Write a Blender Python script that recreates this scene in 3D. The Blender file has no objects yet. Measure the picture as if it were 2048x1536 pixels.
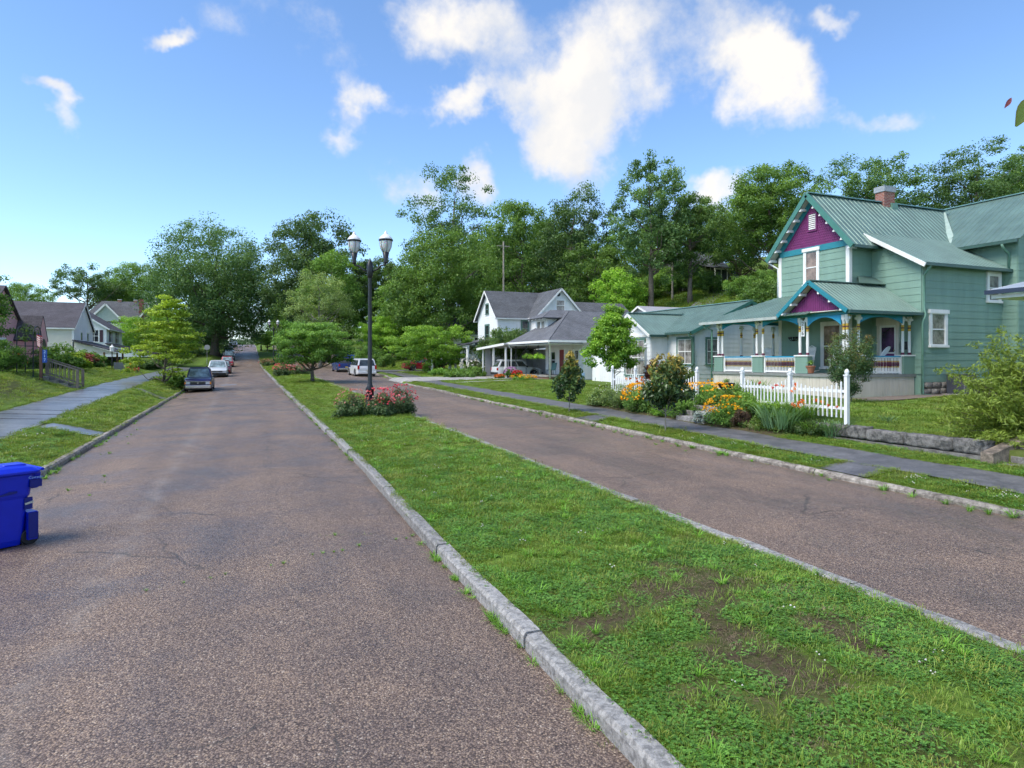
import bpy, math, random
import numpy as np
from mathutils import Vector, Matrix, Euler

# ------------------------------------------------------------------ camera, sky, sun, exposure
SC = bpy.context.scene
COL = SC.collection
PI = math.pi
TH = math.atan(536 / 1300.0)          # the street runs along +Y, the camera looks a little to its right
CS, CC = math.sin(TH), math.cos(TH)
cam = bpy.data.cameras.new('camera')
cam.sensor_width = 36.0
cam.lens = 36.0 * 1300 / 2048
cam.shift_y = -48 / 2048.0
cam.clip_start = 0.05
cam.clip_end = 4000
camo = bpy.data.objects.new('camera', cam)
COL.objects.link(camo)
camo.location = (0, 0, 2.6)
camo.rotation_euler = (PI / 2, 0, -TH)
SC.camera = camo

SUN_EL, SUN_AZ = math.radians(53), math.radians(-97)   # azimuth measured from +Y towards +X
SC.view_settings.view_transform = 'Standard'
SC.view_settings.look = 'None'
SC.view_settings.gamma = 1.0
SC.view_settings.exposure = 1.34
SC.cycles.use_denoising = True
SC.cycles.use_adaptive_sampling = True
SC.cycles.adaptive_threshold = 0.03
SC.cycles.max_bounces = 5
SC.cycles.transparent_max_bounces = 6
SC.cycles.caustics_reflective = False
SC.cycles.caustics_refractive = False
sun = bpy.data.lights.new('sun', 'SUN')
sun.energy = 1.9
sun.angle = math.radians(36)
sun.color = (1.0, 0.94, 0.84)
suno = bpy.data.objects.new('sun', sun)
COL.objects.link(suno)
sd = Vector((math.sin(SUN_AZ) * math.cos(SUN_EL), math.cos(SUN_AZ) * math.cos(SUN_EL), math.sin(SUN_EL)))
suno.rotation_euler = (-sd).to_track_quat('-Z', 'Y').to_euler()
suno.location = sd * 200

world = bpy.data.worlds.new('World')
SC.world = world
world.use_nodes = True
world.cycles.sampling_method = 'MANUAL'
world.cycles.sample_map_resolution = 512


def sky_dir(px, py):
    """the direction in the sky that the photograph shows at that place"""
    u, v = (px - 1024) / 1300.0, (720 - py) / 1300.0
    return Vector((CS + u * CC, CC - u * CS, v)).normalized()


def build_world():
    nt = world.node_tree
    N, L = nt.nodes, nt.links
    N.clear()
    out = N.new('ShaderNodeOutputWorld')
    bg = N.new('ShaderNodeBackground')
    bg.inputs['Strength'].default_value = 0.112
    L.new(bg.outputs[0], out.inputs[0])
    sky = N.new('ShaderNodeTexSky')
    sky.sky_type = 'NISHITA'
    sky.sun_disc = False
    sky.sun_elevation = SUN_EL
    sky.sun_rotation = SUN_AZ
    sky.air_density = 0.8
    sky.dust_density = 0.0
    sky.ozone_density = 2.2
    tc = N.new('ShaderNodeTexCoord')
    vec = tc.outputs['Generated']

    def math_(op, a, b=None, c=None, clamp=False):
        n = N.new('ShaderNodeMath')
        n.operation = op
        n.use_clamp = clamp
        for i, x in enumerate((a, b, c)):
            if x is None:
                continue
            if isinstance(x, (int, float)):
                n.inputs[i].default_value = x
            else:
                L.new(x, n.inputs[i])
        return n.outputs[0]

    def noise(scale, detail, rough, v=None, dist=0.0):
        n = N.new('ShaderNodeTexNoise')
        n.inputs['Scale'].default_value = scale
        n.inputs['Detail'].default_value = detail
        n.inputs['Roughness'].default_value = rough
        n.inputs['Distortion'].default_value = dist
        L.new(v or vec, n.inputs['Vector'])
        return n
    # warp the direction so that the cloud edges billow
    w1 = noise(7, 5, 0.62)
    sub = N.new('ShaderNodeVectorMath'); sub.operation = 'SUBTRACT'
    L.new(w1.outputs['Color'], sub.inputs[0]); sub.inputs[1].default_value = (0.5, 0.5, 0.5)
    scl = N.new('ShaderNodeVectorMath'); scl.operation = 'SCALE'
    L.new(sub.outputs[0], scl.inputs[0]); scl.inputs['Scale'].default_value = 0.17
    add = N.new('ShaderNodeVectorMath'); add.operation = 'ADD'
    L.new(vec, add.inputs[0]); L.new(scl.outputs[0], add.inputs[1])
    warped = add.outputs[0]
    fb = noise(13, 6, 0.62).outputs['Fac']
    # clouds: (px, py, rx, ry, tilt, weight)   weight 1 = thick white, below = thin veil
    clouds = [
        (1155, 175, 125, 120, 0.0, 1.0), (1170, 265, 85, 100, 0.0, 0.98), (1100, 210, 80, 90, 0, 0.9),
        (960, 200, 120, 42, -0.2, 0.85), (880, 205, 60, 34, -0.1, 0.6),
        (1490, 100, 100, 85, 0.5, 1.0), (1560, 175, 90, 75, 0.7, 0.92), (1460, 170, 60, 70, 0, 0.7),
        (905, 30, 125, 90, 0.3, 0.82), (960, 80, 60, 60, 0, 0.7),
        (1300, 70, 120, 120, 0, 0.52), (1230, 20, 160, 60, 0, 0.5), (1290, 150, 70, 80, 0.4, 0.5),
        (735, 185, 62, 34, 0.2, 0.72), (700, 262, 50, 40, 0.3, 0.68), (345, 76, 72, 26, 0.12, 0.85),
        (85, 196, 48, 26, 0.0, 0.85), (115, 268, 34, 46, -0.3, 0.62), (135, 225, 26, 18, 0, 0.6),
        (620, 70, 150, 60, 0.5, 0.36), (450, 50, 110, 40, 0.3, 0.30), (1685, 8, 60, 30, 0, 0.72),
        (1660, 210, 50, 36, 0.3, 0.5), (1800, 212, 80, 28, 0.2, 0.42), (1440, 385, 90, 42, -0.3, 0.85),
        (965, 350, 40, 50, 0, 0.68), (850, 390, 70, 50, 0, 0.52), (1180, 420, 120, 40, 0, 0.36),
    ]
    mask = None
    for (px, py, rx, ry, tilt, wgt) in clouds:
        d = sky_dir(px, py)
        az = math.atan2(d.x, d.y)
        el = math.asin(d.z)
        k = 1300.0 / d.dot(Vector((CS, CC, 0)))
        mp = N.new('ShaderNodeMapping')
        mp.vector_type = 'TEXTURE'
        mp.inputs['Location'].default_value = d
        rot = Matrix.Rotation(-az, 3, 'Z') @ Matrix.Rotation(el, 3, 'X') @ Matrix.Rotation(tilt, 3, 'Y')
        mp.inputs['Rotation'].default_value = rot.to_euler()
        mp.inputs['Scale'].default_value = (1.5 * rx / k, 0.35, 1.5 * ry / k)
        L.new(warped, mp.inputs['Vector'])
        ln = N.new('ShaderNodeVectorMath'); ln.operation = 'LENGTH'
        L.new(mp.outputs[0], ln.inputs[0])
        mr = N.new('ShaderNodeMapRange')
        mr.interpolation_type = 'SMOOTHSTEP'
        mr.inputs['From Min'].default_value = 1.1
        mr.inputs['From Max'].default_value = 0.1
        mr.inputs['To Max'].default_value = wgt
        L.new(ln.outputs['Value'], mr.inputs['Value'])
        o = mr.outputs[0]
        if mask is None:
            mask = o
        else:
            mask = math_('ADD', math_('MULTIPLY', math_('SUBTRACT', 1.0, mask), o), mask)
    # the rest of the sky carries scattered clouds of the same kind
    dt = N.new('ShaderNodeVectorMath'); dt.operation = 'DOT_PRODUCT'
    L.new(vec, dt.inputs[0]); dt.inputs[1].default_value = (CS, CC, 0)
    rear = N.new('ShaderNodeMapRange'); rear.interpolation_type = 'SMOOTHSTEP'
    rear.inputs['From Min'].default_value = 0.62; rear.inputs['From Max'].default_value = 0.40
    L.new(dt.outputs['Value'], rear.inputs['Value'])
    big = noise(2.6, 3, 0.6, warped).outputs['Fac']
    bm = N.new('ShaderNodeMapRange'); bm.interpolation_type = 'SMOOTHSTEP'
    bm.inputs['From Min'].default_value = 0.48; bm.inputs['From Max'].default_value = 0.66
    L.new(big, bm.inputs['Value'])
    gen = math_('MULTIPLY', bm.outputs[0], rear.outputs[0])
    mask = math_('MAXIMUM', mask, gen)
    # erode with fine noise
    er = math_('MULTIPLY_ADD', math_('SUBTRACT', fb, 0.5), 1.4, mask)
    fin = N.new('ShaderNodeMapRange'); fin.interpolation_type = 'SMOOTHSTEP'
    fin.inputs['From Min'].default_value = 0.16; fin.inputs['From Max'].default_value = 1.02
    L.new(er, fin.inputs['Value'])
    fin2 = math_('MULTIPLY', fin.outputs[0], math_('MINIMUM', math_('MULTIPLY', mask, 4.0), 1.0), clamp=True)
    # cloud colour: white bodies, soft grey undersides
    sh = noise(5, 3, 0.6, warped).outputs['Fac']
    shr = N.new('ShaderNodeMapRange')
    shr.inputs['From Min'].default_value = 0.40; shr.inputs['From Max'].default_value = 0.58
    L.new(sh, shr.inputs['Value'])
    cm = N.new('ShaderNodeMix'); cm.data_type = 'RGBA'
    cm.inputs['A'].default_value = (2.1, 2.4, 2.95, 1)
    cm.inputs['B'].default_value = (3.75, 3.6, 3.4, 1)
    L.new(math_('MULTIPLY', math_('ADD', shr.outputs[0], math_('MULTIPLY', mask, 1.3)), 0.5, clamp=True), cm.inputs['Factor'])
    # tone the blue
    hs = N.new('ShaderNodeHueSaturation')
    hs.inputs['Saturation'].default_value = 1.08
    hs.inputs['Value'].default_value = 1.0
    L.new(sky.outputs[0], hs.inputs['Color'])
    mx = N.new('ShaderNodeMix'); mx.data_type = 'RGBA'
    L.new(fin2, mx.inputs['Factor'])
    L.new(hs.outputs[0], mx.inputs['A']); L.new(cm.outputs['Result'], mx.inputs['B'])
    L.new(mx.outputs['Result'], bg.inputs['Color'])


build_world()

# ------------------------------------------------------------------ helpers


def link(o, parent=None):
    COL.objects.link(o)
    if parent is not None:
        o.parent = parent
    return o


def tag(o, label=None, cat=None, group=None, kind=None):
    if label: o['label'] = label
    if cat: o['category'] = cat
    if group: o['group'] = group
    if kind: o['kind'] = kind
    return o


def empty(name, loc=(0, 0, 0), rz=0.0, label=None, cat=None, group=None, parent=None, kind=None):
    o = bpy.data.objects.new(name, None)
    o.empty_display_size = 0.2
    link(o, parent)
    o.location = loc
    o.rotation_euler = (0, 0, rz)
    return tag(o, label, cat, group, kind)


def copy_tree(o, parent=None):
    c = o.copy()
    link(c)
    c.parent = parent
    for ch in list(o.children):
        copy_tree(ch, c)
    return c


class MB:
    """collects faces and turns them into one mesh object"""

    def __init__(s):
        s.v, s.f, s.m = [], [], []
        s.mi = 0
        s.cuts = []

    def add(s, vs, fs):
        b = len(s.v)
        s.cuts.append((b, len(s.f)))
        s.v.extend([tuple(p) for p in vs])
        s.f.extend([tuple(i + b for i in f) for f in fs])
        s.m.extend([s.mi] * len(fs))
        return s

    def box(s, x0, x1, y0, y1, z0, z1):
        s.add([(x0, y0, z0), (x1, y0, z0), (x1, y1, z0), (x0, y1, z0), (x0, y0, z1), (x1, y0, z1), (x1, y1, z1), (x0, y1, z1)],
              [(0, 3, 2, 1), (4, 5, 6, 7), (0, 1, 5, 4), (1, 2, 6, 5), (2, 3, 7, 6), (3, 0, 4, 7)])
        return s

    def cbox(s, c, sx, sy, sz):
        return s.box(c[0] - sx / 2, c[0] + sx / 2, c[1] - sy / 2, c[1] + sy / 2, c[2] - sz / 2, c[2] + sz / 2)

    def bar(s, p, q, w, h=None):
        """a rectangular bar from p to q"""
        p, q = Vector(p), Vector(q)
        h = h or w
        d = (q - p).normalized()
        up = Vector((0, 0, 1)) if abs(d.z) < 0.95 else Vector((0, 1, 0))
        a = d.cross(up).normalized() * (w / 2)
        b = a.cross(d).normalized() * (h / 2)
        vs = [p - a - b, p + a - b, p + a + b, p - a + b, q - a - b, q + a - b, q + a + b, q - a + b]
        s.add(vs, [(0, 1, 2, 3), (7, 6, 5, 4), (0, 4, 5, 1), (1, 5, 6, 2), (2, 6, 7, 3), (3, 7, 4, 0)])
        return s

    def tube(s, pts, rad, n=6, cap=True):
        pts = [Vector(p) for p in pts]
        if isinstance(rad, (int, float)):
            rad = [rad] * len(pts)
        vs, fs = [], []
        ref = Vector((0.31, 0.95, 0.05))
        for i, p in enumerate(pts):
            d = (pts[min(i + 1, len(pts) - 1)] - pts[max(i - 1, 0)])
            d = d.normalized() if d.length > 1e-9 else Vector((0, 0, 1))
            a = d.cross(ref)
            if a.length < 0.1:
                a = d.cross(Vector((1, 0, 0)))
            a.normalize()
            b = d.cross(a)
            for k in range(n):
                t = 2 * PI * k / n
                vs.append(p + (a * math.cos(t) + b * math.sin(t)) * rad[i])
        for i in range(len(pts) - 1):
            for k in range(n):
                k2 = (k + 1) % n
                fs.append((i * n + k, i * n + k2, (i + 1) * n + k2, (i + 1) * n + k))
        if cap:
            fs.append(tuple(range(n))[::-1])
            fs.append(tuple((len(pts) - 1) * n + k for k in range(n)))
        return s.add(vs, fs)

    def lathe(s, prof, c=(0, 0, 0), n=12, axis='z'):
        """prof: (radius, height) pairs"""
        vs, fs = [], []
        for r, h in prof:
            for k in range(n):
                t = 2 * PI * k / n
                x, y = r * math.cos(t), r * math.sin(t)
                if axis == 'z': p = (x, y, h)
                elif axis == 'x': p = (h, x, y)
                else: p = (y, h, x)
                vs.append((p[0] + c[0], p[1] + c[1], p[2] + c[2]))
        for i in range(len(prof) - 1):
            for k in range(n):
                k2 = (k + 1) % n
                fs.append((i * n + k, i * n + k2, (i + 1) * n + k2, (i + 1) * n + k))
        fs.append(tuple(range(n))[::-1])
        fs.append(tuple((len(prof) - 1) * n + k for k in range(n)))
        return s.add(vs, fs)

    def prism(s, poly, d):
        """poly: 3D points of a planar polygon, extruded by the vector d"""
        n = len(poly)
        d = Vector(d)
        vs = [Vector(p) for p in poly] + [Vector(p) + d for p in poly]
        nrm = Vector((0, 0, 0))
        for i in range(n):
            nrm += Vector(poly[i]).cross(Vector(poly[(i + 1) % n]))
        fs = [tuple(range(n))[::-1], tuple(range(n, 2 * n))] + [(i, (i + 1) % n, (i + 1) % n + n, i + n) for i in range(n)]
        if nrm.dot(d) < 0:
            fs = [f[::-1] for f in fs]
        return s.add(vs, fs)

    def mesh(s, name, mats, smooth=False):
        me = bpy.data.meshes.new(name)
        me.from_pydata(s.v, [], s.f)
        for m in (mats if isinstance(mats, (list, tuple)) else [mats]):
            me.materials.append(m)
        if any(s.m):
            me.polygons.foreach_set('material_index', s.m)
        if smooth:
            me.polygons.foreach_set('use_smooth', [True] * len(s.f))
        me.update()
        return me

    def each(s, name, mats, parent=None):
        """one object for every piece added"""
        cu = s.cuts + [(len(s.v), len(s.f))]
        for (b, f), (b2, f2) in zip(cu[:-1], cu[1:]):
            MB().add(s.v[b:b2], [tuple(i - b for i in q) for q in s.f[f:f2]]).build(name, mats, parent)

    def build(s, name, mats, parent=None, smooth=False, label=None, cat=None, group=None, kind=None, bevel=0):
        o = bpy.data.objects.new(name, s.mesh(name, mats, smooth))
        link(o, parent)
        if bevel:
            b = o.modifiers.new('bevel', 'BEVEL')
            b.width = bevel
            b.segments = 2
            b.limit_method = 'ANGLE'
        return tag(o, label, cat, group, kind)


def np_mesh(name, verts, quads, mat, tint=None, smooth=False):
    """fast mesh from numpy arrays; quads is (n,3) or (n,4)"""
    me = bpy.data.meshes.new(name)
    verts = np.asarray(verts, dtype=np.float32)
    quads = np.asarray(quads, dtype=np.int32)
    k = quads.shape[1]
    me.vertices.add(len(verts))
    me.vertices.foreach_set('co', verts.ravel())
    me.loops.add(quads.size)
    me.loops.foreach_set('vertex_index', quads.ravel())
    me.polygons.add(len(quads))
    me.polygons.foreach_set('loop_start', np.arange(0, quads.size, k, dtype=np.int32))
    me.polygons.foreach_set('loop_total', np.full(len(quads), k, dtype=np.int32))
    if smooth:
        me.polygons.foreach_set('use_smooth', np.ones(len(quads), dtype=bool))
    if tint is not None:
        at = me.attributes.new('tint', 'FLOAT', 'POINT')
        at.data.foreach_set('value', np.asarray(tint, dtype=np.float32))
    me.materials.append(mat)
    me.update(calc_edges=True)
    return me


def obj(name, me, parent=None, label=None, cat=None, group=None, kind=None, loc=None):
    o = bpy.data.objects.new(name, me)
    link(o, parent)
    if loc is not None: o.location = loc
    return tag(o, label, cat, group, kind)


def clip_poly(poly, ax, lo, hi):
    """clip a convex 2D polygon to lo <= p[ax] <= hi"""
    def half(ps, f):
        out = []
        for i in range(len(ps)):
            a, b = ps[i], ps[(i + 1) % len(ps)]
            fa, fb = f(a), f(b)
            if fa >= 0: out.append(a)
            if fa * fb < 0:
                t = fa / (fa - fb)
                out.append((a[0] + (b[0] - a[0]) * t, a[1] + (b[1] - a[1]) * t))
        return out
    p = half(poly, lambda q: q[ax] - lo)
    if len(p) < 3: return []
    p = half(p, lambda q: hi - q[ax])
    return p if len(p) >= 3 else []


def siding(parent, name, O, U, poly, h, mat, thick=0.03, lap=0.015, gap=0.0, jitter=0.0):
    """horizontal lapped boards on a vertical wall: O origin, U horizontal unit vector, poly in (u, z); the wall faces U x Z"""
    O, U = Vector(O), Vector(U).normalized()
    Nn = U.cross(Vector((0, 0, 1)))
    zs = [p[1] for p in poly]
    z = min(zs)
    while z < max(zs) - 0.01:
        z1 = min(z + h, max(zs))
        c = clip_poly(poly, 1, z, z1 - gap)
        if c:
            mb = MB()
            n = len(c)
            vs = []
            for (u, zz) in c:
                t = (zz - z) / h
                vs.append(O + U * u + Vector((0, 0, zz)) + Nn * (thick + lap * (1 - t)))
            for (u, zz) in c:
                vs.append(O + U * u + Vector((0, 0, zz)))
            fs = [tuple(range(n)), tuple(range(2 * n - 1, n - 1, -1))] + [(i + n, (i + 1) % n + n, (i + 1) % n, i) for i in range(n)]
            mb.add(vs, fs)
            mb.build(name, mat, parent)
        z = z1


def roof_panels(parent, name, O, U, V, poly, mat, w=0.9, thick=0.03, rib=0.3, ribh=0.022, ribw=0.045):
    """metal sheets: strips across U, running along V; poly in (u, v); ribs proud of each sheet"""
    O, U, V = Vector(O), Vector(U).normalized(), Vector(V).normalized()
    Nn = U.cross(V).normalized()
    us = [p[0] for p in poly]
    u = min(us)
    while u < max(us) - 0.01:
        u1 = min(u + w, max(us))
        c = clip_poly(poly, 0, u, u1)
        if c:
            mb = MB()
            mb.prism([O + U * a + V * b for a, b in c], Nn * thick)
            k = u
            while k < u1 - 0.02 and rib > 0:
                r = clip_poly(c, 0, k, k + ribw)
                if r:
                    vs = sorted(p[1] for p in r)
                    v0, v1 = vs[0], vs[-1]
                    m = k + ribw / 2
                    a0, a1 = O + U * k + Nn * thick, O + U * (k + ribw) + Nn * thick
                    t = O + U * m + Nn * (thick + ribh)
                    mb.add([a0 + V * v0, t + V * v0, a1 + V * v0, a0 + V * v1, t + V * v1, a1 + V * v1],
                           [(0, 1, 4, 3), (1, 2, 5, 4), (0, 2, 1), (3, 4, 5)])
                k += rib
            mb.build(name, mat, parent)
        u = u1


# ------------------------------------------------------------------ materials
MATS = {}


def nodes_of(m):
    m.use_nodes = True
    return m.node_tree.nodes, m.node_tree.links, m.node_tree.nodes['Principled BSDF']


def col4(c):
    return (c[0], c[1], c[2], 1.0)


def ramp(N, L, fac, stops):
    r = N.new('ShaderNodeValToRGB')
    e = r.color_ramp.elements
    e[0].position, e[0].color = stops[0][0], col4(stops[0][1])
    e[1].position, e[1].color = stops[-1][0], col4(stops[-1][1])
    for p, c in stops[1:-1]:
        x = e.new(p)
        x.color = col4(c)
    L.new(fac, r.inputs[0])
    return r.outputs[0]


def tex_noise(N, L, scale, detail=4, rough=0.55, vec=None, dist=0):
    n = N.new('ShaderNodeTexNoise')
    n.inputs['Scale'].default_value = scale
    n.inputs['Detail'].default_value = detail
    n.inputs['Roughness'].default_value = rough
    n.inputs['Distortion'].default_value = dist
    if vec is None:
        tc = N.new('ShaderNodeTexCoord')
        vec = tc.outputs['Object']
    L.new(vec, n.inputs['Vector'])
    return n.outputs['Fac']


def mixc(N, L, fac, a, b, mode='MIX'):
    m = N.new('ShaderNodeMix')
    m.data_type = 'RGBA'
    m.blend_type = mode
    for k, x in (('Factor', fac), ('A', a), ('B', b)):
        if isinstance(x, (int, float)): m.inputs[k].default_value = x
        elif isinstance(x, tuple): m.inputs[k].default_value = col4(x)
        else: L.new(x, m.inputs[k])
    return m.outputs['Result']


def bump(N, L, bsdf, h, strength=0.3, dist=0.02):
    b = N.new('ShaderNodeBump')
    b.inputs['Strength'].default_value = strength
    b.inputs['Distance'].default_value = dist
    L.new(h, b.inputs['Height'])
    L.new(b.outputs[0], bsdf.inputs['Normal'])


def mat(name, c, rough=0.6, var=0.12, scale=3.0, metal=0.0, bump_s=0.0, bump_scale=40, dirt=0.0, dirtc=(0.08, 0.07, 0.05), spec=0.5, coat=0.0, streak=False):
    """painted / plain surface with mottling and a little dirt"""
    if name in MATS: return MATS[name]
    m = bpy.data.materials.new(name)
    N, L, B = nodes_of(m)
    B.inputs['Roughness'].default_value = rough
    B.inputs['Metallic'].default_value = metal
    B.inputs['Specular IOR Level'].default_value = spec
    B.inputs['Coat Weight'].default_value = coat
    tc = N.new('ShaderNodeTexCoord')
    v = tc.outputs['Object']
    if streak:
        mp = N.new('ShaderNodeMapping')
        mp.inputs['Scale'].default_value = (1, 1, 0.12)
        L.new(v, mp.inputs[0])
        v = mp.outputs[0]
    n = tex_noise(N, L, scale, 6, 0.6, v)
    a = tuple(x * (1 - var) for x in c)
    b = tuple(min(1, x * (1 + var)) for x in c)
    colr = ramp(N, L, n, [(0.3, a), (0.7, b)])
    if dirt > 0:
        n2 = tex_noise(N, L, scale * 2.7, 7, 0.7, v)
        r2 = ramp(N, L, n2, [(0.5, (0, 0, 0)), (0.75, (dirt,) * 3)])
        colr = mixc(N, L, r2, colr, dirtc)
    L.new(colr, B.inputs['Base Color'])
    if bump_s:
        bump(N, L, B, tex_noise(N, L, bump_scale, 5, 0.6), bump_s, 0.01)
    MATS[name] = m
    return m


def leaf_mat(name, dark, light, trans=0.42, rough=0.5, extra=None):
    """foliage: colour runs from dark to light with the leaf's own tint"""
    if name in MATS: return MATS[name]
    m = bpy.data.materials.new(name)
    N, L, B = nodes_of(m)
    at = N.new('ShaderNodeAttribute')
    at.attribute_name = 'tint'
    oi = N.new('ShaderNodeObjectInfo')
    stops = [(0.0, dark), (1.0, light)] if extra is None else [(0.0, dark), (0.52, light), (0.88, extra)]
    c = ramp(N, L, at.outputs['Fac'], stops)
    hs = N.new('ShaderNodeHueSaturation')
    mr = N.new('ShaderNodeMapRange')
    mr.inputs['To Min'].default_value = 0.8
    mr.inputs['To Max'].default_value = 1.25
    L.new(oi.outputs['Random'], mr.inputs['Value'])
    L.new(mr.outputs[0], hs.inputs['Value'])
    L.new(c, hs.inputs['Color'])
    L.new(hs.outputs[0], B.inputs['Base Color'])
    B.inputs['Roughness'].default_value = rough
    B.inputs['Specular IOR Level'].default_value = 0.35
    tr = N.new('ShaderNodeBsdfTranslucent')
    ml = mixc(N, L, 1.0, hs.outputs[0], (1.0, 1.0, 0.55), 'MULTIPLY')
    L.new(ml, tr.inputs['Color'])
    ms = N.new('ShaderNodeMixShader')
    ms.inputs[0].default_value = trans
    L.new(B.outputs[0], ms.inputs[1])
    L.new(tr.outputs[0], ms.inputs[2])
    L.new(ms.outputs[0], N['Material Output'].inputs['Surface'])
    MATS[name] = m
    return m


def road_mat(name, tone, seams=()):
    m = bpy.data.materials.new(name)
    N, L, B = nodes_of(m)
    tc = N.new('ShaderNodeTexCoord')
    v = tc.outputs['Object']
    vo = N.new('ShaderNodeTexVoronoi')
    vo.inputs['Scale'].default_value = 76
    L.new(v, vo.inputs['Vector'])
    peb = ramp(N, L, vo.outputs['Color'], [(0.0, (0.055, 0.045, 0.043)), (0.30, (0.14, 0.105, 0.09)), (0.6, (0.23, 0.185, 0.165)), (0.82, (0.33, 0.26, 0.20)), (1.0, (0.50, 0.47, 0.44))])
    edge = ramp(N, L, vo.outputs['Distance'], [(0.30, (1, 1, 1)), (0.75, (0.35, 0.33, 0.33))])
    c = mixc(N, L, 1.0, peb, edge, 'MULTIPLY')
    # long tracks and damp patches
    mp = N.new('ShaderNodeMapping')
    mp.inputs['Scale'].default_value = (1.0, 0.12, 1.0)
    L.new(v, mp.inputs[0])
    t1 = tex_noise(N, L, 0.9, 5, 0.6, mp.outputs[0])
    t2 = tex_noise(N, L, 0.55, 7, 0.65, v, 0.4)
    c = mixc(N, L, 1.0, c, ramp(N, L, t1, [(0.32, (0.80, 0.79, 0.81)), (0.68, (1.16, 1.12, 1.07))]), 'MULTIPLY')
    c = mixc(N, L, 1.0, c, ramp(N, L, t2, [(0.33, (0.80, 0.80, 0.82)), (0.62, (1.07, 1.05, 1.03))]), 'MULTIPLY')
    # fine cracks
    wv = N.new('ShaderNodeTexVoronoi')
    wv.feature = 'DISTANCE_TO_EDGE'
    wv.inputs['Scale'].default_value = 0.34
    nz = N.new('ShaderNodeTexNoise')
    nz.inputs['Scale'].default_value = 2.2
    nz.inputs['Detail'].default_value = 8
    L.new(v, nz.inputs['Vector'])
    ad = N.new('ShaderNodeVectorMath'); ad.operation = 'MULTIPLY_ADD'
    L.new(nz.outputs['Color'], ad.inputs[0]); ad.inputs[1].default_value = (0.55, 0.55, 0.0)
    L.new(v, ad.inputs[2]); L.new(ad.outputs[0], wv.inputs['Vector'])
    ck = ramp(N, L, wv.outputs['Distance'], [(0.0, (1, 1, 1)), (0.008, (0, 0, 0))])
    ck2 = mixc(N, L, 1.0, ck, ramp(N, L, tex_noise(N, L, 0.4, 3, 0.5, v), [(0.48, (0, 0, 0)), (0.58, (.8, .8, .8))]), 'MULTIPLY')
    c = mixc(N, L, ck2, c, (0.03, 0.028, 0.025))
    sx_ = N.new('ShaderNodeSeparateXYZ'); L.new(ad.outputs[0], sx_.inputs[0])
    for x0, wd, am, cc in seams:
        d_ = N.new('ShaderNodeMath'); d_.operation = 'SUBTRACT'; L.new(sx_.outputs[0], d_.inputs[0]); d_.inputs[1].default_value = x0 + 0.27
        ab_ = N.new('ShaderNodeMath'); ab_.operation = 'ABSOLUTE'; L.new(d_.outputs[0], ab_.inputs[0])
        c = mixc(N, L, mixc(N, L, 1.0, ramp(N, L, ab_.outputs[0], [(0.0, (am,) * 3), (wd, (0, 0, 0))]), ramp(N, L, tex_noise(N, L, 1.3, 5, .7, v), [(.4, (0, 0, 0)), (.6, (1, 1, 1))]), 'MULTIPLY'), c, cc)
    sp = tex_noise(N, L, 3.1, 6, 0.7, v)
    c = mixc(N, L, ramp(N, L, sp, [(0.66, (0, 0, 0)), (0.76, (0.55,) * 3)]), c, (0.07, 0.06, 0.06))
    c = mixc(N, L, 1.0, c, tuple(tone), 'MULTIPLY')
    L.new(c, B.inputs['Base Color'])
    rg = ramp(N, L, t2, [(0.33, (0.34,) * 3), (0.6, (0.68,) * 3)])
    L.new(rg, B.inputs['Roughness'])
    bump(N, L, B, vo.outputs['Distance'], 0.5, -0.008)
    return m


def concrete_mat(name, c, dark, scale=6.0, rough=0.8, stains=1.0, bs=0.4):
    if name in MATS: return MATS[name]
    m = bpy.data.materials.new(name)
    N, L, B = nodes_of(m)
    tc = N.new('ShaderNodeTexCoord')
    geo = N.new('ShaderNodeNewGeometry')
    v = geo.outputs['Position']
    n1 = tex_noise(N, L, scale, 8, 0.72, v, 0.3)
    n2 = tex_noise(N, L, scale * 9, 5, 0.7, v)
    a = ramp(N, L, n1, [(0.40, dark), (0.5, tuple(0.5 * (x + y) for x, y in zip(c, dark))), (0.60, c)])
    oi = N.new('ShaderNodeObjectInfo')
    a = mixc(N, L, 1.0, a, ramp(N, L, oi.outputs['Random'], [(0.0, (0.80,) * 3), (1.0, (1.12,) * 3)]), 'MULTIPLY')
    a = mixc(N, L, 1.0, a, ramp(N, L, n2, [(0.3, (0.62,) * 3), (0.7, (1.25,) * 3)]), 'MULTIPLY')
    L.new(a, B.inputs['Base Color'])
    B.inputs['Roughness'].default_value = rough
    bump(N, L, B, n2, bs, 0.015)
    MATS[name] = m
    return m


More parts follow.
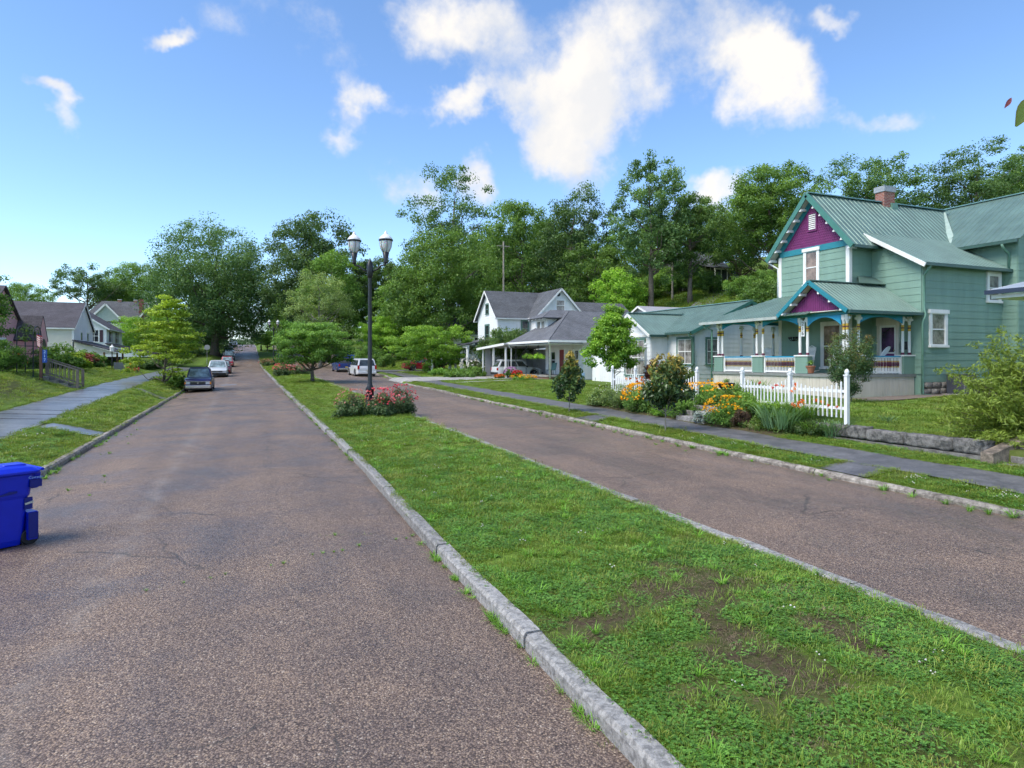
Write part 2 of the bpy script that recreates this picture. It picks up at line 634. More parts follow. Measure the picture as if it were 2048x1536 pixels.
def ground_mat():
    m = bpy.data.materials.new('ground_grass')
    N, L, B = nodes_of(m)
    geo = N.new('ShaderNodeNewGeometry')
    v = geo.outputs['Position']
    n1 = tex_noise(N, L, 0.5, 7, 0.65, v)
    n2 = tex_noise(N, L, 9, 6, 0.7, v)
    c = ramp(N, L, n2, [(0.28, (0.045, 0.085, 0.014)), (0.5, (0.105, 0.185, 0.028)), (0.72, (0.18, 0.26, 0.05))])
    c = mixc(N, L, 1.0, c, ramp(N, L, n1, [(0.35, (0.75, 0.72, 0.7)), (0.65, (1.15, 1.1, 1.0))]), 'MULTIPLY')
    at = N.new('ShaderNodeAttribute'); at.attribute_name = 'soil'
    sf = mixc(N, L, 1.0, at.outputs['Color'], ramp(N, L, n2, [(0.25, (0.35,) * 3), (0.6, (1.1,) * 3)]), 'MULTIPLY')
    n3 = tex_noise(N, L, 26, 6, 0.75, v)
    soil = ramp(N, L, n3, [(0.3, (0.035, 0.024, 0.017)), (0.55, (0.085, 0.058, 0.040)), (0.8, (0.16, 0.12, 0.085))])
    c = mixc(N, L, sf, c, soil)
    L.new(c, B.inputs['Base Color'])
    B.inputs['Roughness'].default_value = 0.9
    B.inputs['Specular IOR Level'].default_value = 0.15
    bump(N, L, B, tex_noise(N, L, 30, 6, 0.75, v), 0.8, 0.03)
    return m


def shingle_mat(name, c, c2, w=0.9, h=0.14):
    if name in MATS: return MATS[name]
    m = bpy.data.materials.new(name)
    N, L, B = nodes_of(m)
    tc = N.new('ShaderNodeTexCoord')
    uv = tc.outputs['UV']
    br = N.new('ShaderNodeTexBrick')
    br.inputs['Scale'].default_value = 1.0
    br.inputs['Brick Width'].default_value = w / 3
    br.inputs['Row Height'].default_value = h
    br.inputs['Mortar Size'].default_value = 0.008
    br.inputs['Color1'].default_value = col4(c)
    br.inputs['Color2'].default_value = col4(c2)
    br.inputs['Mortar'].default_value = col4(tuple(x * 0.4 for x in c))
    L.new(uv, br.inputs['Vector'])
    geo = N.new('ShaderNodeNewGeometry')
    n = tex_noise(N, L, 0.8, 6, 0.65, geo.outputs['Position'])
    n2 = tex_noise(N, L, 30, 3, 0.6, geo.outputs['Position'])
    a = mixc(N, L, 1.0, br.outputs['Color'], ramp(N, L, n, [(0.3, (0.72,) * 3), (0.7, (1.2,) * 3)]), 'MULTIPLY')
    a = mixc(N, L, 1.0, a, ramp(N, L, n2, [(0.3, (0.8,) * 3), (0.7, (1.2,) * 3)]), 'MULTIPLY')
    L.new(a, B.inputs['Base Color'])
    B.inputs['Roughness'].default_value = 0.85
    bump(N, L, B, br.outputs['Fac'], 0.5, -0.02)
    MATS[name] = m
    return m


def brick_mat(name, c, c2, mortar, row=0.075, w=0.21):
    if name in MATS: return MATS[name]
    m = bpy.data.materials.new(name)
    N, L, B = nodes_of(m)
    geo = N.new('ShaderNodeNewGeometry')
    sx = N.new('ShaderNodeSeparateXYZ'); L.new(geo.outputs['Position'], sx.inputs[0])
    ad = N.new('ShaderNodeMath'); L.new(sx.outputs[0], ad.inputs[0]); L.new(sx.outputs[1], ad.inputs[1])
    cb = N.new('ShaderNodeCombineXYZ'); L.new(ad.outputs[0], cb.inputs[0]); L.new(sx.outputs[2], cb.inputs[1])
    br = N.new('ShaderNodeTexBrick')
    br.inputs['Scale'].default_value = 1.0
    br.inputs['Brick Width'].default_value = w
    br.inputs['Row Height'].default_value = row
    br.inputs['Mortar Size'].default_value = 0.008
    br.inputs['Color1'].default_value = col4(c)
    br.inputs['Color2'].default_value = col4(c2)
    br.inputs['Mortar'].default_value = col4(mortar)
    L.new(cb.outputs[0], br.inputs['Vector'])
    L.new(br.outputs['Color'], B.inputs['Base Color'])
    B.inputs['Roughness'].default_value = 0.85
    MATS[name] = m
    return m


def glass_mat(name='window_glass', c=(0.02, 0.025, 0.03), rough=0.05):
    if name in MATS: return MATS[name]
    m = bpy.data.materials.new(name)
    N, L, B = nodes_of(m)
    n = tex_noise(N, L, 2.2, 5, 0.6)
    L.new(ramp(N, L, n, [(0.35, tuple(x * 0.5 for x in c)), (0.65, tuple(min(1, x * 2.0) for x in c))]), B.inputs['Base Color'])
    B.inputs['Roughness'].default_value = rough
    B.inputs['Specular IOR Level'].default_value = 0.8
    MATS[name] = m
    return m
# ------------------------------------------------------------------ the lie of the land
_py = [-80, -10, 0, 10, 20, 35, 50, 65, 80, 95, 105, 114, 122, 130, 150, 168, 180, 190, 200, 215, 240, 300, 800]
_pz = [-.7, -.08, 0, .06, .18, .34, .5, .72, .95, 1.2, 1.36, 1.62, 2.1, 2.75, 4.4, 5.8, 6.5, 6.8, 6.8, 6.3, 4.5, 0, -6]
_ty = np.arange(-80, 801, 1.0)
_tz = np.interp(_ty, _py, _pz)
_k = np.exp(-0.5 * (np.arange(-9, 10) / 4.0) ** 2)
_tz = np.convolve(np.pad(_tz, 9, mode='edge'), _k / _k.sum(), mode='valid')


def zr(y): return float(np.interp(y, _ty, _tz))


def zl(y): return zr(y) - 0.2 * min(max(y, 0), 50) / 50.0          # left edge of the left carriageway


def zrr(y): return zr(y) + 0.03 + 0.0045 * min(max(y, 0), 50)      # right carriageway


def lsw(y):                                                        # left footway
    return float(np.interp(y, [-20, 10, 20, 24, 31, 42, 53, 75, 100, 130, 200, 800], [.12, .34, .5, .57, .74, 1.0, 1.17, 1.4, 1.7, 3.2, 7.2, 2]))


def rkx(y): return float(np.interp(y, [-20, 48, 66, 90, 400], [11.3, 11.3, 13.0, 13.2, 13.2]))


def kx(y): return float(np.interp(y, [0, 8, 14, 22], [2.27, 2.31, 2.44, 2.48]))   # kerb of the median, left side


def sm(t):
    t = min(max(t, 0.0), 1.0)
    return t * t * (3 - 2 * t)


def lerp(a, b, t): return a + (b - a) * t


def road_left_z(x, y):
    t = (x + 4.0) / 6.48
    return lerp(zl(y), zr(y), t) + 0.05 * (1 - (2 * t - 1) ** 2)


def yard_r(y): return max(1.05, zr(y) + 0.35)


def ground(x, y):
    if x < -4.0:
        if x > -5.9:
            t = (-4.2 - x) / 1.7
            return lerp(zl(y) + 0.1, lsw(y), sm(t) * 0.6 + 0.4 * max(t, 0)) + 0.05 * math.sin(PI * min(max(t, 0), 1))
        if x > -8.0:
            return lsw(y) - 0.07
        s0 = lsw(y) + 0.12
        yd = max(1.95, lsw(y) + 0.55)
        if x > -11.2:
            return lerp(s0, yd, sm((-8.0 - x) / 3.2))
        return yd + min(0.02 * (-11.2 - x), 1.5) + 0.10 * math.sin(x * 0.5) * math.sin(y * 0.23)
    if x < 2.5:
        return road_left_z(x, y) - 0.10
    if x < 6.1:
        return lerp(zr(y), zrr(y), (x - 2.48) / 3.72) - 0.10
    k = rkx(y)
    if x < k + 0.05:
        return zrr(y) - 0.10
    k0 = k - 11.3
    if x < 12.3 + k0:
        t = (x - 11.5 - k0) / 0.8
        return zrr(y) + lerp(0.10, 0.20, max(t, 0))
    if x < 14.0 + k0:
        return zrr(y) + 0.13
    s0 = zrr(y) + 0.22
    yd = yard_r(y)
    xx = x - k0
    if y < 14.3:                                    # lawn held by the stone wall
        b = 0.68 if y < 11.8 else lerp(0.68, 0.97, min((y - 11.8) / 1.2, 1))
        if xx < 15.18: z = s0 + 0.05 * (xx - 14.0)
        else: z = lerp(lerp(.66, b, sm((xx - 15.18) / .4)), 1.08, sm((xx - 15.2) / 6.8))
    elif y < 26:                                    # flower beds
        z = lerp(s0, 0.98, sm((xx - 14.0) / 1.25)) if xx < 15.25 else lerp(0.98, 1.06, min((xx - 15.25) / 7, 1))
    else:
        z = lerp(s0, yd, sm((xx - 14.0) / 6.0))
    # the wooded hillside behind the houses
    if x > 30:
        h = float(np.interp(x, [30, 34, 40, 50, 67, 90, 130, 400], [0, 0.4, 2.6, 7.6, 12.4, 19, 23, 26]))
        h *= float(np.interp(y, [-40, 0, 25, 60, 90, 140, 220, 320], [0.5, 0.6, 0.75, 1.0, 1.0, 0.9, 0.7, 0.4]))
        z += h
    if y > 62:
        z += float(np.interp(y, [62, 80, 100, 140], [0, 0.4, 1.9, 3.4])) * sm((x - 14) / 14)
    if x > 20: z += 0.08 * math.sin(x * 0.6 + 1) * math.sin(y * 0.31)
    return z


_rng = np.random.RandomState(7)
_lat = _rng.rand(64, 64)


def vnoise(x, y):
    x, y = np.asarray(x, float), np.asarray(y, float)
    xi, yi = np.floor(x).astype(int), np.floor(y).astype(int)
    fx, fy = x - xi, y - yi
    fx, fy = fx * fx * (3 - 2 * fx), fy * fy * (3 - 2 * fy)
    g = lambda a, b: _lat[a % 64, b % 64]
    return (g(xi, yi) * (1 - fx) + g(xi + 1, yi) * fx) * (1 - fy) + (g(xi, yi + 1) * (1 - fx) + g(xi + 1, yi + 1) * fx) * fy


def fbm(x, y, o=4):
    s, a, t = 0, 0.5, 0
    for i in range(o):
        s = s + a * vnoise(x * 2 ** i + 13 * i, y * 2 ** i + 7 * i)
        t += a
        a *= 0.5
    return s / t


def soil_amount(x, y):
    x, y = np.asarray(x, float), np.asarray(y, float)
    med = (x > 2.3) & (x < 6.2)
    n = fbm(x * 0.85 + 5, y * 0.7 + 2, 4)
    near = np.clip((11.5 - y) / 7.0, 0, 1)
    s = np.clip((n - 0.66 + 0.25 * near) * 8, 0, 1)
    core = np.clip(1.35 - np.hypot((x - 3.7) / 1.1, (y - 5.4) / 1.6), 0, 1) + np.clip(1.1 - np.hypot((x - 4.5) / 0.9, (y - 3.9) / 0.8), 0, 1)
    n2 = fbm(x * 2.3 + 3, y * 2.1 + 8, 3)
    s = np.clip(s * 0.5 * near + core * np.clip((n - 0.45) * 7, 0, 1), 0, 1) * np.clip((n2 - 0.38) * 7, 0.1, 0.92)
    lawn = np.clip((fbm(x * 0.5 + 31, y * 0.5 + 11, 4) - 0.62) * 6, 0, 0.75)
    bank = np.clip(1.3 - np.hypot((x + 9.6) / 1.2, (y - 34) / 5.5), 0, 1) * 0.7
    bush = np.clip(1.4 - np.hypot((x - 16.6) / 1.7, (y - 8.9) / 1.6), 0, 1)
    beds = np.where((x > 14.02) & (x < 15.6) & (y > 14.1) & (y < 25.5), 0.95, 0.0)
    hill = np.where(x > 46, 0.35, 0.0) * np.clip((fbm(x * 0.2, y * 0.2) - 0.4) * 4, 0, 1)
    return np.where(med, s, np.clip(lawn * 0.5 + bank + bush + beds + hill, 0, 1))


GROUND_M = ground_mat()


def soil_attr(me):
    n = len(me.vertices)
    co = np.zeros(n * 3, dtype=np.float32)
    me.vertices.foreach_get('co', co)
    co = co.reshape(-1, 3)
    s = soil_amount(co[:, 0], co[:, 1]).astype(np.float32)
    at = me.attributes.new('soil', 'FLOAT', 'POINT')
    at.data.foreach_set('value', s)


def grid_mesh(name, xs, ys, zf, m, smooth=True):
    v = [(x, y, zf(x, y)) for y in ys for x in xs]
    nx = len(xs)
    q = [(j * nx + i, j * nx + i + 1, (j + 1) * nx + i + 1, (j + 1) * nx + i) for j in range(len(ys) - 1) for i in range(nx - 1)]
    return np_mesh(name, v, q, m, smooth=smooth)


xs = [-900, -400, -200, -120, -80, -60, -50, -42, -36, -32, -28, -25, -22, -20, -18, -16, -14, -13, -12, -11.2, -10.8, -10.4, -10, -9.6, -9.2, -8.8, -8.4, -8.15, -8.0, -7.98, -5.92, -5.9,
      -5.7, -5.4, -5.1, -4.8, -4.5, -4.21, -4.19, -3.95, -2, 0, 2, 2.49, 2.6, 6.09, 6.2, 8, 11, 11.34, 11.36, 11.5, 11.7, 11.9, 12.1, 12.28, 12.32, 13.0, 13.98, 14.02, 14.3, 14.6, 14.9, 15.17, 15.19, 15.3, 15.6, 16, 16.5, 17, 17.6, 18.2, 19, 20, 21, 22, 23.5, 25, 27, 29, 31, 33,
      35, 37, 39, 41, 43, 45, 47, 50, 53, 56, 60, 64, 68, 73, 78, 84, 90, 98, 108, 120, 140, 170, 220, 300, 500, 900]
ys = [-300, -150, -80, -50, -30, -20, -14, -9, -6, -3] + [y * 0.7 for y in range(0, 86)] + list(range(62, 120, 2)) + list(range(120, 260, 4)) + [270, 290, 320, 370, 450, 600, 900]
me = grid_mesh('ground', xs, ys, ground, GROUND_M)
soil_attr(me)
obj('ground', me, kind='structure')

# ------------------------------------------------------------------ carriageways
RM = road_mat('chip_sealed_road', (1.17, 1.11, 1.01), [(-1.5, .22, .3, (.26, .24, .23)), (2.38, .12, .8, (.06, .05, .04)), (-3.85, .2, .7, (.09, .075, .06)), (.55, .02, .7, (.05, .045, .04))])
RM2 = road_mat('chip_sealed_road_right', (1.22, 1.15, 1.04), [(11.1, .25, .85, (.10, .08, .06)), (8.6, .02, .6, (.05, .045, .04)), (10.2, .3, .3, (.12, .11, .12))])
yr = [-14, -8, -4] + [y * 1.0 for y in range(-2, 60)] + list(range(60, 262, 3))
lx = [-4.02, -3.5, -2.5, -1.2, 0, 1.2, 2.0, 2.5]
obj('road', grid_mesh('road', lx, yr, lambda x, y: road_left_z(x, y), RM), kind='structure')



def rgrid(name, x0f, x1f, ys_, zf, m, n=6):
    v, q = [], []
    for y in ys_:
        for i in range(n + 1):
            x = lerp(x0f(y), x1f(y), i / n)
            v.append((x, y, zf(x, y)))
    for j in range(len(ys_) - 1):
        for i in range(n):
            q.append((j * (n + 1) + i, j * (n + 1) + i + 1, (j + 1) * (n + 1) + i + 1, (j + 1) * (n + 1) + i))
    return np_mesh(name, v, q, m, smooth=True)


obj('road', rgrid('road', lambda y: 6.18, lambda y: rkx(y) + 0.03, yr[:-10],
    lambda x, y: zrr(y) + 0.03 * (1 - ((x - 8.75) / 2.6) ** 2), RM2), kind='structure')
# the patched repair in the left carriageway and the footpath across the median
PATCHM = mat('asphalt_patch', (0.17, 0.165, 0.175), 0.7, 0.25, 5, bump_s=0.3)
pm = rgrid('road_patch', lambda y: -1.75 + 0.08 * math.sin(3 * y), lambda y: -0.55 + 0.05 * math.sin(5 * y), [57.0, 57.5, 58, 58.5, 59.2], lambda x, y: road_left_z(x, y) + 0.006, PATCHM, 6)
obj('road_patch', pm, kind='structure')

# ------------------------------------------------------------------ median
mxs = list(np.linspace(2.64, 6.1, 36))
mys = [-10, -6, -3, -1] + [y * 0.12 for y in range(0, 90)] + [y * 0.5 for y in range(22, 120)] + list(range(60, 200, 4))


def median_z(x, y):
    t = (x - 2.6) / 3.5
    return lerp(zr(y) + 0.12, zrr(y) + 0.05, t) + 0.10 * math.sin(PI * min(max(t, 0), 1)) + 0.018 * (float(fbm(x * 2.2, y * 2.2, 3)) - 0.5)


me = rgrid('median', lambda y: kx(y) + .16, lambda y: 6.1, mys, median_z, GROUND_M, 38)
soil_attr(me)
obj('median', me, kind='structure')
PATHM = concrete_mat('old_path_concrete', (0.34, 0.32, 0.29), (0.13, 0.125, 0.115), 3, 0.8)
obj('path', rgrid('path', lambda y: 2.5, lambda y: 6.2, [96.5, 97, 98, 98.6], lambda x, y: median_z(x, y) + 0.03, PATHM, 5), kind='structure')

# ------------------------------------------------------------------ kerbs, one stone after another
KERBM = concrete_mat('kerb_granite', (0.39, 0.38, 0.365), (0.17, 0.168, 0.165), 17, 0.85)
KERBL = concrete_mat('kerb_lichen', (0.40, 0.365, 0.32), (0.13, 0.112, 0.095), 5, 0.9)
rk = random.Random(3)


def kerb(label, xf, w, hf, zf, y0, y1, m, base=0.12, rnd=0.03, step=2.4, lean=0.0, road_side=1):
    root = empty('kerb', (0, 0, 0), kind='structure')
    y = y0
    while y < y1:
        L_ = step * rk.uniform(0.75, 1.25) * (1 if y < 60 else 3)
        e = min(y + L_, y1)
        g = 0.018
        nseg = max(2, int((e - y) / (0.35 if y < 16 else 1.2)))
        dx, dz = rk.uniform(-0.016, 0.016), rk.uniform(-0.016, 0.016)
        mb = MB()
        vs, fs = [], []
        prof = [(0, -base), (0.0, 1 - rnd / 0.1 * 0.1), (0.02, 0), (w - 0.03, 0), (w, -0.02), (w, -base)]
        for i in range(nseg + 1):
            yy = lerp(y + g, e - g, i / nseg)
            h = hf(yy) + dz
            zz = zf(yy)
            x0 = xf(yy) + dx
            ji = 0.012 if y < 20 else 0.02
            a, b, c_ = rk.uniform(-ji, ji) * 0.6, rk.uniform(-ji, ji), rk.uniform(-ji, ji) * 0.8
            pr = [(0 - lean, zz - base), (0.0 + a * 0.5, zz + h - rnd), (rnd * 0.8, zz + h + c_), (w - rnd + b, zz + h + c_), (w + b, zz + h - rnd), (w, zz - base)]
            for (px, pz) in pr:
                X = x0 + (px if road_side > 0 else -px)
                vs.append((X, yy, pz))
        n = 6
        for i in range(nseg):
            for k in range(n - 1):
                f = (i * n + k, i * n + k + 1, (i + 1) * n + k + 1, (i + 1) * n + k)
                fs.append(f[::-1] if road_side > 0 else f)
        fs.append(tuple(range(n)) if road_side > 0 else tuple(range(n))[::-1])
        fs.append(tuple(nseg * n + k for k in range(n))[::-1] if road_side > 0 else tuple(nseg * n + k for k in range(n)))
        mb.add(vs, fs)
        mb.build('kerb_stone', m, root, smooth=False)
        y = e


kerb('', kx, 0.19, lambda y: 0.15, lambda y: zr(y), -4, 196, KERBM)
kerb('', lambda y: 6.22, 0.18, lambda y: 0.085, lambda y: zrr(y), -4, 120, KERBM, road_side=-1)
kerb('', lambda y: -4.0, 0.2, lambda y: 0.13, lambda y: zl(y), 4, 120, KERBL, rnd=0.05, road_side=-1)
kerb('', lambda y: rkx(y), 0.2, lambda y: 0.12, lambda y: zrr(y), -4, 49.2, KERBL, rnd=0.05)
kerb('', lambda y: rkx(y), 0.2, lambda y: 0.12, lambda y: zrr(y), 56.5, 118, KERBL, rnd=0.05)

# ------------------------------------------------------------------ footways
SWR = concrete_mat('worn_asphalt_path', (0.15, 0.145, 0.15), (0.085, 0.083, 0.088), 2.2, 0.5, bs=0.3)
SWL = concrete_mat('damp_concrete_slab', (0.22, 0.215, 0.215), (0.115, 0.112, 0.118), 1.2, 0.30, bs=0.2)


def sw_r(x, y): return zrr(y) + 0.215 + 0.012 * math.sin(y * 1.7)


ysw = [y * 0.8 for y in range(-8, 120)]
obj('pavement', rgrid('pavement', lambda y: 12.3 + rkx(y) - 11.3 + 0.05 * math.sin(y * 0.9), lambda y: 14.0 + rkx(y) - 11.3 + 0.06 * math.sin(y * 1.3 + 1), ysw, sw_r, SWR, 4), kind='structure')
for (a, b) in ((9.3, 10.5), (20.2, 21.6)):
    obj('path', rgrid('path', lambda y: 11.47, lambda y: 12.34, [a, (a + b) / 2, b], lambda x, y: zrr(y) + lerp(0.125, 0.22, (x - 11.47) / 0.87), SWR, 3), kind='structure')
pav = empty('pavement', kind='structure')
y = 11.0
while y < 92:
    e = y + 1.5
    mb = MB()
    za, zb = lsw(y) + rk.uniform(-.012, .012), lsw(e) + rk.uniform(-.012, .012)
    g = 0.022
    t = 0.1
    mb.add([(-8.0, y + g, za - t + .1), (-5.9, y + g, za - t), (-5.9, e - g, zb - t), (-8.0, e - g, zb - t + .1), (-8.0, y + g, za + .1), (-5.9, y + g, za), (-5.9, e - g, zb), (-8.0, e - g, zb + .1)],
           [(0, 3, 2, 1), (4, 5, 6, 7), (0, 1, 5, 4), (1, 2, 6, 5), (2, 3, 7, 6), (3, 0, 4, 7)])
    mb.build('slab', SWL, pav)
    y = e
for (a, b) in ((23.4, 24.6), (41.5, 42.8)):
    obj('path', rgrid('path', lambda y: -5.9, lambda y: -4.18, [a, (a + b) / 2, b], lambda x, y: ground(x, y) + 0.03, SWL, 6), kind='structure')
# driveways on the right
DRV = concrete_mat('driveway_concrete', (0.42, 0.40, 0.37), (0.24, 0.23, 0.21), 1.5, 0.7)
obj('driveway', rgrid('driveway', lambda y: 11.45, lambda y: 21.0, [49.4, 50.5, 52, 54, 56.4], lambda x, y: max(ground(x, y), zrr(y) + 0.2 if x > 11.8 else 0) + 0.03, DRV, 14), kind='structure')
obj('driveway', rgrid('driveway', lambda y: 13.3, lambda y: 25.0, [72, 73.5, 75, 76.5], lambda x, y: ground(x, y) + (0.14 if x < 16 else 0.03), SWR, 10), kind='structure')
obj('path', rgrid('path', lambda y: 13.95, lambda y: 21.5, [45.6, 46.6], lambda x, y: ground(x, y) + 0.03, DRV, 8), kind='structure')
obj('path', rgrid('path', lambda y: 22.0, lambda y: 31.0, [17.6, 18.2, 19.0], lambda x, y: ground(x, y) + 0.035, mat('brown_path', (0.17, 0.135, 0.11), 0.85, 0.3, 4), 6), kind='structure')
HDRV = concrete_mat('hill_drive_asphalt', (0.22, 0.22, 0.25), (0.14, 0.14, 0.16), 1.0, 0.8)
hp = [(44, 52), (48, 60), (52, 65), (57, 69), (63, 72), (70, 75)]
v, q = [], []
for i in range(25):
    t = i / 24 * (len(hp) - 1)
    k = min(int(t), len(hp) - 2)
    cx, cy = lerp(hp[k][0], hp[k + 1][0], t - k), lerp(hp[k][1], hp[k + 1][1], t - k)
    for s in (-1.4, 0, 1.4):
        v.append((cx - s * 0.6, cy + s * 0.8, ground(cx - s * .6, cy + s * .8) + 0.12))
for i in range(24):
    for k in range(2): q.append((i * 3 + k, i * 3 + k + 1, i * 3 + k + 4, i * 3 + k + 3))
obj('driveway', np_mesh('driveway', v, q, HDRV), kind='structure')

# ------------------------------------------------------------------ dry-stone retaining wall on the right
STONE = concrete_mat('limestone_block', (0.22, 0.21, 0.20), (0.055, 0.055, 0.054), 7, 0.92, bs=0.9)
FOOT = concrete_mat('footing', (0.26, 0.25, 0.235), (0.12, 0.115, 0.11), 6, 0.9)


def rock_mesh(lx_, ly_, lz_, seed, m, name='stone', rough=0.035, nx=3, ny=7, nz=4):
    r = np.random.RandomState(seed)
    vs, fs, idx = [], [], {}

    def key(i, j, k):
        if (i, j, k) not in idx:
            p = np.array([i / nx - .5, j / ny - .5, k / nz - .5])
            cr = 1 - 0.012 * (np.abs(p) > 0.49).sum()
            q_ = p * np.array([lx_, ly_, lz_]) * (cr if (np.abs(p) > .49).sum() > 1 else 1) + r.normal(0, rough, 3) * np.array([1, .6, .8])
            idx[(i, j, k)] = len(vs)
            vs.append(q_)
        return idx[(i, j, k)]
    for i in range(nx):
        for j in range(ny):
            fs.append((key(i, j, 0), key(i, j + 1, 0), key(i + 1, j + 1, 0), key(i + 1, j, 0)))
            fs.append((key(i, j, nz), key(i + 1, j, nz), key(i + 1, j + 1, nz), key(i, j + 1, nz)))
    for j in range(ny):
        for k in range(nz):
            fs.append((key(0, j, k), key(0, j, k + 1), key(0, j + 1, k + 1), key(0, j + 1, k)))
            fs.append((key(nx, j, k), key(nx, j + 1, k), key(nx, j + 1, k + 1), key(nx, j, k + 1)))
    for i in range(nx):
        for k in range(nz):
            fs.append((key(i, 0, k), key(i + 1, 0, k), key(i + 1, 0, k + 1), key(i, 0, k + 1)))
            fs.append((key(i, ny, k), key(i, ny, k + 1), key(i + 1, ny, k + 1), key(i + 1, ny, k)))
    return np_mesh(name, vs, fs, m)


wall = empty('retaining_wall', (15.1, 11.5, 0.4), label='low wall of long grey limestone blocks along the lawn', cat='wall')
yy = 14.3
i = 0
for ln in (0.62, 0.95, 0.6, 1.05, 1.2, 0.75):
    yc = yy - ln / 2
    hb = 0.27 + 0.02 * (i % 3)
    o = obj('stone_block', rock_mesh(0.34, ln - 0.012, hb, 40 + i, STONE, 'stone_block', 0.011, 4, 12, 5), wall)
    o.location = (15.1 - 15.1, yc - 11.5, 0.41 + 0.11 + 0.008 * (yc - 9) + hb / 2 - 0.13 - 0.4 + 0.12)
    yy -= ln
    i += 1
mb = MB()
mb.box(-0.22, 0.16, -2.4, 2.8, -0.25, 0.10)
mb.build('footing', FOOT, wall)
# steps at the right end of the wall
st = empty('stone_steps', (15.0, 8.25, 0.0), label='worn concrete garden steps at the right end of the stone wall', cat='steps')
for k in range(3):
    mb = MB(); mb.box(-0.15 + 0.32 * k, 0.9, -0.9, 0.55, 0.28 + 0.0, 0.42 + 0.15 * k - 0.02)
    mb.build('step', FOOT, st, bevel=0.015)
mb = MB()
mb.add([(-0.35, .58, .3), (1.3, .58, .3), (1.3, .85, .3), (-.35, .85, .3), (-.35, .58, .62), (1.3, .58, 1.0), (1.3, .85, 1.0), (-.35, .85, .62)],
       [(0, 3, 2, 1), (4, 5, 6, 7), (0, 1, 5, 4), (1, 2, 6, 5), (2, 3, 7, 6), (3, 0, 4, 7)])
mb.build('cheek_wall', concrete_mat('mossy_concrete', (0.30, 0.24, 0.19), (0.09, 0.075, 0.06), 4, 0.9), st, bevel=0.02)

# steps in the flower bed between the two fences
st = empty('stone_steps', (14.0, 18.2, 0.0), label='grey stone steps between the flower beds at the gap in the picket fence', cat='steps')
for k in range(3):
    mb = MB(); mb.box(0.05 + 0.38 * k, 1.6, -0.75, 0.75, 0.2, zrr(18) + 0.22 + 0.17 * (k + 1))
    mb.build('step', concrete_mat('step_stone', (0.33, 0.32, 0.31), (0.12, 0.118, 0.115), 4, 0.85), st, bevel=0.02)
for k, (dy, sd_) in enumerate(((1.05, 81), (1.75, 82))):
    o = obj('edging_stone', rock_mesh(0.4, 0.68, 0.3, sd_, STONE, 'edging_stone', 0.025), st)
    o.location = (0.45, dy, 0.68)

# ------------------------------------------------------------------ grass and clover


def np_rot(n, rng): return rng.uniform(0, 2 * PI, n)


def scatter(name, pts, scl, meshes, label=None, cat=None, tilt=0.12, seed=1, kind='stuff', parent=None):
    pts = np.asarray(pts, dtype=np.float32)
    n = len(pts)
    rng = np.random.RandomState(seed)
    me = bpy.data.meshes.new(name)
    me.vertices.add(n)
    me.vertices.foreach_set('co', pts.ravel())
    rot = np.stack([rng.normal(0, tilt, n), rng.normal(0, tilt, n), rng.uniform(0, 2 * PI, n)], 1).astype(np.float32)
    me.attributes.new('rot', 'FLOAT_VECTOR', 'POINT').data.foreach_set('vector', rot.ravel())
    me.attributes.new('scl', 'FLOAT', 'POINT').data.foreach_set('value', np.asarray(scl, dtype=np.float32))
    me.attributes.new('idx', 'INT', 'POINT').data.foreach_set('value', rng.randint(0, len(meshes), n).astype(np.int32))
    me.update()
    o = obj(name, me, parent, label, cat, None, kind)
    ng = bpy.data.node_groups.new(name + '_scatter', 'GeometryNodeTree')
    ng.interface.new_socket('Geometry', in_out='INPUT', socket_type='NodeSocketGeometry')
    ng.interface.new_socket('Geometry', in_out='OUTPUT', socket_type='NodeSocketGeometry')
    N, L = ng.nodes, ng.links
    gi, go = N.new('NodeGroupInput'), N.new('NodeGroupOutput')
    ip = N.new('GeometryNodeInstanceOnPoints')
    L.new(gi.outputs[0], ip.inputs['Points'])
    g2i = N.new('GeometryNodeGeometryToInstance')
    for m_ in reversed(meshes):
        src = bpy.data.objects.new(name + '_tuft', m_)
        oi = N.new('GeometryNodeObjectInfo')
        oi.inputs['Object'].default_value = src
        oi.inputs['As Instance'].default_value = False
        gg = N.new('GeometryNodeGeometryToInstance')
        L.new(oi.outputs['Geometry'], gg.inputs[0])
        m_.use_fake_user = True
        if 'jn' not in locals():
            jn = N.new('GeometryNodeJoinGeometry')
        L.new(gg.outputs[0], jn.inputs[0])
    L.new(jn.outputs[0], ip.inputs['Instance'])
    ip.inputs['Pick Instance'].default_value = True

    def na(nm, dt):
        a = N.new('GeometryNodeInputNamedAttribute')
        a.data_type = dt
        a.inputs['Name'].default_value = nm
        return a.outputs['Attribute']
    L.new(na('idx', 'INT'), ip.inputs['Instance Index'])
    L.new(na('rot', 'FLOAT_VECTOR'), ip.inputs['Rotation'])
    L.new(na('scl', 'FLOAT'), ip.inputs['Scale'])
    L.new(ip.outputs[0], go.inputs[0])
    md = o.modifiers.new('scatter', 'NODES')
    md.node_group = ng
    return o


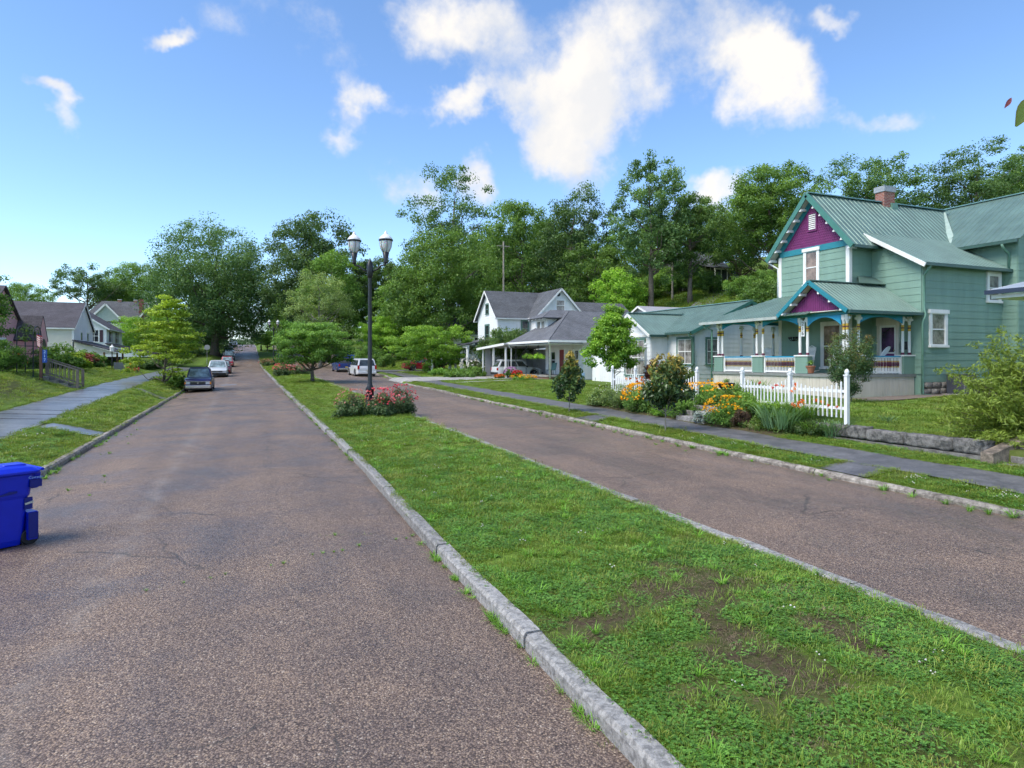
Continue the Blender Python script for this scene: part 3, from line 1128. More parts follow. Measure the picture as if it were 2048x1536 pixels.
def blades_mesh(name, n, r, hmin, hmax, w, m, seed, lean=0.5, base=0.0, arch=0.5):
    """grass-like blades: (n) arching strips"""
    rng = np.random.RandomState(seed)
    V, F, T = [], [], []
    for i in range(n):
        a = rng.uniform(0, 2 * PI)
        rr = r * math.sqrt(rng.rand())
        p = np.array([rr * math.cos(a), rr * math.sin(a), 0.0]) * (1.0 if base == 0 else base)
        d = a + rng.normal(0, 0.7)
        h = rng.uniform(hmin, hmax)
        ln = lean * rng.uniform(0.3, 1.3)
        out = np.array([math.cos(d), math.sin(d), 0]) * h * ln
        side = np.array([-math.sin(d), math.cos(d), 0]) * w * rng.uniform(0.7, 1.2)
        b = len(V)
        t0 = rng.rand()
        for s, ww in ((0, 0.6), (0.45, 1.0), (0.8, 0.65)):
            c = p + out * s ** 1.4 + np.array([0, 0, h * (s - arch * 0.5 * s ** 3)])
            V += [c - side * ww * .5, c + side * ww * .5]
            T += [t0 * 0.7 + 0.3 * s] * 2
        V.append(p + out + np.array([0, 0, h * (1 - arch * 0.62)]))
        T.append(min(1, t0 * .7 + .35))
        F += [(b, b + 1, b + 3, b + 2), (b + 2, b + 3, b + 5, b + 4), (b + 4, b + 5, b + 6, b + 6)]
    me = bpy.data.meshes.new(name)
    me.from_pydata([tuple(x) for x in V], [], [f if f[2] != f[3] else f[:3] for f in F])
    me.attributes.new('tint', 'FLOAT', 'POINT').data.foreach_set('value', np.clip(T, 0, 1).astype(np.float32))
    me.materials.append(m)
    me.update()
    return me


def clover_mesh(name, n, r, s, m, seed, h=0.03):
    rng = np.random.RandomState(seed)
    V, F, T = [], [], []
    for i in range(n):
        a, rr = rng.uniform(0, 2 * PI), r * math.sqrt(rng.rand())
        c = np.array([rr * math.cos(a), rr * math.sin(a), h * rng.uniform(.3, 1.2)])
        a0 = rng.uniform(0, 2 * PI)
        t0 = rng.rand()
        for k in range(3):
            t = a0 + k * 2 * PI / 3
            u = np.array([math.cos(t), math.sin(t), rng.uniform(-.2, .35)]) * s
            w = np.array([-math.sin(t), math.cos(t), 0]) * s * .5
            b = len(V)
            V += [c, c + u * .6 + w, c + u, c + u * .6 - w]
            T += [t0] * 4
            F.append((b, b + 3, b + 2, b + 1))
    me = bpy.data.meshes.new(name)
    me.from_pydata([tuple(x) for x in V], [], F)
    me.attributes.new('tint', 'FLOAT', 'POINT').data.foreach_set('value', np.asarray(T, dtype=np.float32))
    me.materials.append(m)
    me.update()
    return me


GRASSM = leaf_mat('grass_blade', (0.095, 0.170, 0.020), (0.300, 0.450, 0.065), 0.35, 0.45)
GRASSY = leaf_mat('grass_blade_yellowish', (0.130, 0.180, 0.025), (0.360, 0.410, 0.085), 0.35, 0.5)
CLOVM = leaf_mat('clover_leaf', (0.068, 0.176, 0.027), (0.189, 0.392, 0.068), 0.3, 0.5)
WEEDM = leaf_mat('crabgrass_blade', (0.095, 0.230, 0.027), (0.284, 0.567, 0.068), 0.35, 0.4)
DRYM = leaf_mat('dry_thatch', (0.10, 0.07, 0.04), (0.30, 0.24, 0.15), 0.2, 0.8)
WHITEF = leaf_mat('clover_bloom', (0.55, 0.52, 0.48), (0.8, 0.78, 0.74), 0.2, 0.7)
short = [blades_mesh('grass_tuft', 55, .15, .03, .075, .006, GRASSM, k, .8) for k in range(3)]
shorty = [blades_mesh('grass_tuft', 55, .16, .03, .07, .007, GRASSY, 10 + k, .8) for k in range(2)]
clov = [clover_mesh('clover_patch', 60, .15, .014, CLOVM, 20 + k) for k in range(3)]
weed = [blades_mesh('weed_tuft', 34, .04, .09, .19, .010, WEEDM, 30 + k, 1.1, arch=.75) for k in range(3)]
thin = [blades_mesh('grass_wisp', 12, .10, .05, .13, .005, GRASSM, 40 + k, 1.0) for k in range(2)]
dry = [blades_mesh('thatch', 40, .15, .01, .035, .004, DRYM, 50 + k, 2.2, arch=.9) for k in range(2)]


def bloom_mesh(name, m, s, seed):
    rng = np.random.RandomState(seed)
    mb = MB()
    for i in range(3):
        x, y_ = rng.uniform(-.08, .08, 2)
        z = rng.uniform(.05, .08)
        mb.lathe([(s * .4, z - s * .6), (s, z), (s * .6, z + s * .8), (0.001, z + s)], (x, y_, 0), 6)
    me = mb.mesh(name, m)
    me.attributes.new('tint', 'FLOAT', 'POINT').data.foreach_set('value', rng.rand(len(me.vertices)).astype(np.float32))
    return me


blooms = [bloom_mesh('clover_bloom', WHITEF, .011, 3), bloom_mesh('clover_bloom', WHITEF, .013, 4)]
G = np.random.RandomState(11)


def area(x0, x1, y0, y1, dens, keep=None):
    n = int((x1 - x0) * (y1 - y0) * dens)
    x, y_ = G.uniform(x0, x1, n), G.uniform(y0, y1, n)
    if keep is not None:
        k = keep(x, y_) > G.rand(n)
        x, y_ = x[k], y_[k]
    return x, y_


def put(parts, zf):
    """parts: list of (x array, y array, scale range)"""
    P, S = [], []
    for x, y_, (a, b) in parts:
        for xx, yy_ in zip(x, y_):
            if zf is mz and xx < kx(yy_) + .2: continue
            P.append((xx, yy_, zf(float(xx), float(yy_)) - 0.004))
            S.append(G.uniform(a, b))
    return P, S


mz = lambda x, y_: median_z(x, y_)
mask_g = lambda x, y_: np.clip(1.05 - 1.5 * soil_amount(x, y_), 0.02, 1) * np.clip(0.45 + 1.2 * fbm(x * 1.3 + 9, y_ * 1.3, 3), 0, 1)
mask_c = lambda x, y_: np.clip(1.1 - 1.4 * soil_amount(x, y_), 0.03, 1) * np.clip(fbm(x * 1.1 + 40, y_ * 1.1 + 3, 3) * 5 - 1.5, 0, 1)
P, S = put([area(2.48, 6.02, 2.0, 9, 68, mask_g) + ((.65, 1.1),), area(2.48, 6.02, 9, 18, 46, mask_g) + ((1.0, 1.5),),
            area(2.48, 6.02, 18, 32, 22, mask_g) + ((1.2, 1.9),), area(2.48, 6.02, 32, 60, 10, mask_g) + ((1.6, 2.4),), area(2.48, 6.02, 60, 130, 3) + ((2, 3.2),)], mz)
scatter('median_grass', P, S, short + shorty, 'short mown grass growing on the median strip', 'grass')
P, S = put([area(2.48, 6.02, 2.0, 8, 95, mask_c) + ((.7, 1.2),), area(2.48, 6.02, 8, 16, 60, mask_c) + ((.9, 1.4),), area(2.48, 6.02, 16, 30, 10, mask_c) + ((1.2, 1.7),)], mz)
scatter('median_clover', P, S, clov, 'patches of clover between the median grass', 'clover')
P, S = put([area(2.55, 5.95, 2.4, 9, 4.5) + ((.3, .9),), area(2.5, 6.0, 9, 20, 2.2) + ((.5, 1.1),), area(2.5, 2.75, 3, 18, 6) + ((.4, .8),), area(6.0, 6.08, 3, 20, 9) + ((.4, .9),)], mz)
scatter('median_weeds', P, S, weed, 'bright tufts of coarse weed grass on the median', 'weeds')
P, S = put([area(2.5, 6.0, 2.2, 11, 26) + ((.6, 1.2),)], mz)
scatter('median_wisps', P, S, thin, 'long thin grass wisps on the median', 'grass')
P, S = put([area(2.5, 6.0, 2.2, 11, 70, lambda x, y_: soil_amount(x, y_) * 1.2) + ((.6, 1.2),)], mz)
scatter('dry_thatch', P, S, dry, 'dry brown thatch on the bare soil of the median', 'thatch')
P, S = put([area(2.8, 6.0, 3, 9, 1.6, mask_c) + ((.6, .85),), area(2.8, 6.0, 9, 22, 1.2, mask_c) + ((.7, .95),)], mz)
scatter('median_clover_blooms', P, S, blooms, 'small white clover blooms scattered over the median', 'flowers')
# tufts growing along the foot of the kerbs and in the cracks
P, S = put([(G.normal(2.26, .015, 40), G.uniform(3.2, 9, 40), (.35, .8)), (G.normal(2.45, .02, 60), G.uniform(16, 45, 60), (.4, .9))], lambda x, y_: zr(y_))
P2, S2 = put([(G.normal(11.25, .06, 110), G.uniform(5, 36, 110), (.4, 1.1)), (G.normal(11.0, .15, 40), G.uniform(6, 26, 40), (.3, .8))], lambda x, y_: zrr(y_))
P3, S3 = put([(G.normal(-3.93, .05, 80), G.uniform(13, 60, 80), (.4, 1.0)), (G.uniform(-3.6, -2.6, 14), G.uniform(13, 26, 14), (.25, .6))], lambda x, y_: road_left_z(x, y_))
ck = [(-1.0 + 0.13 * i + G.normal(0, .02), 8.05 + 0.045 * i + 0.06 * math.sin(i) + G.normal(0, .02)) for i in range(26) if G.rand() < .7] + [(1.0 + .1 * i, 9.6 - .02 * i) for i in range(8)]
P4 = [(a, b, road_left_z(a, b)) for a, b in ck]
S4 = list(G.uniform(.15, .35, len(P4)))
scatter('kerb_weeds', P + P2 + P3 + P4, S + S2 + S3 + S4, weed + thin, 'weeds growing along the foot of the kerbs', 'weeds')
# ragged grass along the edges of the footways
E_, ES = [], []
for (x0, y0_, y1_, nn, zf_) in ((12.3, 5, 48, 420, lambda x, y_: zrr(y_) + .2), (14.02, 5, 14.3, 160, lambda x, y_: zrr(y_) + .2), (14.02, 25.5, 48, 120, lambda x, y_: zrr(y_) + .2), (-5.9, 12, 75, 320, lambda x, y_: lsw(y_) - .01), (-8.02, 12, 75, 300, lambda x, y_: lsw(y_) + .09), (11.5, 5, 48, 260, lambda x, y_: zrr(y_) + .1), (-4.22, 12, 60, 240, lambda x, y_: zl(y_) + .1), (2.5, 2.4, 12, 130, lambda x, y_: zr(y_) + .13), (2.68, 15, 40, 160, lambda x, y_: zr(y_) + .13), (6.03, 2.4, 40, 240, lambda x, y_: zrr(y_) + .06)):
    for yy_ in G.uniform(y0_, y1_, nn):
        xx_ = x0 + G.normal(0, .035)
        E_.append((xx_, yy_, zf_(xx_, yy_)))
        ES.append(G.uniform(.4, .8) * (1 if yy_ < 14 else 1.5))
for (x0, x1, yy_) in ((11.5, 12.3, 9.3), (11.5, 12.3, 10.5), (11.5, 12.3, 20.2), (11.5, 12.3, 21.6), (-5.9, -4.2, 23.4), (-5.9, -4.2, 24.6), (-5.9, -4.2, 41.5), (-5.9, -4.2, 42.8)):
    for xx_ in G.uniform(x0, x1, 22):
        E_.append((xx_, yy_ + G.normal(0, .04), ground(xx_, yy_) + .02))
        ES.append(G.uniform(.6, 1.2))
scatter('edge_grass', E_, ES, short + shorty, 'ragged grass along the edges of footways and kerbs', 'grass')
# verges and lawns
gz = lambda x, y_: ground(x, y_)


def not_path_l(x, y_):
    return np.where(((y_ > 23.3) & (y_ < 24.7)) | ((y_ > 41.4) & (y_ < 42.9)), 0, 1.0)


def not_path_r(x, y_):
    return np.where(((y_ > 9.2) & (y_ < 10.6)) | ((y_ > 20.1) & (y_ < 21.7)), 0, 1.0)


P, S = put([area(-5.86, -4.22, 13, 24, 30, not_path_l) + ((1.0, 1.6),), area(-5.86, -4.22, 24, 40, 18, not_path_l) + ((1.3, 2.1),), area(-5.86, -4.22, 40, 75, 8, not_path_l) + ((1.6, 2.6),),
            area(-14, -8.05, 24, 40, 8) + ((1.3, 2.2),), area(-13, -8.05, 40, 70, 5) + ((1.6, 2.6),)], gz)
scatter('left_verge_grass', P, S, short + shorty, 'grass on the verge and bank along the left footway', 'grass')
P, S = put([area(11.52, 12.28, 5, 16, 46, not_path_r) + ((.9, 1.5),), area(11.52, 12.28, 16, 30, 26, not_path_r) + ((1.2, 1.9),), area(11.52, 12.28, 30, 49, 12, not_path_r) + ((1.6, 2.4),),
            area(14.05, 14.95, 7.7, 14.2, 40) + ((.9, 1.4),)], gz)
scatter('right_verge_grass', P, S, short + shorty, 'grass verge between the right kerb and the footway', 'grass')
P, S = put([area(11.55, 12.25, 5, 15, 26, not_path_r) + ((1, 1.5),), area(14.05, 14.9, 7.7, 14.2, 18) + ((1, 1.4),), area(-5.8, -4.3, 13, 24, 9, not_path_l) + ((1.2, 1.8),)], gz)
scatter('verge_clover', P, S, clov, 'clover mixed into the roadside verges', 'clover')
P, S = put([area(11.6, 12.25, 5, 16, 5, not_path_r) + ((.7, 1.0),), area(-5.8, -4.3, 14, 30, 1, not_path_l) + ((.9, 1.2),)], gz)
scatter('verge_clover_blooms', P, S, blooms, 'white clover blooms in the roadside verges', 'flowers')
P, S = put([area(15.35, 22.5, 6, 12.9, 22, lambda x, y_: 1 - soil_amount(x, y_)) + ((1.0, 1.6),), area(16, 22.5, 13, 19, 9) + ((1.3, 2),), area(22, 34, 8, 17.5, 7) + ((1.3, 2.1),)], gz)
scatter('front_lawn_grass', P, S, short + shorty, 'mown lawn in front of the green house', 'grass')
P, S = put([area(14.1, 20, 26, 45.4, 9) + ((1.4, 2.3),), area(14.1, 19, 47, 49, 6) + ((1.5, 2.5),), area(14.6, 34, 57, 72, 2.5) + ((1.8, 3),), area(15, 40, 77, 115, 1.6) + ((2.5, 4.5),)], gz)
scatter('bungalow_lawn_grass', P, S, short + shorty, 'mown lawn in front of the grey roofed bungalow', 'grass')
P, S = put([area(42, 72, 45, 90, 1.6) + ((4, 8),)], gz)
scatter('hill_grass', P, S, short + shorty, 'rough grass on the hillside behind the houses', 'grass')
# ------------------------------------------------------------------ vegetation builders
BARK = mat('bark', (0.13, 0.11, 0.09), 0.95, 0.35, 6, bump_s=0.6, bump_scale=25)
BARKP = mat('bark_pale', (0.26, 0.24, 0.21), 0.95, 0.3, 6, bump_s=0.6, bump_scale=25)
FOL = {
    'deep': leaf_mat('foliage_deep', (0.047, 0.103, 0.031), (0.192, 0.298, 0.076)),
    'oak': leaf_mat('foliage_oak', (0.052, 0.120, 0.045), (0.210, 0.342, 0.106)),
    'mid': leaf_mat('foliage_mid', (0.066, 0.151, 0.036), (0.283, 0.457, 0.089)),
    'light': leaf_mat('foliage_light', (0.075, 0.178, 0.035), (0.320, 0.536, 0.098)),
    'pale': leaf_mat('foliage_pale', (0.140, 0.228, 0.078), (0.462, 0.593, 0.200)),
    'lime': leaf_mat('foliage_lime', (0.097, 0.238, 0.029), (0.450, 0.714, 0.088)),
    'yellowgreen': leaf_mat('foliage_yellowgreen', (0.128, 0.238, 0.024), (0.599, 0.754, 0.088)),
    'magnolia': leaf_mat('foliage_magnolia', (0.030, 0.072, 0.025), (0.117, 0.188, 0.050), 0.15, 0.3, extra=(0.46, 0.34, 0.07)),
    'rose': leaf_mat('foliage_rose', (0.034, 0.079, 0.035), (0.150, 0.238, 0.088), 0.2, extra=(0.16, 0.08, 0.05)),
    'myrtle': leaf_mat('foliage_myrtle', (0.043, 0.100, 0.035), (0.160, 0.278, 0.088), 0.25, extra=(0.22, 0.16, 0.05)),
    'juniper': leaf_mat('foliage_juniper', (0.063, 0.148, 0.027), (0.342, 0.457, 0.068), 0.3, extra=(0.26, 0.36, 0.06)),
    'silver': leaf_mat('foliage_silver', (0.22, 0.28, 0.25), (0.50, 0.56, 0.52), 0.2, 0.7),
    'brown': leaf_mat('foliage_brown', (0.05, 0.03, 0.02), (0.15, 0.10, 0.065), 0.1, 0.8),
    'maroon': leaf_mat('foliage_maroon', (0.108, 0.024, 0.027), (0.342, 0.100, 0.057), 0.25),
    'iris': leaf_mat('foliage_iris', (0.097, 0.198, 0.098), (0.320, 0.497, 0.232), 0.25),
}


def leaves(cent, rad, per, size, rng, flat=0.7, up=0.35, tint0=None, droop=0.0, aspect=0.55, shell=0.55):
    """leaf quads round clump centres: returns verts, quads, tints"""
    n = len(cent)
    cent = np.repeat(cent, per, axis=0)
    rad = np.repeat(rad, per)
    m = len(cent)
    d = rng.normal(0, 1, (m, 3))
    d /= np.linalg.norm(d, axis=1, keepdims=True) + 1e-9
    r = rng.rand(m) ** shell
    off = d * (r * rad)[:, None] * np.array([1, 1, flat])
    pos = cent + off
    pos[:, 2] -= droop * (np.hypot(off[:, 0], off[:, 1])) ** 1.3
    nrm = d * 0.75 + rng.normal(0, 0.65, (m, 3)) + np.array([0, 0, up])
    nrm /= np.linalg.norm(nrm, axis=1, keepdims=True) + 1e-9
    t = np.cross(nrm, rng.normal(0, 1, (m, 3)))
    t /= np.linalg.norm(t, axis=1, keepdims=True) + 1e-9
    b = np.cross(nrm, t)
    s = (size * rng.uniform(0.6, 1.35, m))[:, None]
    v = np.empty((m, 4, 3))
    v[:, 0] = pos - t * s
    v[:, 1] = pos + b * s * aspect + nrm * s * 0.12
    v[:, 2] = pos + t * s
    v[:, 3] = pos - b * s * aspect + nrm * s * 0.12
    q = np.arange(m * 4).reshape(m, 4)
    ct = np.repeat(rng.uniform(0.15, 0.75, n) if tint0 is None else tint0, per)
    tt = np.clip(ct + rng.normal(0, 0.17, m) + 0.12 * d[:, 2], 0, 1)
    return v.reshape(-1, 3), q, np.repeat(tt, 4)


def limb_pts(p, q, rng, sag=0.12, n=4):
    p, q = np.asarray(p, float), np.asarray(q, float)
    out = []
    L_ = np.linalg.norm(q - p)
    j = rng.normal(0, 0.05 * L_, (n + 1, 3))
    for i in range(n + 1):
        t = i / n
        c = p * (1 - t) + q * t
        c[2] += -sag * L_ * (t - t * t) * 2
        c += j[i] * (0 if i in (0, n) else 1)
        out.append(tuple(c))
    return out


def tree_data(seed, h, rx, cb, n_cl, per, leaf, fol, cl_r=0.17, trunk_r=None, ry=None, layers=0, top=0.0, bark=None, flat=0.7, bare=0.0, lean=(0, 0), shape='round', trunk_n=1, droop=0.0, fork=0.35, tk=0.38, aspect=.55):
    """returns (wood mesh, crown mesh) round the origin; cb = height of the crown's underside"""
    rng = np.random.RandomState(seed)
    ry = ry or rx
    trunk_r = trunk_r or h * 0.022
    ch = h - cb
    far = leaf > .13
    n_cl = int(n_cl * (2.3 if far else 2.0))
    leaf *= .6 if far else .72
    cl_r *= 1.08
    per = int(per * 1.2)
    C, Rr = [], []
    tries = 0
    lob = rng.normal(0, 1, (7, 3))
    lob /= np.linalg.norm(lob, axis=1, keepdims=True)
    la = rng.uniform(-0.22, 0.22, 7)
    while len(C) < n_cl and tries < n_cl * 60:
        tries += 1
        d = rng.normal(0, 1, 3)
        d /= np.linalg.norm(d)
        rr = rng.rand() ** 0.38
        k = 1 + float((np.clip(lob @ d, 0, 1) ** 3) @ la)
        p = d * rr * k
        if shape == 'cone':
            zz = (p[2] + 1) / 2
            p[:2] *= (1.15 - 0.85 * zz)
        elif shape == 'flat':
            p[2] = p[2] * 0.9
            if p[2] < -0.3: p[2] = -0.3 - 0.3 * rng.rand()
        elif shape == 'vase':
            zz = (p[2] + 1) / 2
            p[:2] *= (0.55 + 0.5 * zz)
        elif shape == 'dome':
            if p[2] < -0.25: p[2] *= 0.6
        z = cb + ch * (p[2] * 0.5 + 0.5) * (0.96)
        if layers:
            zq = cb + ch * (round(((z - cb) / ch) * layers) / layers)
            z = zq + rng.normal(0, ch * 0.03)
        C.append((p[0] * rx + lean[0] * z / h, p[1] * ry + lean[1] * z / h, z))
        Rr.append(rng.uniform(0.6, 1.25) * cl_r * (rx + ry + ch * 0.5) / 2.5)
    C, Rr = np.array(C), np.array(Rr)
    # wood
    mb = MB()
    for tn in range(trunk_n):
        a = 2 * PI * tn / max(trunk_n, 1)
        o = np.array([math.cos(a), math.sin(a), 0]) * (0 if trunk_n == 1 else rx * 0.06)
        spread = np.array([math.cos(a), math.sin(a), 0]) * (0 if trunk_n == 1 else rx * 0.28)
        tp = cb + ch * 0.72
        pts = []
        for i in range(9):
            t = i / 8
            pts.append((o[0] + spread[0] * t + lean[0] * t * tp / h + rng.normal(0, 0.012 * h) * (i > 0) * (i / 8), o[1] + spread[1] * t + lean[1] * t * tp / h + rng.normal(0, 0.012 * h) * (i / 8), -0.15 + t * (tp + 0.15)))
        rads = [trunk_r * (1.35 if i == 0 else 1.0) * (1 - 0.85 * i / 8) / (1 if trunk_n == 1 else 1.5) for i in range(9)]
        mb.tube(pts, rads, 8)
        if tn == 0: tpts = pts
    nl = min(len(C), 26)
    sel = rng.permutation(len(C))[:nl]
    for i in sel:
        c = C[i]
        hz = np.hypot(c[0], c[1])
        t = np.clip((c[2] - hz * 0.75) / tpts[-1][2], fork * cb / h + 0.05, 0.97)
        k = min(int(t * 8), 7)
        f_ = t * 8 - k
        st_ = np.array(tpts[k]) * (1 - f_) + np.array(tpts[k + 1]) * f_
        r0 = trunk_r * (1 - 0.8 * t) * 0.5
        mb.tube(limb_pts(st_, c, rng, 0.10), [r0, r0 * .8, r0 * .55, r0 * .35, r0 * .15], 5, cap=False)
    wood = mb.mesh('trunk', bark or BARK, smooth=True)
    # leaves; clumps high and outside are lighter
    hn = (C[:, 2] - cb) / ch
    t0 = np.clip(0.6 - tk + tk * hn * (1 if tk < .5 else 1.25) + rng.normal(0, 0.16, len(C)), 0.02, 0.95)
    keep = rng.rand(len(C)) >= bare
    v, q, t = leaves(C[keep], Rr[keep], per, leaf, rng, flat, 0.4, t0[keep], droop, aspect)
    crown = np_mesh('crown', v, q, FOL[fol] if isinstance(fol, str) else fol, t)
    return wood, crown


def place_tree(name, label, data, loc, rz=0.0, s=1.0, cat='tree', group=None):
    r = empty(name, loc, rz, label, cat, group)
    r.scale = (s, s, s) if isinstance(s, (int, float)) else s
    obj('trunk', data[0], r)
    obj('crown', data[1], r)
    return r


def wpos(px, d):
    """map position of the thing the photograph shows in column px at depth d"""
    u = (px - 1024) / 1300.0
    return d * (CS + u * CC), d * (CC - u * CS)


# ------------------------------------------------------------------ trees
def T(name, label, px, d, data, rz=0.0, s=1.0, dz=0.0, group=None, cat='tree'):
    x, y_ = wpos(px, d)
    return place_tree(name, label, data, (x, y_, ground(x, y_) + dz), rz, s, cat, group)


FAR = 'trees on the hillside behind the houses'
oak = tree_data(1, 25.5, 11.4, 1.9, 250, 135, 0.30, 'oak', 0.165, 0.85, fork=2.6)
place_tree('oak_tree', 'huge dark green oak on the left verge over the parked cars', oak, (-5.15, 137, 2.7), 0.4)
# the trees right of the road, far to near
d1 = tree_data(2, 23, 7.6, 3, 100, 140, 0.28, 'oak', 0.15)
T('shade_tree', 'dark round-headed tree just right of the road crest', 622, 118, d1, 0.3, (1.25, 1.25, 1.3))
d2 = tree_data(3, 15, 5.0, 3.4, 60, 120, 0.2, 'pale', 0.16, bark=BARKP, trunk_r=.3, bare=.1)
T('pale_tree', 'thin pale green tree with a bare grey trunk behind the street lamps', 640, 96, d2, 1.3)
d3 = tree_data(4, 19, 5.6, 3.5, 80, 130, 0.26, 'light', 0.16)
T('shade_tree', 'bright green tree rising behind the pale bare-trunked tree', 668, 108, d3, .9, group=None)
d4 = tree_data(5, 20, 5.5, 3, 80, 120, 0.28, 'deep', 0.15)
T('shade_tree', 'dark tree showing between the two lamp heads', 745, 122, d4, .2)
d5 = tree_data(6, 17, 8.2, 2.5, 130, 150, 0.24, 'mid', 0.15)
T('shade_tree', 'broad mid green tree left of the white gabled house', 890, 93, d5, .6, (1.05, 1.05, 1.12))
T('shade_tree', 'soft green tree behind the lamp post, left of the broad tree', 815, 99, tree_data(31, 15, 5.4, 2, 80, 130, .24, 'mid', .16), 2.1, 1.0)
d6 = tree_data(7, 27, 7.5, 6, 80, 100, 0.26, 'oak', 0.13, bare=.12)
T('tall_tree', 'tall open-crowned tree topping the skyline above the broad tree', 905, 118, d6, 2.2, 1.3, dz=-1)
d7 = tree_data(8, 22, 6.4, 3, 95, 120, 0.25, 'mid', 0.14)
T('tall_tree', 'leafy tree directly above the white gabled house roof', 1045, 104, d7, 1.2, (1.05, 1.05, 1.14))
T('tall_tree', 'leaning tree with a long ragged right side above the bungalow', 1125, 98, tree_data(32, 19.5, 6.2, 3, 80, 110, .25, 'oak', .14, lean=(2.4, -1.0), bare=.1), .2, (1, 1, 1.16))
d8 = tree_data(9, 13, 5, 2, 60, 130, 0.24, 'mid', 0.17)
T('shade_tree', 'low rounded tree at the foot of the hill behind the bungalow', 1190, 92, d8, .4)
T('shade_tree', 'lime green low tree behind the bungalow chimney side', 1235, 84, tree_data(33, 8, 3.6, 1, 50, 120, .2, 'lime', .18), .4)
d9 = tree_data(10, 19, 5.0, 4.0, 85, 110, 0.24, 'oak', 0.14, bare=.12)
T('hill_tree', 'tall slender tree with ivy-dark trunk on the grassy hillside', 1302, 84, d9, .7, (1, 1, 1.12), group=FAR)
d10 = tree_data(11, 15.5, 5.2, 4.2, 62, 95, 0.24, 'deep', 0.13, bare=.22, shape='vase')
T('hill_tree', 'open vase-shaped tree beside the hill driveway', 1380, 84, d10, 2.0, group=FAR)
d11 = tree_data(12, 19, 6.6, 4.5, 115, 130, 0.26, 'mid', 0.15)
T('hill_tree', 'dense green tree on the hill left of the purple gable', 1540, 82, d11, .1, (.92, .92, .84), group=FAR)
d12 = tree_data(13, 20, 7.0, 3, 105, 115, 0.25, 'oak', 0.14, bare=.08)
T('hill_tree', 'large tree behind the green house chimney', 1735, 68, d12, 1.4, (.80, .80, .72), group=FAR)
T('hill_tree', 'large tree behind the far right roof of the green house', 1950, 66, d12, 3.9, (.72, .72, .64), group=FAR)
T('hill_tree', 'ragged tree at the far right edge behind the green house', 2095, 70, d11, 4.4, (.7, .7, .6), group=FAR)
# fill behind: a second, more distant row along the hillside
row = [(560, 165, d1, .8), (596, 150, d5, .9), (700, 140, d4, .9), (780, 128, d7, .85), (960, 135, d5, 1.0), (1000, 125, d4, 1.0), (1080, 125, d5, 1.05), (1160, 118, d7, .75), (1250, 110, d8, 1.0), (1330, 108, d8, 1.0), (1400, 116, d5, .8), (1480, 96, d8, 1.05), (1600, 92, d8, .6), (1660, 86, d8, .55), (1840, 84, d8, .5), (2010, 84, d8, .6)]
names = ['beside the road crest', 'left of the dark crest tree', 'between the lamp post and the bright tree', 'behind the lamp head', 'left of the leafy tree over the gabled house', 'behind the leafy tree over the gabled house', 'between the leafy tree and the leaning tree', 'right of the leaning tree', 'left of the ivy-dark hill tree', 'between the two hillside trunks', 'behind the hill house', 'above the hill shrubs', 'over the purple gable', 'left of the chimney tree', 'between the chimney tree and its right neighbour', 'behind the far right roof']
for i, ((px, d, dat, s), nm) in enumerate(zip(row, names)):
    T('background_tree', 'background tree in the far row, ' + nm, px, d, dat, i * 1.7, s, dz=-.5, group='far row of trees')
# undergrowth on the hill and at the wood's edge
und = tree_data(14, 4.2, 2.6, 0.1, 40, 110, 0.17, 'mid', 0.24)
und2 = tree_data(15, 3.4, 2.4, 0.1, 36, 110, 0.15, 'light', 0.25)
us = [(1478, 78, und2, .8, 'round pale shrub below the hill house'), (1345, 62, und, .75, 'shrub left of the hill driveway foot'), (1400, 70, und, .6, 'small dark shrub by the hill driveway'), (1530, 74, und, .8, 'shrub right of the pale round hill shrub'), (1545, 60, und, 1.1, 'dark shrub against the left side of the green house'),
      (1425, 88, und, .8, 'dark shrub under the screened porch'), (1250, 96, und, 1.1, 'shrub at the wood edge above the bungalow'), (1210, 104, und, 1.4, 'shrub behind the bungalow roof left end'), (1110, 100, und2, 1.4, 'light shrub behind the white gable'), 
      (1365, 100, und, 1.3, 'dark shrub left of the hill house'), (1170, 78, und2, 1.0, 'light shrub behind the grey bungalow roof'), (640, 115, und, 1.4, 'dark shrub behind the small median tree'), (1310, 98, und, 1.2, 'dark shrub behind the ivy-dark trunk')]
for i, (px, d, dat, s, lb) in enumerate(us):
    T('shrub', lb, px, d, dat, i * 1.1, s, group='undergrowth on the hill', cat='shrub')
bsh = tree_data(16, 1.9, 1.15, .05, 26, 110, 0.09, 'mid', .26)
T('shrub', 'clipped round shrub on the grass right of the white minivan', 772, 84, bsh, 0, 1.0, cat='shrub')
T('shrub', 'loose green shrub on the slope above the blue pickup', 738, 90, und2, 0, .9, cat='shrub')

# nearer small trees
dog = tree_data(17, 5.0, 3.45, 1.15, 110, 130, 0.105, 'light', 0.16, 0.16, layers=6, flat=.42, shape='flat', fork=.9)
place_tree('dogwood_tree', 'spreading green dogwood standing alone on the median', dog, (5.0, 53.5, median_z(5, 53.5)), .5)
T('dogwood_tree', 'smaller dogwood farther up the median beside the far lamp', 535, 140, dog, 1.5, .95)
ld = tree_data(18, 6.5, 2.9, .3, 62, 100, 0.115, 'yellowgreen', 0.14, 0.10, layers=8, flat=.32, shape='cone', lean=(.5, 0))
place_tree('dogwood_tree', 'yellow-green layered tree on the left verge beside the blue pickup', ld, (-5.25, 51.5, ground(-5.25, 51.5)), .3, (1.05, 1.05, .98))
lm = tree_data(19, 8.5, 4.2, .5, 70, 120, .17, 'lime', .17)
T('shade_tree', 'bright green leafy tree behind the yellow-green verge tree', 330, 88, lm, .2, (.95, .95, .82))
T('shade_tree', 'bright green leafy tree in front of the brick house', 258, 100, lm, 1.9, (.75, .75, .78))
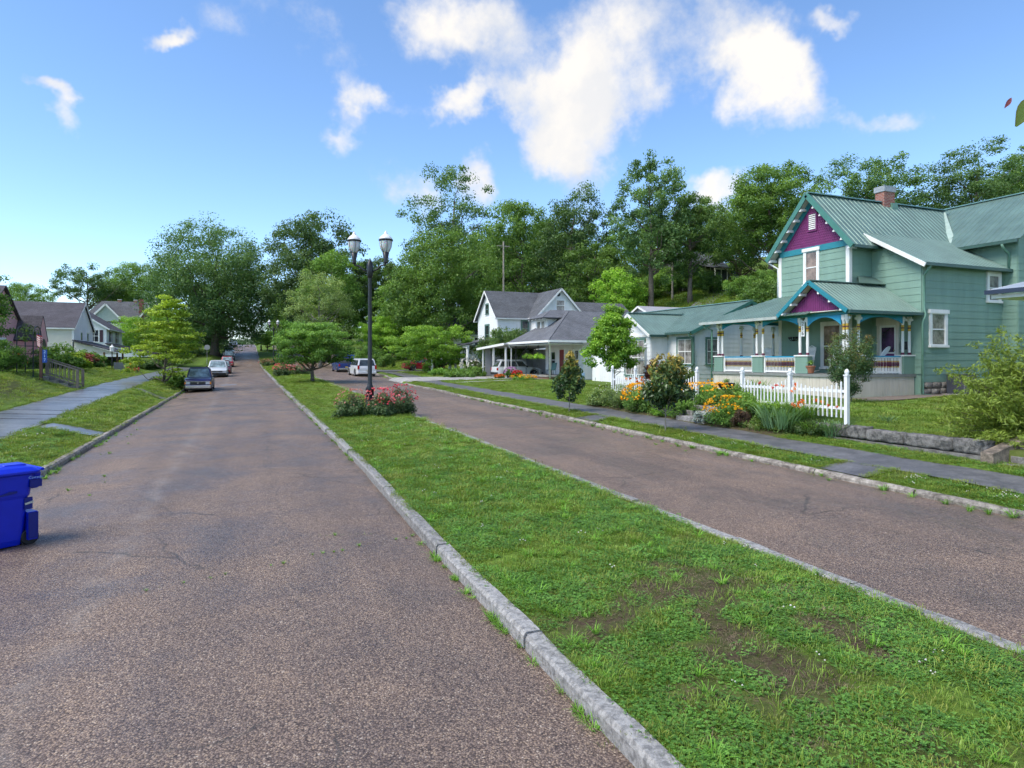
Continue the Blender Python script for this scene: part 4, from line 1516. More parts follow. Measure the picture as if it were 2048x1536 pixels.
T('shade_tree', 'open tree with dark limbs on the skyline behind the left houses', 175, 150, tree_data(34, 19, 8, 8, 60, 95, .28, 'oak', .13, bare=.15, shape='flat'), .3)
T('shade_tree', 'green tree behind the brick house roof', 262, 160, d5, 2.4, 1.05, dz=2)
T('shade_tree', 'far tree seen beneath the huge oak canopy', 405, 185, d5, 1.0, .8)
T('shade_tree', 'far tree left of the crest car, low behind the oak trunk', 445, 205, d4, 2.0, .6)
T('shade_tree', 'thin-topped tree left of the huge oak', 318, 165, d6, 1.1, .66, dz=1)
T('shade_tree', 'tree behind the cream house roof ridge', 50, 130, d5, .5, .72, dz=0)
T('shade_tree', 'leafy tree filling the gap beyond the brick house', 232, 175, d4, .5, .85, dz=0)
T('shade_tree', 'low leafy tree between the brick house and the oak', 372, 128, d8, .5, .62, dz=0)
nl = tree_data(20, 7.4, 3.2, .6, 80, 120, .10, 'light', .15, layers=7, flat=.45)
T('dogwood_tree', 'layered green tree at the left edge in front of the pink house', -98, 33, nl, .9, (.85, .85, .88))
T('shrub', 'dark rounded shrub low at the left edge of the bank', 0, 33, und, .9, .42, cat='shrub')
rd = tree_data(21, 5.6, 4.3, .5, 110, 130, .125, 'lime', .15, .17, layers=7, flat=.45, trunk_n=3)
T('dogwood_tree', 'wide yellow-green tree left of the white gabled house', 868, 68, rd, .3, (1.0, 1.0, .98))
T('dogwood_tree', 'layered green tree on the grassy slope beyond the minivan', 770, 100, rd, 1.4, (1.05, 1.05, 1.35))
mp_ = tree_data(22, 5.7, 2.1, .8, 80, 105, .115, 'lime', .16, .08, shape='cone', fork=.5)
T('maple_tree', 'young light green maple in front of the white house with the green roof', 1228, 37.5, mp_, .4, (.9, .9, .86))
cm = tree_data(23, 2.9, 2.6, .3, 70, 110, .10, 'deep', .17, .07, trunk_n=4)
T('crape_myrtle', 'dark rounded crape myrtle above the carport roof', 1010, 64, cm, .4, (1.05, 1.05, 1.75), cat='shrub')
mg = tree_data(24, 2.55, .72, .72, 50, 30, .12, 'magnolia', .2, .03, shape='cone', flat=.9, bark=BARKP, tk=.85, aspect=.4)
place_tree('magnolia_tree', 'small bronze-green magnolia on the verge nearer the bungalow', mg, (12.0, 23.1, ground(12, 23.1)), .4, (.9, .9, .95))
mg2 = tree_data(25, 2.65, .85, .45, 62, 34, .12, 'magnolia', .2, .03, shape='dome', flat=.9, bark=BARKP, tk=.85, aspect=.4)
place_tree('magnolia_tree', 'bushy bronze-green magnolia on the verge in front of the picket fence', mg2, (12.0, 16.7, ground(12, 16.7)), 1.4, (.82, .82, .93))
crm = tree_data(26, 3.0, 1.05, .45, 75, 90, .055, 'myrtle', .17, .03, trunk_n=4, shape='vase', tk=.6, aspect=.4, flat=1.1)
place_tree('crape_myrtle', 'upright crape myrtle with bronze tips in front of the green porch', crm, (20.6, 17.4, 1.0), .4, (.85, .85, .88), cat='shrub')


def spray_shrub(name, label, loc, n, L0, L1, leaf, m, seed, cat='shrub', spread=1.0):
    """many arching shoots from one base, feathered with narrow leaflets"""
    rng = np.random.RandomState(seed)
    r = empty(name, loc, 0, label, cat)
    mb = MB()
    P, T0 = [], []
    for i in range(n):
        a = rng.uniform(0, 2 * PI)
        el = rng.uniform(.15, 1.45) ** 1.0
        L_ = rng.uniform(L0, L1) * (.75 + .35 * math.sin(el))
        d = np.array([math.cos(a) * math.cos(el) * spread, math.sin(a) * math.cos(el) * spread, math.sin(el)])
        pts = []
        for k in range(9):
            t = k / 8
            p = d * L_ * t + np.array([0, 0, -.22 * L_ * t * t * math.cos(el)]) + rng.normal(0, .015, 3) * k / 4
            p[2] = max(p[2], .03)
            pts.append(p)
        mb.tube([tuple(p) for p in pts], [.016 * (1 - .9 * k / 8) for k in range(9)], 4, False)
        for k in range(2, 8):
            for q_ in range(9):
                f_ = rng.rand()
                c = pts[k] * (1 - f_) + pts[k + 1] * f_
                w_ = .16 * (1.1 - k / 9) + .03
                P.append(c + rng.normal(0, 1, 3) * w_ * np.array([1, 1, .55]))
                T0.append(np.clip(.15 + .085 * k + .22 * math.sin(el) + rng.normal(0, .1), 0, 1))
    mb.build('shoots', BARK, r)
    v, q, t = leaves(np.array(P), np.full(len(P), .09), 6, leaf, rng, .45, .5, np.array(T0), .1, .2)
    obj('foliage', np_mesh('foliage', v, q, m, t), r)
    return r


spray_shrub('feathery_shrub', 'big feathery yellow-green shrub on the lawn at the right edge', (16.9, 9.35, ground(16.9, 9.35)), 175, 1.5, 2.7, .058, FOL['juniper'], 27)

# ------------------------------------------------------------------ shrubs with blossom, beds


def mound(name, label, loc, rx, rz, n, leaf, fol, seed, blossom=None, nb=0, bs=.03, cat='plant', group=None, ry=None, lo=0.1, stem=True, bl_lo=0.35):
    rng = np.random.RandomState(seed)
    ry = ry or rx
    r = empty(name, loc, 0, label, cat, group)
    ncl = 40
    d = rng.normal(0, 1, (ncl, 3))
    d /= np.linalg.norm(d, axis=1, keepdims=True)
    d[:, 2] = np.abs(d[:, 2])
    C = d * (rng.rand(ncl, 1) ** .4) * np.array([rx, ry, rz * .82])
    C[:, 2] += lo * rz
    R_ = np.full(ncl, .27 * (rx + rz) / 2) * rng.uniform(.7, 1.25, ncl)
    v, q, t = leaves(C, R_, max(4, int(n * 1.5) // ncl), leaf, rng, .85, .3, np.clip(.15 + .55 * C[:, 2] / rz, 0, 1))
    v[:, 2] = np.maximum(v[:, 2], .01)
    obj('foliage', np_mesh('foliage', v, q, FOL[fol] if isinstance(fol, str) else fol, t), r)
    if stem:
        mb = MB()
        for i in range(7):
            c = C[rng.randint(ncl)]
            mb.tube([(c[0] * .12, c[1] * .12, -.05), (c[0] * .6, c[1] * .6, c[2] * .6), tuple(c)], [.012, .009, .004], 5, False)
        mb.build('stems', BARK, r)
    if blossom:
        dd = rng.normal(0, 1, (nb, 3))
        dd /= np.linalg.norm(dd, axis=1, keepdims=True)
        dd[:, 2] = bl_lo + (1 - bl_lo) * np.abs(dd[:, 2])
        k = 1.06 + .12 * rng.rand(nb, 1)
        c2 = dd * np.array([rx, ry, rz]) * k * 1.02
        c2[:, 2] = np.minimum(c2[:, 2] + lo * rz, rz * 1.15)
        v, q, t = leaves(c2, np.full(nb, bs * .9), 6, bs * .62, rng, .8, .5, rng.rand(nb), aspect=.9)
        o = obj('blossoms', np_mesh('blossoms', v, q, blossom, t), r, kind='stuff')
    return r


PINK = leaf_mat('rose_bloom', (0.50, 0.03, 0.06), (0.80, 0.10, 0.16), .25, .6, extra=(.8, .36, .34))
PINKD = leaf_mat('rose_bloom_faded', (0.36, 0.12, 0.10), (0.62, 0.28, 0.24), .25, .7)
YEL = leaf_mat('yellow_bloom', (0.75, 0.30, 0.005), (0.95, 0.55, 0.01), .2, .6)
ORA = leaf_mat('orange_bloom', (0.72, 0.13, 0.02), (0.90, 0.28, 0.05), .25, .6)
RED = leaf_mat('red_bloom', (0.45, 0.01, 0.01), (0.7, 0.05, 0.03), .2, .6)
WHT = leaf_mat('white_bloom', (0.7, 0.66, 0.62), (0.85, 0.82, 0.8), .2, .6)
PUR = leaf_mat('purple_bloom', (0.3, 0.12, 0.35), (0.65, 0.3, 0.6), .2, .6)
RG = 'rose bushes round the lamp post'
for i, (x, y_, rx, rz, lb, nb, bl) in enumerate([(3.75, 24.9, .58, .9, 'leftmost rose bush at the lamp post, few faded pink blooms', 60, PINKD), (4.72, 24.5, .52, .92, 'middle rose bush in front of the lamp post, red-pink blooms', 95, PINK), (5.62, 25.3, .66, 1.02, 'rightmost rose bush at the lamp post, thick with bright pink blooms', 130, PINK)]):
    mound('rose_bush', lb, (x, y_, median_z(x, y_)), rx, rz, 3600, .036, 'rose', 60 + i, bl, nb, .04, 'rose bush', RG)
for i, (x, y_, rx, rz, lb) in enumerate([(3.6, 68, .95, 1.15, 'pink rose bush left in the pair behind the median dogwood'), (5.2, 69, 1.1, 1.0, 'pink rose bush right in the pair behind the median dogwood')]):
    mound('rose_bush', lb, (x, y_, median_z(x, y_)), rx, rz, 2600, .06, 'rose', 65 + i, PINK if i == 0 else PINKD, 110, .06, 'rose bush')
for i, (x, y_, lb) in enumerate([(3.2, 108, 'small faded rose bush left of the far lamp'), (4.9, 109, 'small faded rose bush right of the far lamp')]):
    mound('rose_bush', lb, (x, y_, median_z(x, y_)), 1.0, .95, 1800, .08, 'rose', 68 + i, PINKD, 80, .08, 'rose bush')


def clump(name, label, loc, n, h, w, r, fol, seed, lean=.7, blossom=None, nb=0, bs=.05, cat='plant', group=None, arch=.6, base=1.0):
    rt = empty(name, loc, 0, label, cat, group)
    me_ = blades_mesh('leaf_blades', n, r, h * .6, h, w, FOL[fol] if isinstance(fol, str) else fol, seed, lean, base, arch)
    obj('leaf_blades', me_, rt)
    if blossom:
        rng = np.random.RandomState(seed + 5)
        mb = MB()
        c2 = []
        for i in range(nb):
            a, rr = rng.uniform(0, 2 * PI), r * 1.3 * math.sqrt(rng.rand())
            hh = h * rng.uniform(1.05, 1.35)
            p = (rr * math.cos(a) * 1.2, rr * math.sin(a) * 1.2, hh)
            mb.tube([(rr * .5 * math.cos(a), rr * .5 * math.sin(a), 0), (p[0] * .9, p[1] * .9, hh * .6), p], [.004, .004, .003], 4, False)
            c2.append(p)
        mb.build('stalks', FOL['mid'], rt)
        v, q, t = leaves(np.array(c2), np.full(nb, bs * .7), 7, bs * .6, rng, .8, .5, rng.rand(nb), aspect=.5)
        obj('blossoms', np_mesh('blossoms', v, q, blossom, t), rt, kind='stuff')
    return rt


def gz_(x, y_): return ground(x, y_)


BED = 'plants in the front garden bed'


def bed(fn, name, lb, x, y_, *a, **k):
    a = list(a)
    if fn is mound and x < 15.6:
        a[0] *= 1.25; a[1] *= 1.3; a[2] = int(a[2] * 1.5)
    elif x < 15.6:
        a[0] = int(a[0] * 1.5); a[1] *= 1.2; a[3] *= 1.25
    return fn(name, lb, (x, y_, gz_(x, y_) - .02), *a, group=BED, **k)


bed(mound, 'coreopsis', 'large mound of yellow-orange daisies beside the bushy magnolia', 14.4, 21.5, .6, .7, 1500, .04, 'mid', 70, YEL, 260, .045)
bed(mound, 'coreopsis', 'yellow-orange daisies low by the footway left of the brown ball shrub', 14.4, 16.75, .52, .58, 1400, .035, 'light', 71, YEL, 180, .042)
bed(mound, 'coreopsis', 'yellow-orange daisies behind the black urn step', 15.35, 18.95, .7, .55, 1500, .035, 'light', 72, YEL, 180, .042, bl_lo=.6)
bed(mound, 'cushion_plant', 'low green cushion spilling over the step edging stone', 14.65, 19.5, .6, .42, 2400, .025, 'light', 73)
bed(mound, 'ball_shrub', 'small brown clipped ball shrub by the footway', 14.32, 15.95, .24, .46, 2600, .016, 'brown', 74)
bed(mound, 'dusty_miller', 'silver-leaved dusty miller spilling towards the footway', 14.3, 17.55, .4, .32, 900, .05, 'silver', 75)
bed(clump, 'iris_clump', 'tall grey-green iris fan at the left end of the stone wall', 14.5, 14.6, 190, .8, .032, .34, 'iris', 76, lean=.75, arch=.35)
bed(clump, 'variegated_grass', 'small cream-striped grass at the footway edge', 14.3, 15.45, 60, .26, .012, .1, leaf_mat('striped_blade', (.25, .32, .10), (.6, .62, .35), .3), 77, lean=1.1)
bed(clump, 'daylily', 'orange daylilies in front of the right picket fence', 15.0, 13.75, 160, .62, .016, .34, 'light', 78, .9, ORA, 15, .085)
bed(clump, 'daylily', 'orange daylilies in front of the left picket fence', 15.0, 22.4, 150, .6, .016, .4, 'mid', 79, .9, ORA, 16, .085)
bed(clump, 'daylily', 'arching green daylily leaves at the middle fence post', 14.95, 15.3, 190, .66, .017, .34, 'lime', 80, 1.0, RED, 3, .07)
bed(clump, 'tall_grass', 'tall light green grass behind the black urn', 16.6, 17.6, 260, .95, .014, .55, 'light', 81, .6)
bed(clump, 'tall_grass', 'tall green blades at the porch corner', 20.5, 22.5, 240, 1.1, .018, .8, 'light', 82, .5)
bed(clump, 'iris_clump', 'grey-green blades leaning on the right fence post', 15.0, 13.15, 70, .6, .022, .2, 'iris', 83, .8, arch=.4)
bed(clump, 'daylily', 'arching light green leaves against the right fence panel', 15.05, 14.3, 170, .6, .018, .3, 'light', 96, .9, ORA, 5, .08)
bed(clump, 'daylily', 'arching green leaves at the left post of the right fence', 15.0, 16.5, 170, .62, .018, .3, 'lime', 97, .9)
bed(clump, 'iris_clump', 'grey-green blades at the right end of the bed above the wall', 15.15, 13.35, 100, .55, .024, .26, 'iris', 98, .8, arch=.4)
bed(mound, 'phlox', 'leafy dark green clump at the left post of the right fence', 14.85, 16.4, .55, .62, 1900, .045, 'mid', 84)
bed(mound, 'phlox', 'leafy green clump under the middle of the right fence', 14.7, 14.9, .5, .5, 1700, .045, 'mid', 85)
bed(mound, 'low_shrub', 'low dark spreading shrub under the right fence end', 14.85, 13.75, .55, .4, 2300, .03, 'deep', 86)
bed(mound, 'sedum', 'leafy green plant filling the bed beneath the steps', 14.9, 17.0, .5, .75, 2000, .04, 'mid', 87)
bed(mound, 'lamb_ear', 'pale green leafy clump at the left end of the beds', 14.4, 24.6, .55, .6, 1300, .05, 'pale', 88)
bed(mound, 'gaura', 'wispy grey-green bush with tiny white flowers', 14.55, 23.3, .75, .8, 2600, .03, 'pale', 89, WHT, 50, .02)
bed(mound, 'ground_cover', 'bright green ground cover at the foot of the bushy magnolia', 14.35, 19.85, .5, .36, 1700, .03, 'lime', 90)
bed(mound, 'ground_cover', 'bright green ground cover right of the large daisies', 14.5, 18.95, .55, .4, 1700, .03, 'light', 94)
bed(mound, 'garden_shrub', 'dark leafy shrub in front of the white house wall by the porch', 19.6, 26.2, .85, 1.35, 2800, .06, 'deep', 91)
bed(mound, 'garden_shrub', 'reddish leafy shrub below the window of the white house', 21.9, 31.6, .55, 1.75, 1500, .06, 'maroon', 92)
bed(mound, 'garden_plant', 'leafy clump inside the left fence corner', 16.0, 19.8, .5, .8, 1600, .05, 'light', 93, YEL, 8, .05)
bed(clump, 'spiky_grass', 'thin grass tuft on the lawn behind the right fence post', 16.4, 12.6, 50, .35, .01, .12, 'iris', 95, 1.0)
rng = np.random.RandomState(77)
n = 420
X, Y = rng.uniform(14.1, 15.2, n), rng.uniform(13.2, 25.4, n)
k = (np.abs(Y - 18.2) > .85) & ((Y > 14.4) | (X > 14.9))
C = np.array([(a, b, ground(a, b) + .1) for a, b in zip(X[k], Y[k])])
v, q, t = leaves(C, rng.uniform(.12, .3, k.sum()), 42, .035, rng, .8, .5)
obj('bed_greenery', np_mesh('bed_greenery', v, q, FOL['mid'], t), kind='stuff', label='low mixed greenery covering the garden bed soil', cat='greenery')
# beds before the bungalow and along its neighbour's drive
for i, (x, y_, rx, rz, f_, b_, lb) in enumerate([(19.9, 51.0, .4, .3, 'mid', ORA, 'orange flowers beside the carport post'), (19.9, 47.2, .35, .4, 'mid', RED, 'red potted geraniums at the bungalow steps'), (19.9, 48.6, .45, .62, 'mid', PUR, 'purple potted petunias at the bungalow steps'), (19.4, 44.8, .9, .4, 'light', YEL, 'yellow flowers in front of the brick porch base')]):
    mound('potted_flowers' if i in (1, 2) else 'flower_clump', lb, (x, y_, gz_(x, y_) + (.25 if i in (1, 2) else 0)), rx, rz, 700, .06, f_, 120 + i, b_, 60, .07)
for i, (px, d, rx, rz, f_, lb) in enumerate([(884, 62, 1.3, .7, 'light', 'grassy light green clump before the red car'), (915, 61, 1.5, .8, 'mid', 'leafy bed plants beside the red car drive'), (945, 62, 1.4, .9, 'mid', 'leafy bed plants left of the carport'), (922, 58, 1.5, .5, 'light', 'low bright plants edging the carport drive'), (958, 66, 1.0, 1.5, 'deep', 'dark shrub in the shadow left of the carport')]):
    x, y_ = wpos(px, d)
    mound('bed_plant', lb, (x, y_, gz_(x, y_)), rx, rz, 1700, .085, f_, 130 + i, None, 0, group='bed by the neighbouring drive')
x, y_ = wpos(950, 65)
mound('white_rose_bush', 'bush with white blooms by the porch columns of the gabled house', (x, y_, gz_(x, y_)), 1.3, 1.6, 1500, .08, 'rose', 137, WHT, 90, .1, 'rose bush')
# left gardens
for i, (px, d, rx, rz, f_, lb, cat) in enumerate([(118, 44, 1.5, 1.75, 'light', 'big rounded light green shrub beside the wooden handrail', 'shrub'), (143, 47, 1.1, 1.2, 'yellowgreen', 'golden-green shrub right of the big rounded shrub', 'shrub'), (158, 52, 1.3, 1.2, 'maroon', 'dark red barberry shrub before the porch', 'shrub'), (178, 53, 1.1, 1.5, 'mid', 'loose green shrub in front of the porch posts', 'shrub'), (74, 43, .7, .8, 'deep', 'dark vine mass under the garden arbor', 'vine'), (208, 62, 1.0, .9, 'mid', 'shrub before the white house porch post', 'shrub'), (300, 66, 1.2, 1.0, 'deep', 'dark shrub beyond the verge tree', 'shrub'), (350, 47.5, .9, .85, 'light', 'leafy base growth under the yellow-green verge tree', 'shrub'), (20, 40, .8, .9, 'mid', 'flowering shrub by the pink house fence', 'shrub')]):
    x, y_ = wpos(px, d)
    mound('garden_shrub', lb, (x, y_, gz_(x, y_)), rx, rz, 2600, .06 + .0008 * d, f_, 140 + i, ORA if px == 20 else None, 12 if px == 20 else 0, .1, cat)
# ivy-like cover on the hill and the far wooded ridge beyond the crest
rng = np.random.RandomState(200)
n = 500
X, Y = rng.uniform(40, 74, n), rng.uniform(48, 92, n)
C = np.array([(a, b, ground(a, b) + .1) for a, b in zip(X, Y)])
k = fbm(X * .15, Y * .15) > .5
v, q, t = leaves(C[k], rng.uniform(.5, 1.3, k.sum()), 60, .14, rng, .35, .5)
obj('hill_undergrowth', np_mesh('hill_undergrowth', v, q, FOL['mid'], t), kind='stuff', label='weedy undergrowth on the hillside', cat='undergrowth')


def ridge(x, y_):
    return -1 + 17 * math.exp(-((x - 60) / 85) ** 2) * sm((y_ - 235) / 130)


hx = list(range(-120, 240, 10))
obj('hill', grid_mesh('hill', hx, list(range(235, 460, 9)), lambda x, y_: ridge(x, y_) - 1.2, GROUND_M), kind='structure')
n = 1500
X, Y = rng.uniform(-60, 160, n), rng.uniform(240, 380, n)
C = np.array([(a, b, ridge(a, b) + rng.uniform(0, 4)) for a, b in zip(X, Y)])
v, q, t = leaves(C, rng.uniform(2, 4, n), 34, .75, rng, .8, .4)
obj('distant_woods', np_mesh('distant_woods', v, q, leaf_mat('foliage_far', (.06, .12, .06), (.18, .28, .13)), t), kind='stuff', label='wooded ridge beyond the crest of the road', cat='woods')
# the garden tree overhead at the right edge: only its drooping leaves reach the picture
x, y_ = 4.55, 1.0
bt = empty('dogwood_tree', (x, y_, median_z(x, y_)), 0, 'dogwood whose two drooping leaves show at the upper right edge', 'tree')
mb = MB()
mb.tube([(0, 0, -.1), (.05, -.05, 1.2), (.1, 0, 2.4), (.2, .1, 4.2)], [.07, .06, .05, .02], 8)
mb.tube([(.1, 0, 2.4), (-.4, .3, 3.3), (-.85, .62, 3.72), (-1.0, .73, 3.76)], [.035, .02, .008, .004], 6)
mb.tube([(.1, 0, 2.6), (.9, -.5, 3.4), (1.6, -.9, 3.6)], [.035, .02, .006], 6)
mb.build('trunk', BARK, bt)
LEAFM = leaf_mat('big_leaf', (.06, .12, .03), (.17, .24, .06), .35, .45, extra=(.25, .12, .04))


def big_leaf(p, d, w, nrm, L_, t0, parent, m):
    d, nrm = Vector(d).normalized(), Vector(nrm).normalized()
    s = d.cross(nrm).normalized()
    vs, fs, tt = [], [], []
    prof = [0.02, .55, .9, 1.0, .85, .5, .12]
    for i, pr in enumerate(prof):
        t = i / (len(prof) - 1)
        c = Vector(p) + d * (L_ * t) - nrm * (L_ * .18 * t * t)
        for k in (-1, 0, 1):
            vs.append(c + s * (k * pr * w * .5) + nrm * (0 if k == 0 else .12 * w * pr))
            tt.append(t0 + (.0 if k else -.2) + (.25 if (k == -1 and i < 4) else 0))
    for i in range(len(prof) - 1):
        for k in range(2):
            a = i * 3 + k
            fs.append((a, a + 1, a + 4, a + 3))
    me_ = np_mesh('leaf', [tuple(v_) for v_ in vs], fs, m, np.clip(tt, 0, 1), smooth=True)
    obj('leaf', me_, parent)


def wl(px, py, d):
    a, b = wpos(px, d)
    return Vector((a - x, b - y_, 2.6 + (720 - py) / 1300 * d - bt.location.z))


big_leaf(wl(2064, 192, 2.6), wl(2040, 245, 2.6) - wl(2064, 192, 2.6), .07, (-CS, -CC, .3), .12, .62, bt, LEAFM)
big_leaf(wl(2023, 195, 2.6), wl(2012, 214, 2.6) - wl(2023, 195, 2.6), .018, (-CS, -CC, .1), .045, .9, bt, leaf_mat('red_leaf', (.2, .05, .06), (.3, .08, .09), .3))
lr = random.Random(5)
for i in range(60):
    c = Vector((lr.uniform(.2, 1.8), lr.uniform(-1.2, .2), lr.uniform(3.2, 4.4)))
    big_leaf(c, (lr.uniform(-1, 1), lr.uniform(-1, 1), -.8), .07, (lr.uniform(-.5, .5), lr.uniform(-.5, .5), 1), .11, lr.random(), bt, LEAFM)
# ------------------------------------------------------------------ building helpers
def slab(parent, name, poly, thick, m, label=None):
    """a sloping or level sheet with UVs in metres (u level, v up the slope)"""
    P = [Vector(p) for p in poly]
    nrm = (P[1] - P[0]).cross(P[2] - P[0]).normalized()
    if nrm.z < 0:
        P = P[::-1]
        nrm = -nrm
    u = Vector((0, 0, 1)).cross(nrm)
    u = u.normalized() if u.length > 1e-4 else Vector((1, 0, 0))
    w = nrm.cross(u)
    n = len(P)
    mb = MB()
    mb.add([p + nrm * thick for p in P] + P, [tuple(range(n)), tuple(range(2 * n - 1, n - 1, -1))] + [(i + n, (i + 1) % n + n, (i + 1) % n, i) for i in range(n)])
    o = mb.build(name, m, parent, label=label)
    uv = o.data.uv_layers.new(name='UVMap')
    for lp in o.data.loops:
        c = o.data.vertices[lp.vertex_index].co
        uv.data[lp.index].uv = (c.dot(u), c.dot(w))
    return o


def settle(root, loc):
    """children were built in map coordinates: put the root at the thing's base"""
    loc = Vector(loc)
    root.location = loc
    for ch in root.children:
        ch.location = Vector(ch.location) - loc


WHITE = mat('white_paint', (0.80, 0.80, 0.78), 0.55, 0.06, 2.5, dirt=.25, dirtc=(.35, .34, .31), streak=True)
CREAM = mat('cream_paint', (0.68, 0.64, 0.56), 0.6, 0.08, 2.5, dirt=.3, dirtc=(.3, .27, .22), streak=True)
GLASS = glass_mat()
GLASSC = glass_mat('window_glass_curtain', (0.20, 0.19, 0.18), .08)
GLASSP = glass_mat('window_glass_pattern', (0.16, 0.11, 0.08), .1)
FN = {'-x': (0, -1, 0), '+x': (0, 1, 0), '-y': (1, 0, 0), '+y': (-1, 0, 0)}


def window(parent, face, c, w, h, trim=.1, m=None, glass=None, mun=(1, 2), proud=.10, head=False, name='window', shutters=None, sash=None):
    """casing, sashes and panes on a wall; c = centre of the opening on the wall plane"""
    U = Vector(FN[face])
    Nn = U.cross(Vector((0, 0, 1)))
    c = Vector(c)
    m = m or WHITE
    glass = glass or GLASS

    def bx(mb, u0, u1, z0, z1, d0, d1):
        P = [c + U * u0 + Nn * d0 + Vector((0, 0, z0)), c + U * u1 + Nn * d0 + Vector((0, 0, z0)), c + U * u1 + Nn * d0 + Vector((0, 0, z1)), c + U * u0 + Nn * d0 + Vector((0, 0, z1))]
        mb.prism(P, Nn * (d1 - d0))
    mb = MB()
    bx(mb, -w / 2 - trim, -w / 2, -h / 2, h / 2, 0, proud)
    bx(mb, w / 2, w / 2 + trim, -h / 2, h / 2, 0, proud)
    bx(mb, -w / 2 - trim - (.05 if head else 0), w / 2 + trim + (.05 if head else 0), h / 2, h / 2 + trim * 1.2, 0, proud + (.04 if head else .005))
    win = mb.build(name, m, parent)
    mb = MB(); bx(mb, -w / 2 - trim - .03, w / 2 + trim + .03, -h / 2 - trim * .7, -h / 2, 0, proud + .05)
    mb.build('sill', m, win)
    nx, nz = mun
    mb = MB()
    sb = .035
    bx(mb, -w / 2, -w / 2 + sb, -h / 2, h / 2, .02, proud - .012)
    bx(mb, w / 2 - sb, w / 2, -h / 2, h / 2, .02, proud - .012)
    bx(mb, -w / 2 + sb, w / 2 - sb, h / 2 - sb, h / 2, .02, proud - .012)
    bx(mb, -w / 2 + sb, w / 2 - sb, -h / 2, -h / 2 + sb, .02, proud - .012)
    for i in range(1, nx):
        x = -w / 2 + w * i / nx
        bx(mb, x - .02, x + .02, -h / 2 + sb, h / 2 - sb, .02, proud - .016)
    for i in range(1, nz):
        z = -h / 2 + h * i / nz
        bx(mb, -w / 2 + sb, w / 2 - sb, z - .025, z + .025, .02, proud - .02)
    mb.build('sash', sash or m, win)
    for i in range(nx):
        for j in range(nz):
            mb = MB()
            a0, a1 = -w / 2 + w * i / nx, -w / 2 + w * (i + 1) / nx
            b0, b1 = -h / 2 + h * j / nz, -h / 2 + h * (j + 1) / nz
            bx(mb, a0 + .021, a1 - .021, b0 + .026, b1 - .026, .03, .058 + .002 * ((i + j) % 2))
            mb.build('pane', glass, win)
    if shutters:
        for s in (-1, 1):
            mb = MB()
            x = s * (w / 2 + trim + .2)
            bx(mb, x - .18, x + .18, -h / 2, h / 2, .055, .09)
            mb.build('shutter', shutters, win)
    return win


def clad(parent, face, plane, a0, a1, z0, z1, m, h=.3, name='siding_board', gable=None, **k):
    """lapped boards on an axis-aligned wall; a0..a1 is the span along the other axis; gable = (a, z) of a peak"""
    if face == '-x': O, U, f = (plane, a1, 0), FN[face], lambda a: a1 - a
    elif face == '-y': O, U, f = (a0, plane, 0), FN[face], lambda a: a - a0
    elif face == '+x': O, U, f = (plane, a0, 0), FN[face], lambda a: a - a0
    else: O, U, f = (a1, plane, 0), FN[face], lambda a: a1 - a
    L_ = a1 - a0
    poly = [(0, z0), (L_, z0), (L_, z1)] + ([(f(gable[0]), gable[1])] if gable else []) + [(0, z1)]
    siding(parent, name, O, U, poly, h, m, **k)


def core(parent, x0, x1, y0, y1, z0, z1, m, ridge=None, rz=None, name='wall'):
    """the body of a building, with a gable when ridge = 'x' or 'y'"""
    mb = MB()
    if not ridge:
        mb.box(x0, x1, y0, y1, z0, z1)
    elif ridge == 'x':
        ym = (y0 + y1) / 2
        mb.prism([(x0, y0, z0), (x0, y1, z0), (x0, y1, z1), (x0, ym, rz), (x0, y0, z1)], (x1 - x0, 0, 0))
    else:
        xm = (x0 + x1) / 2
        mb.prism([(x0, y0, z0), (x1, y0, z0), (x1, y0, z1), (xm, y0, rz), (x0, y0, z1)], (0, y1 - y0, 0))
    return mb.build(name, m, parent)


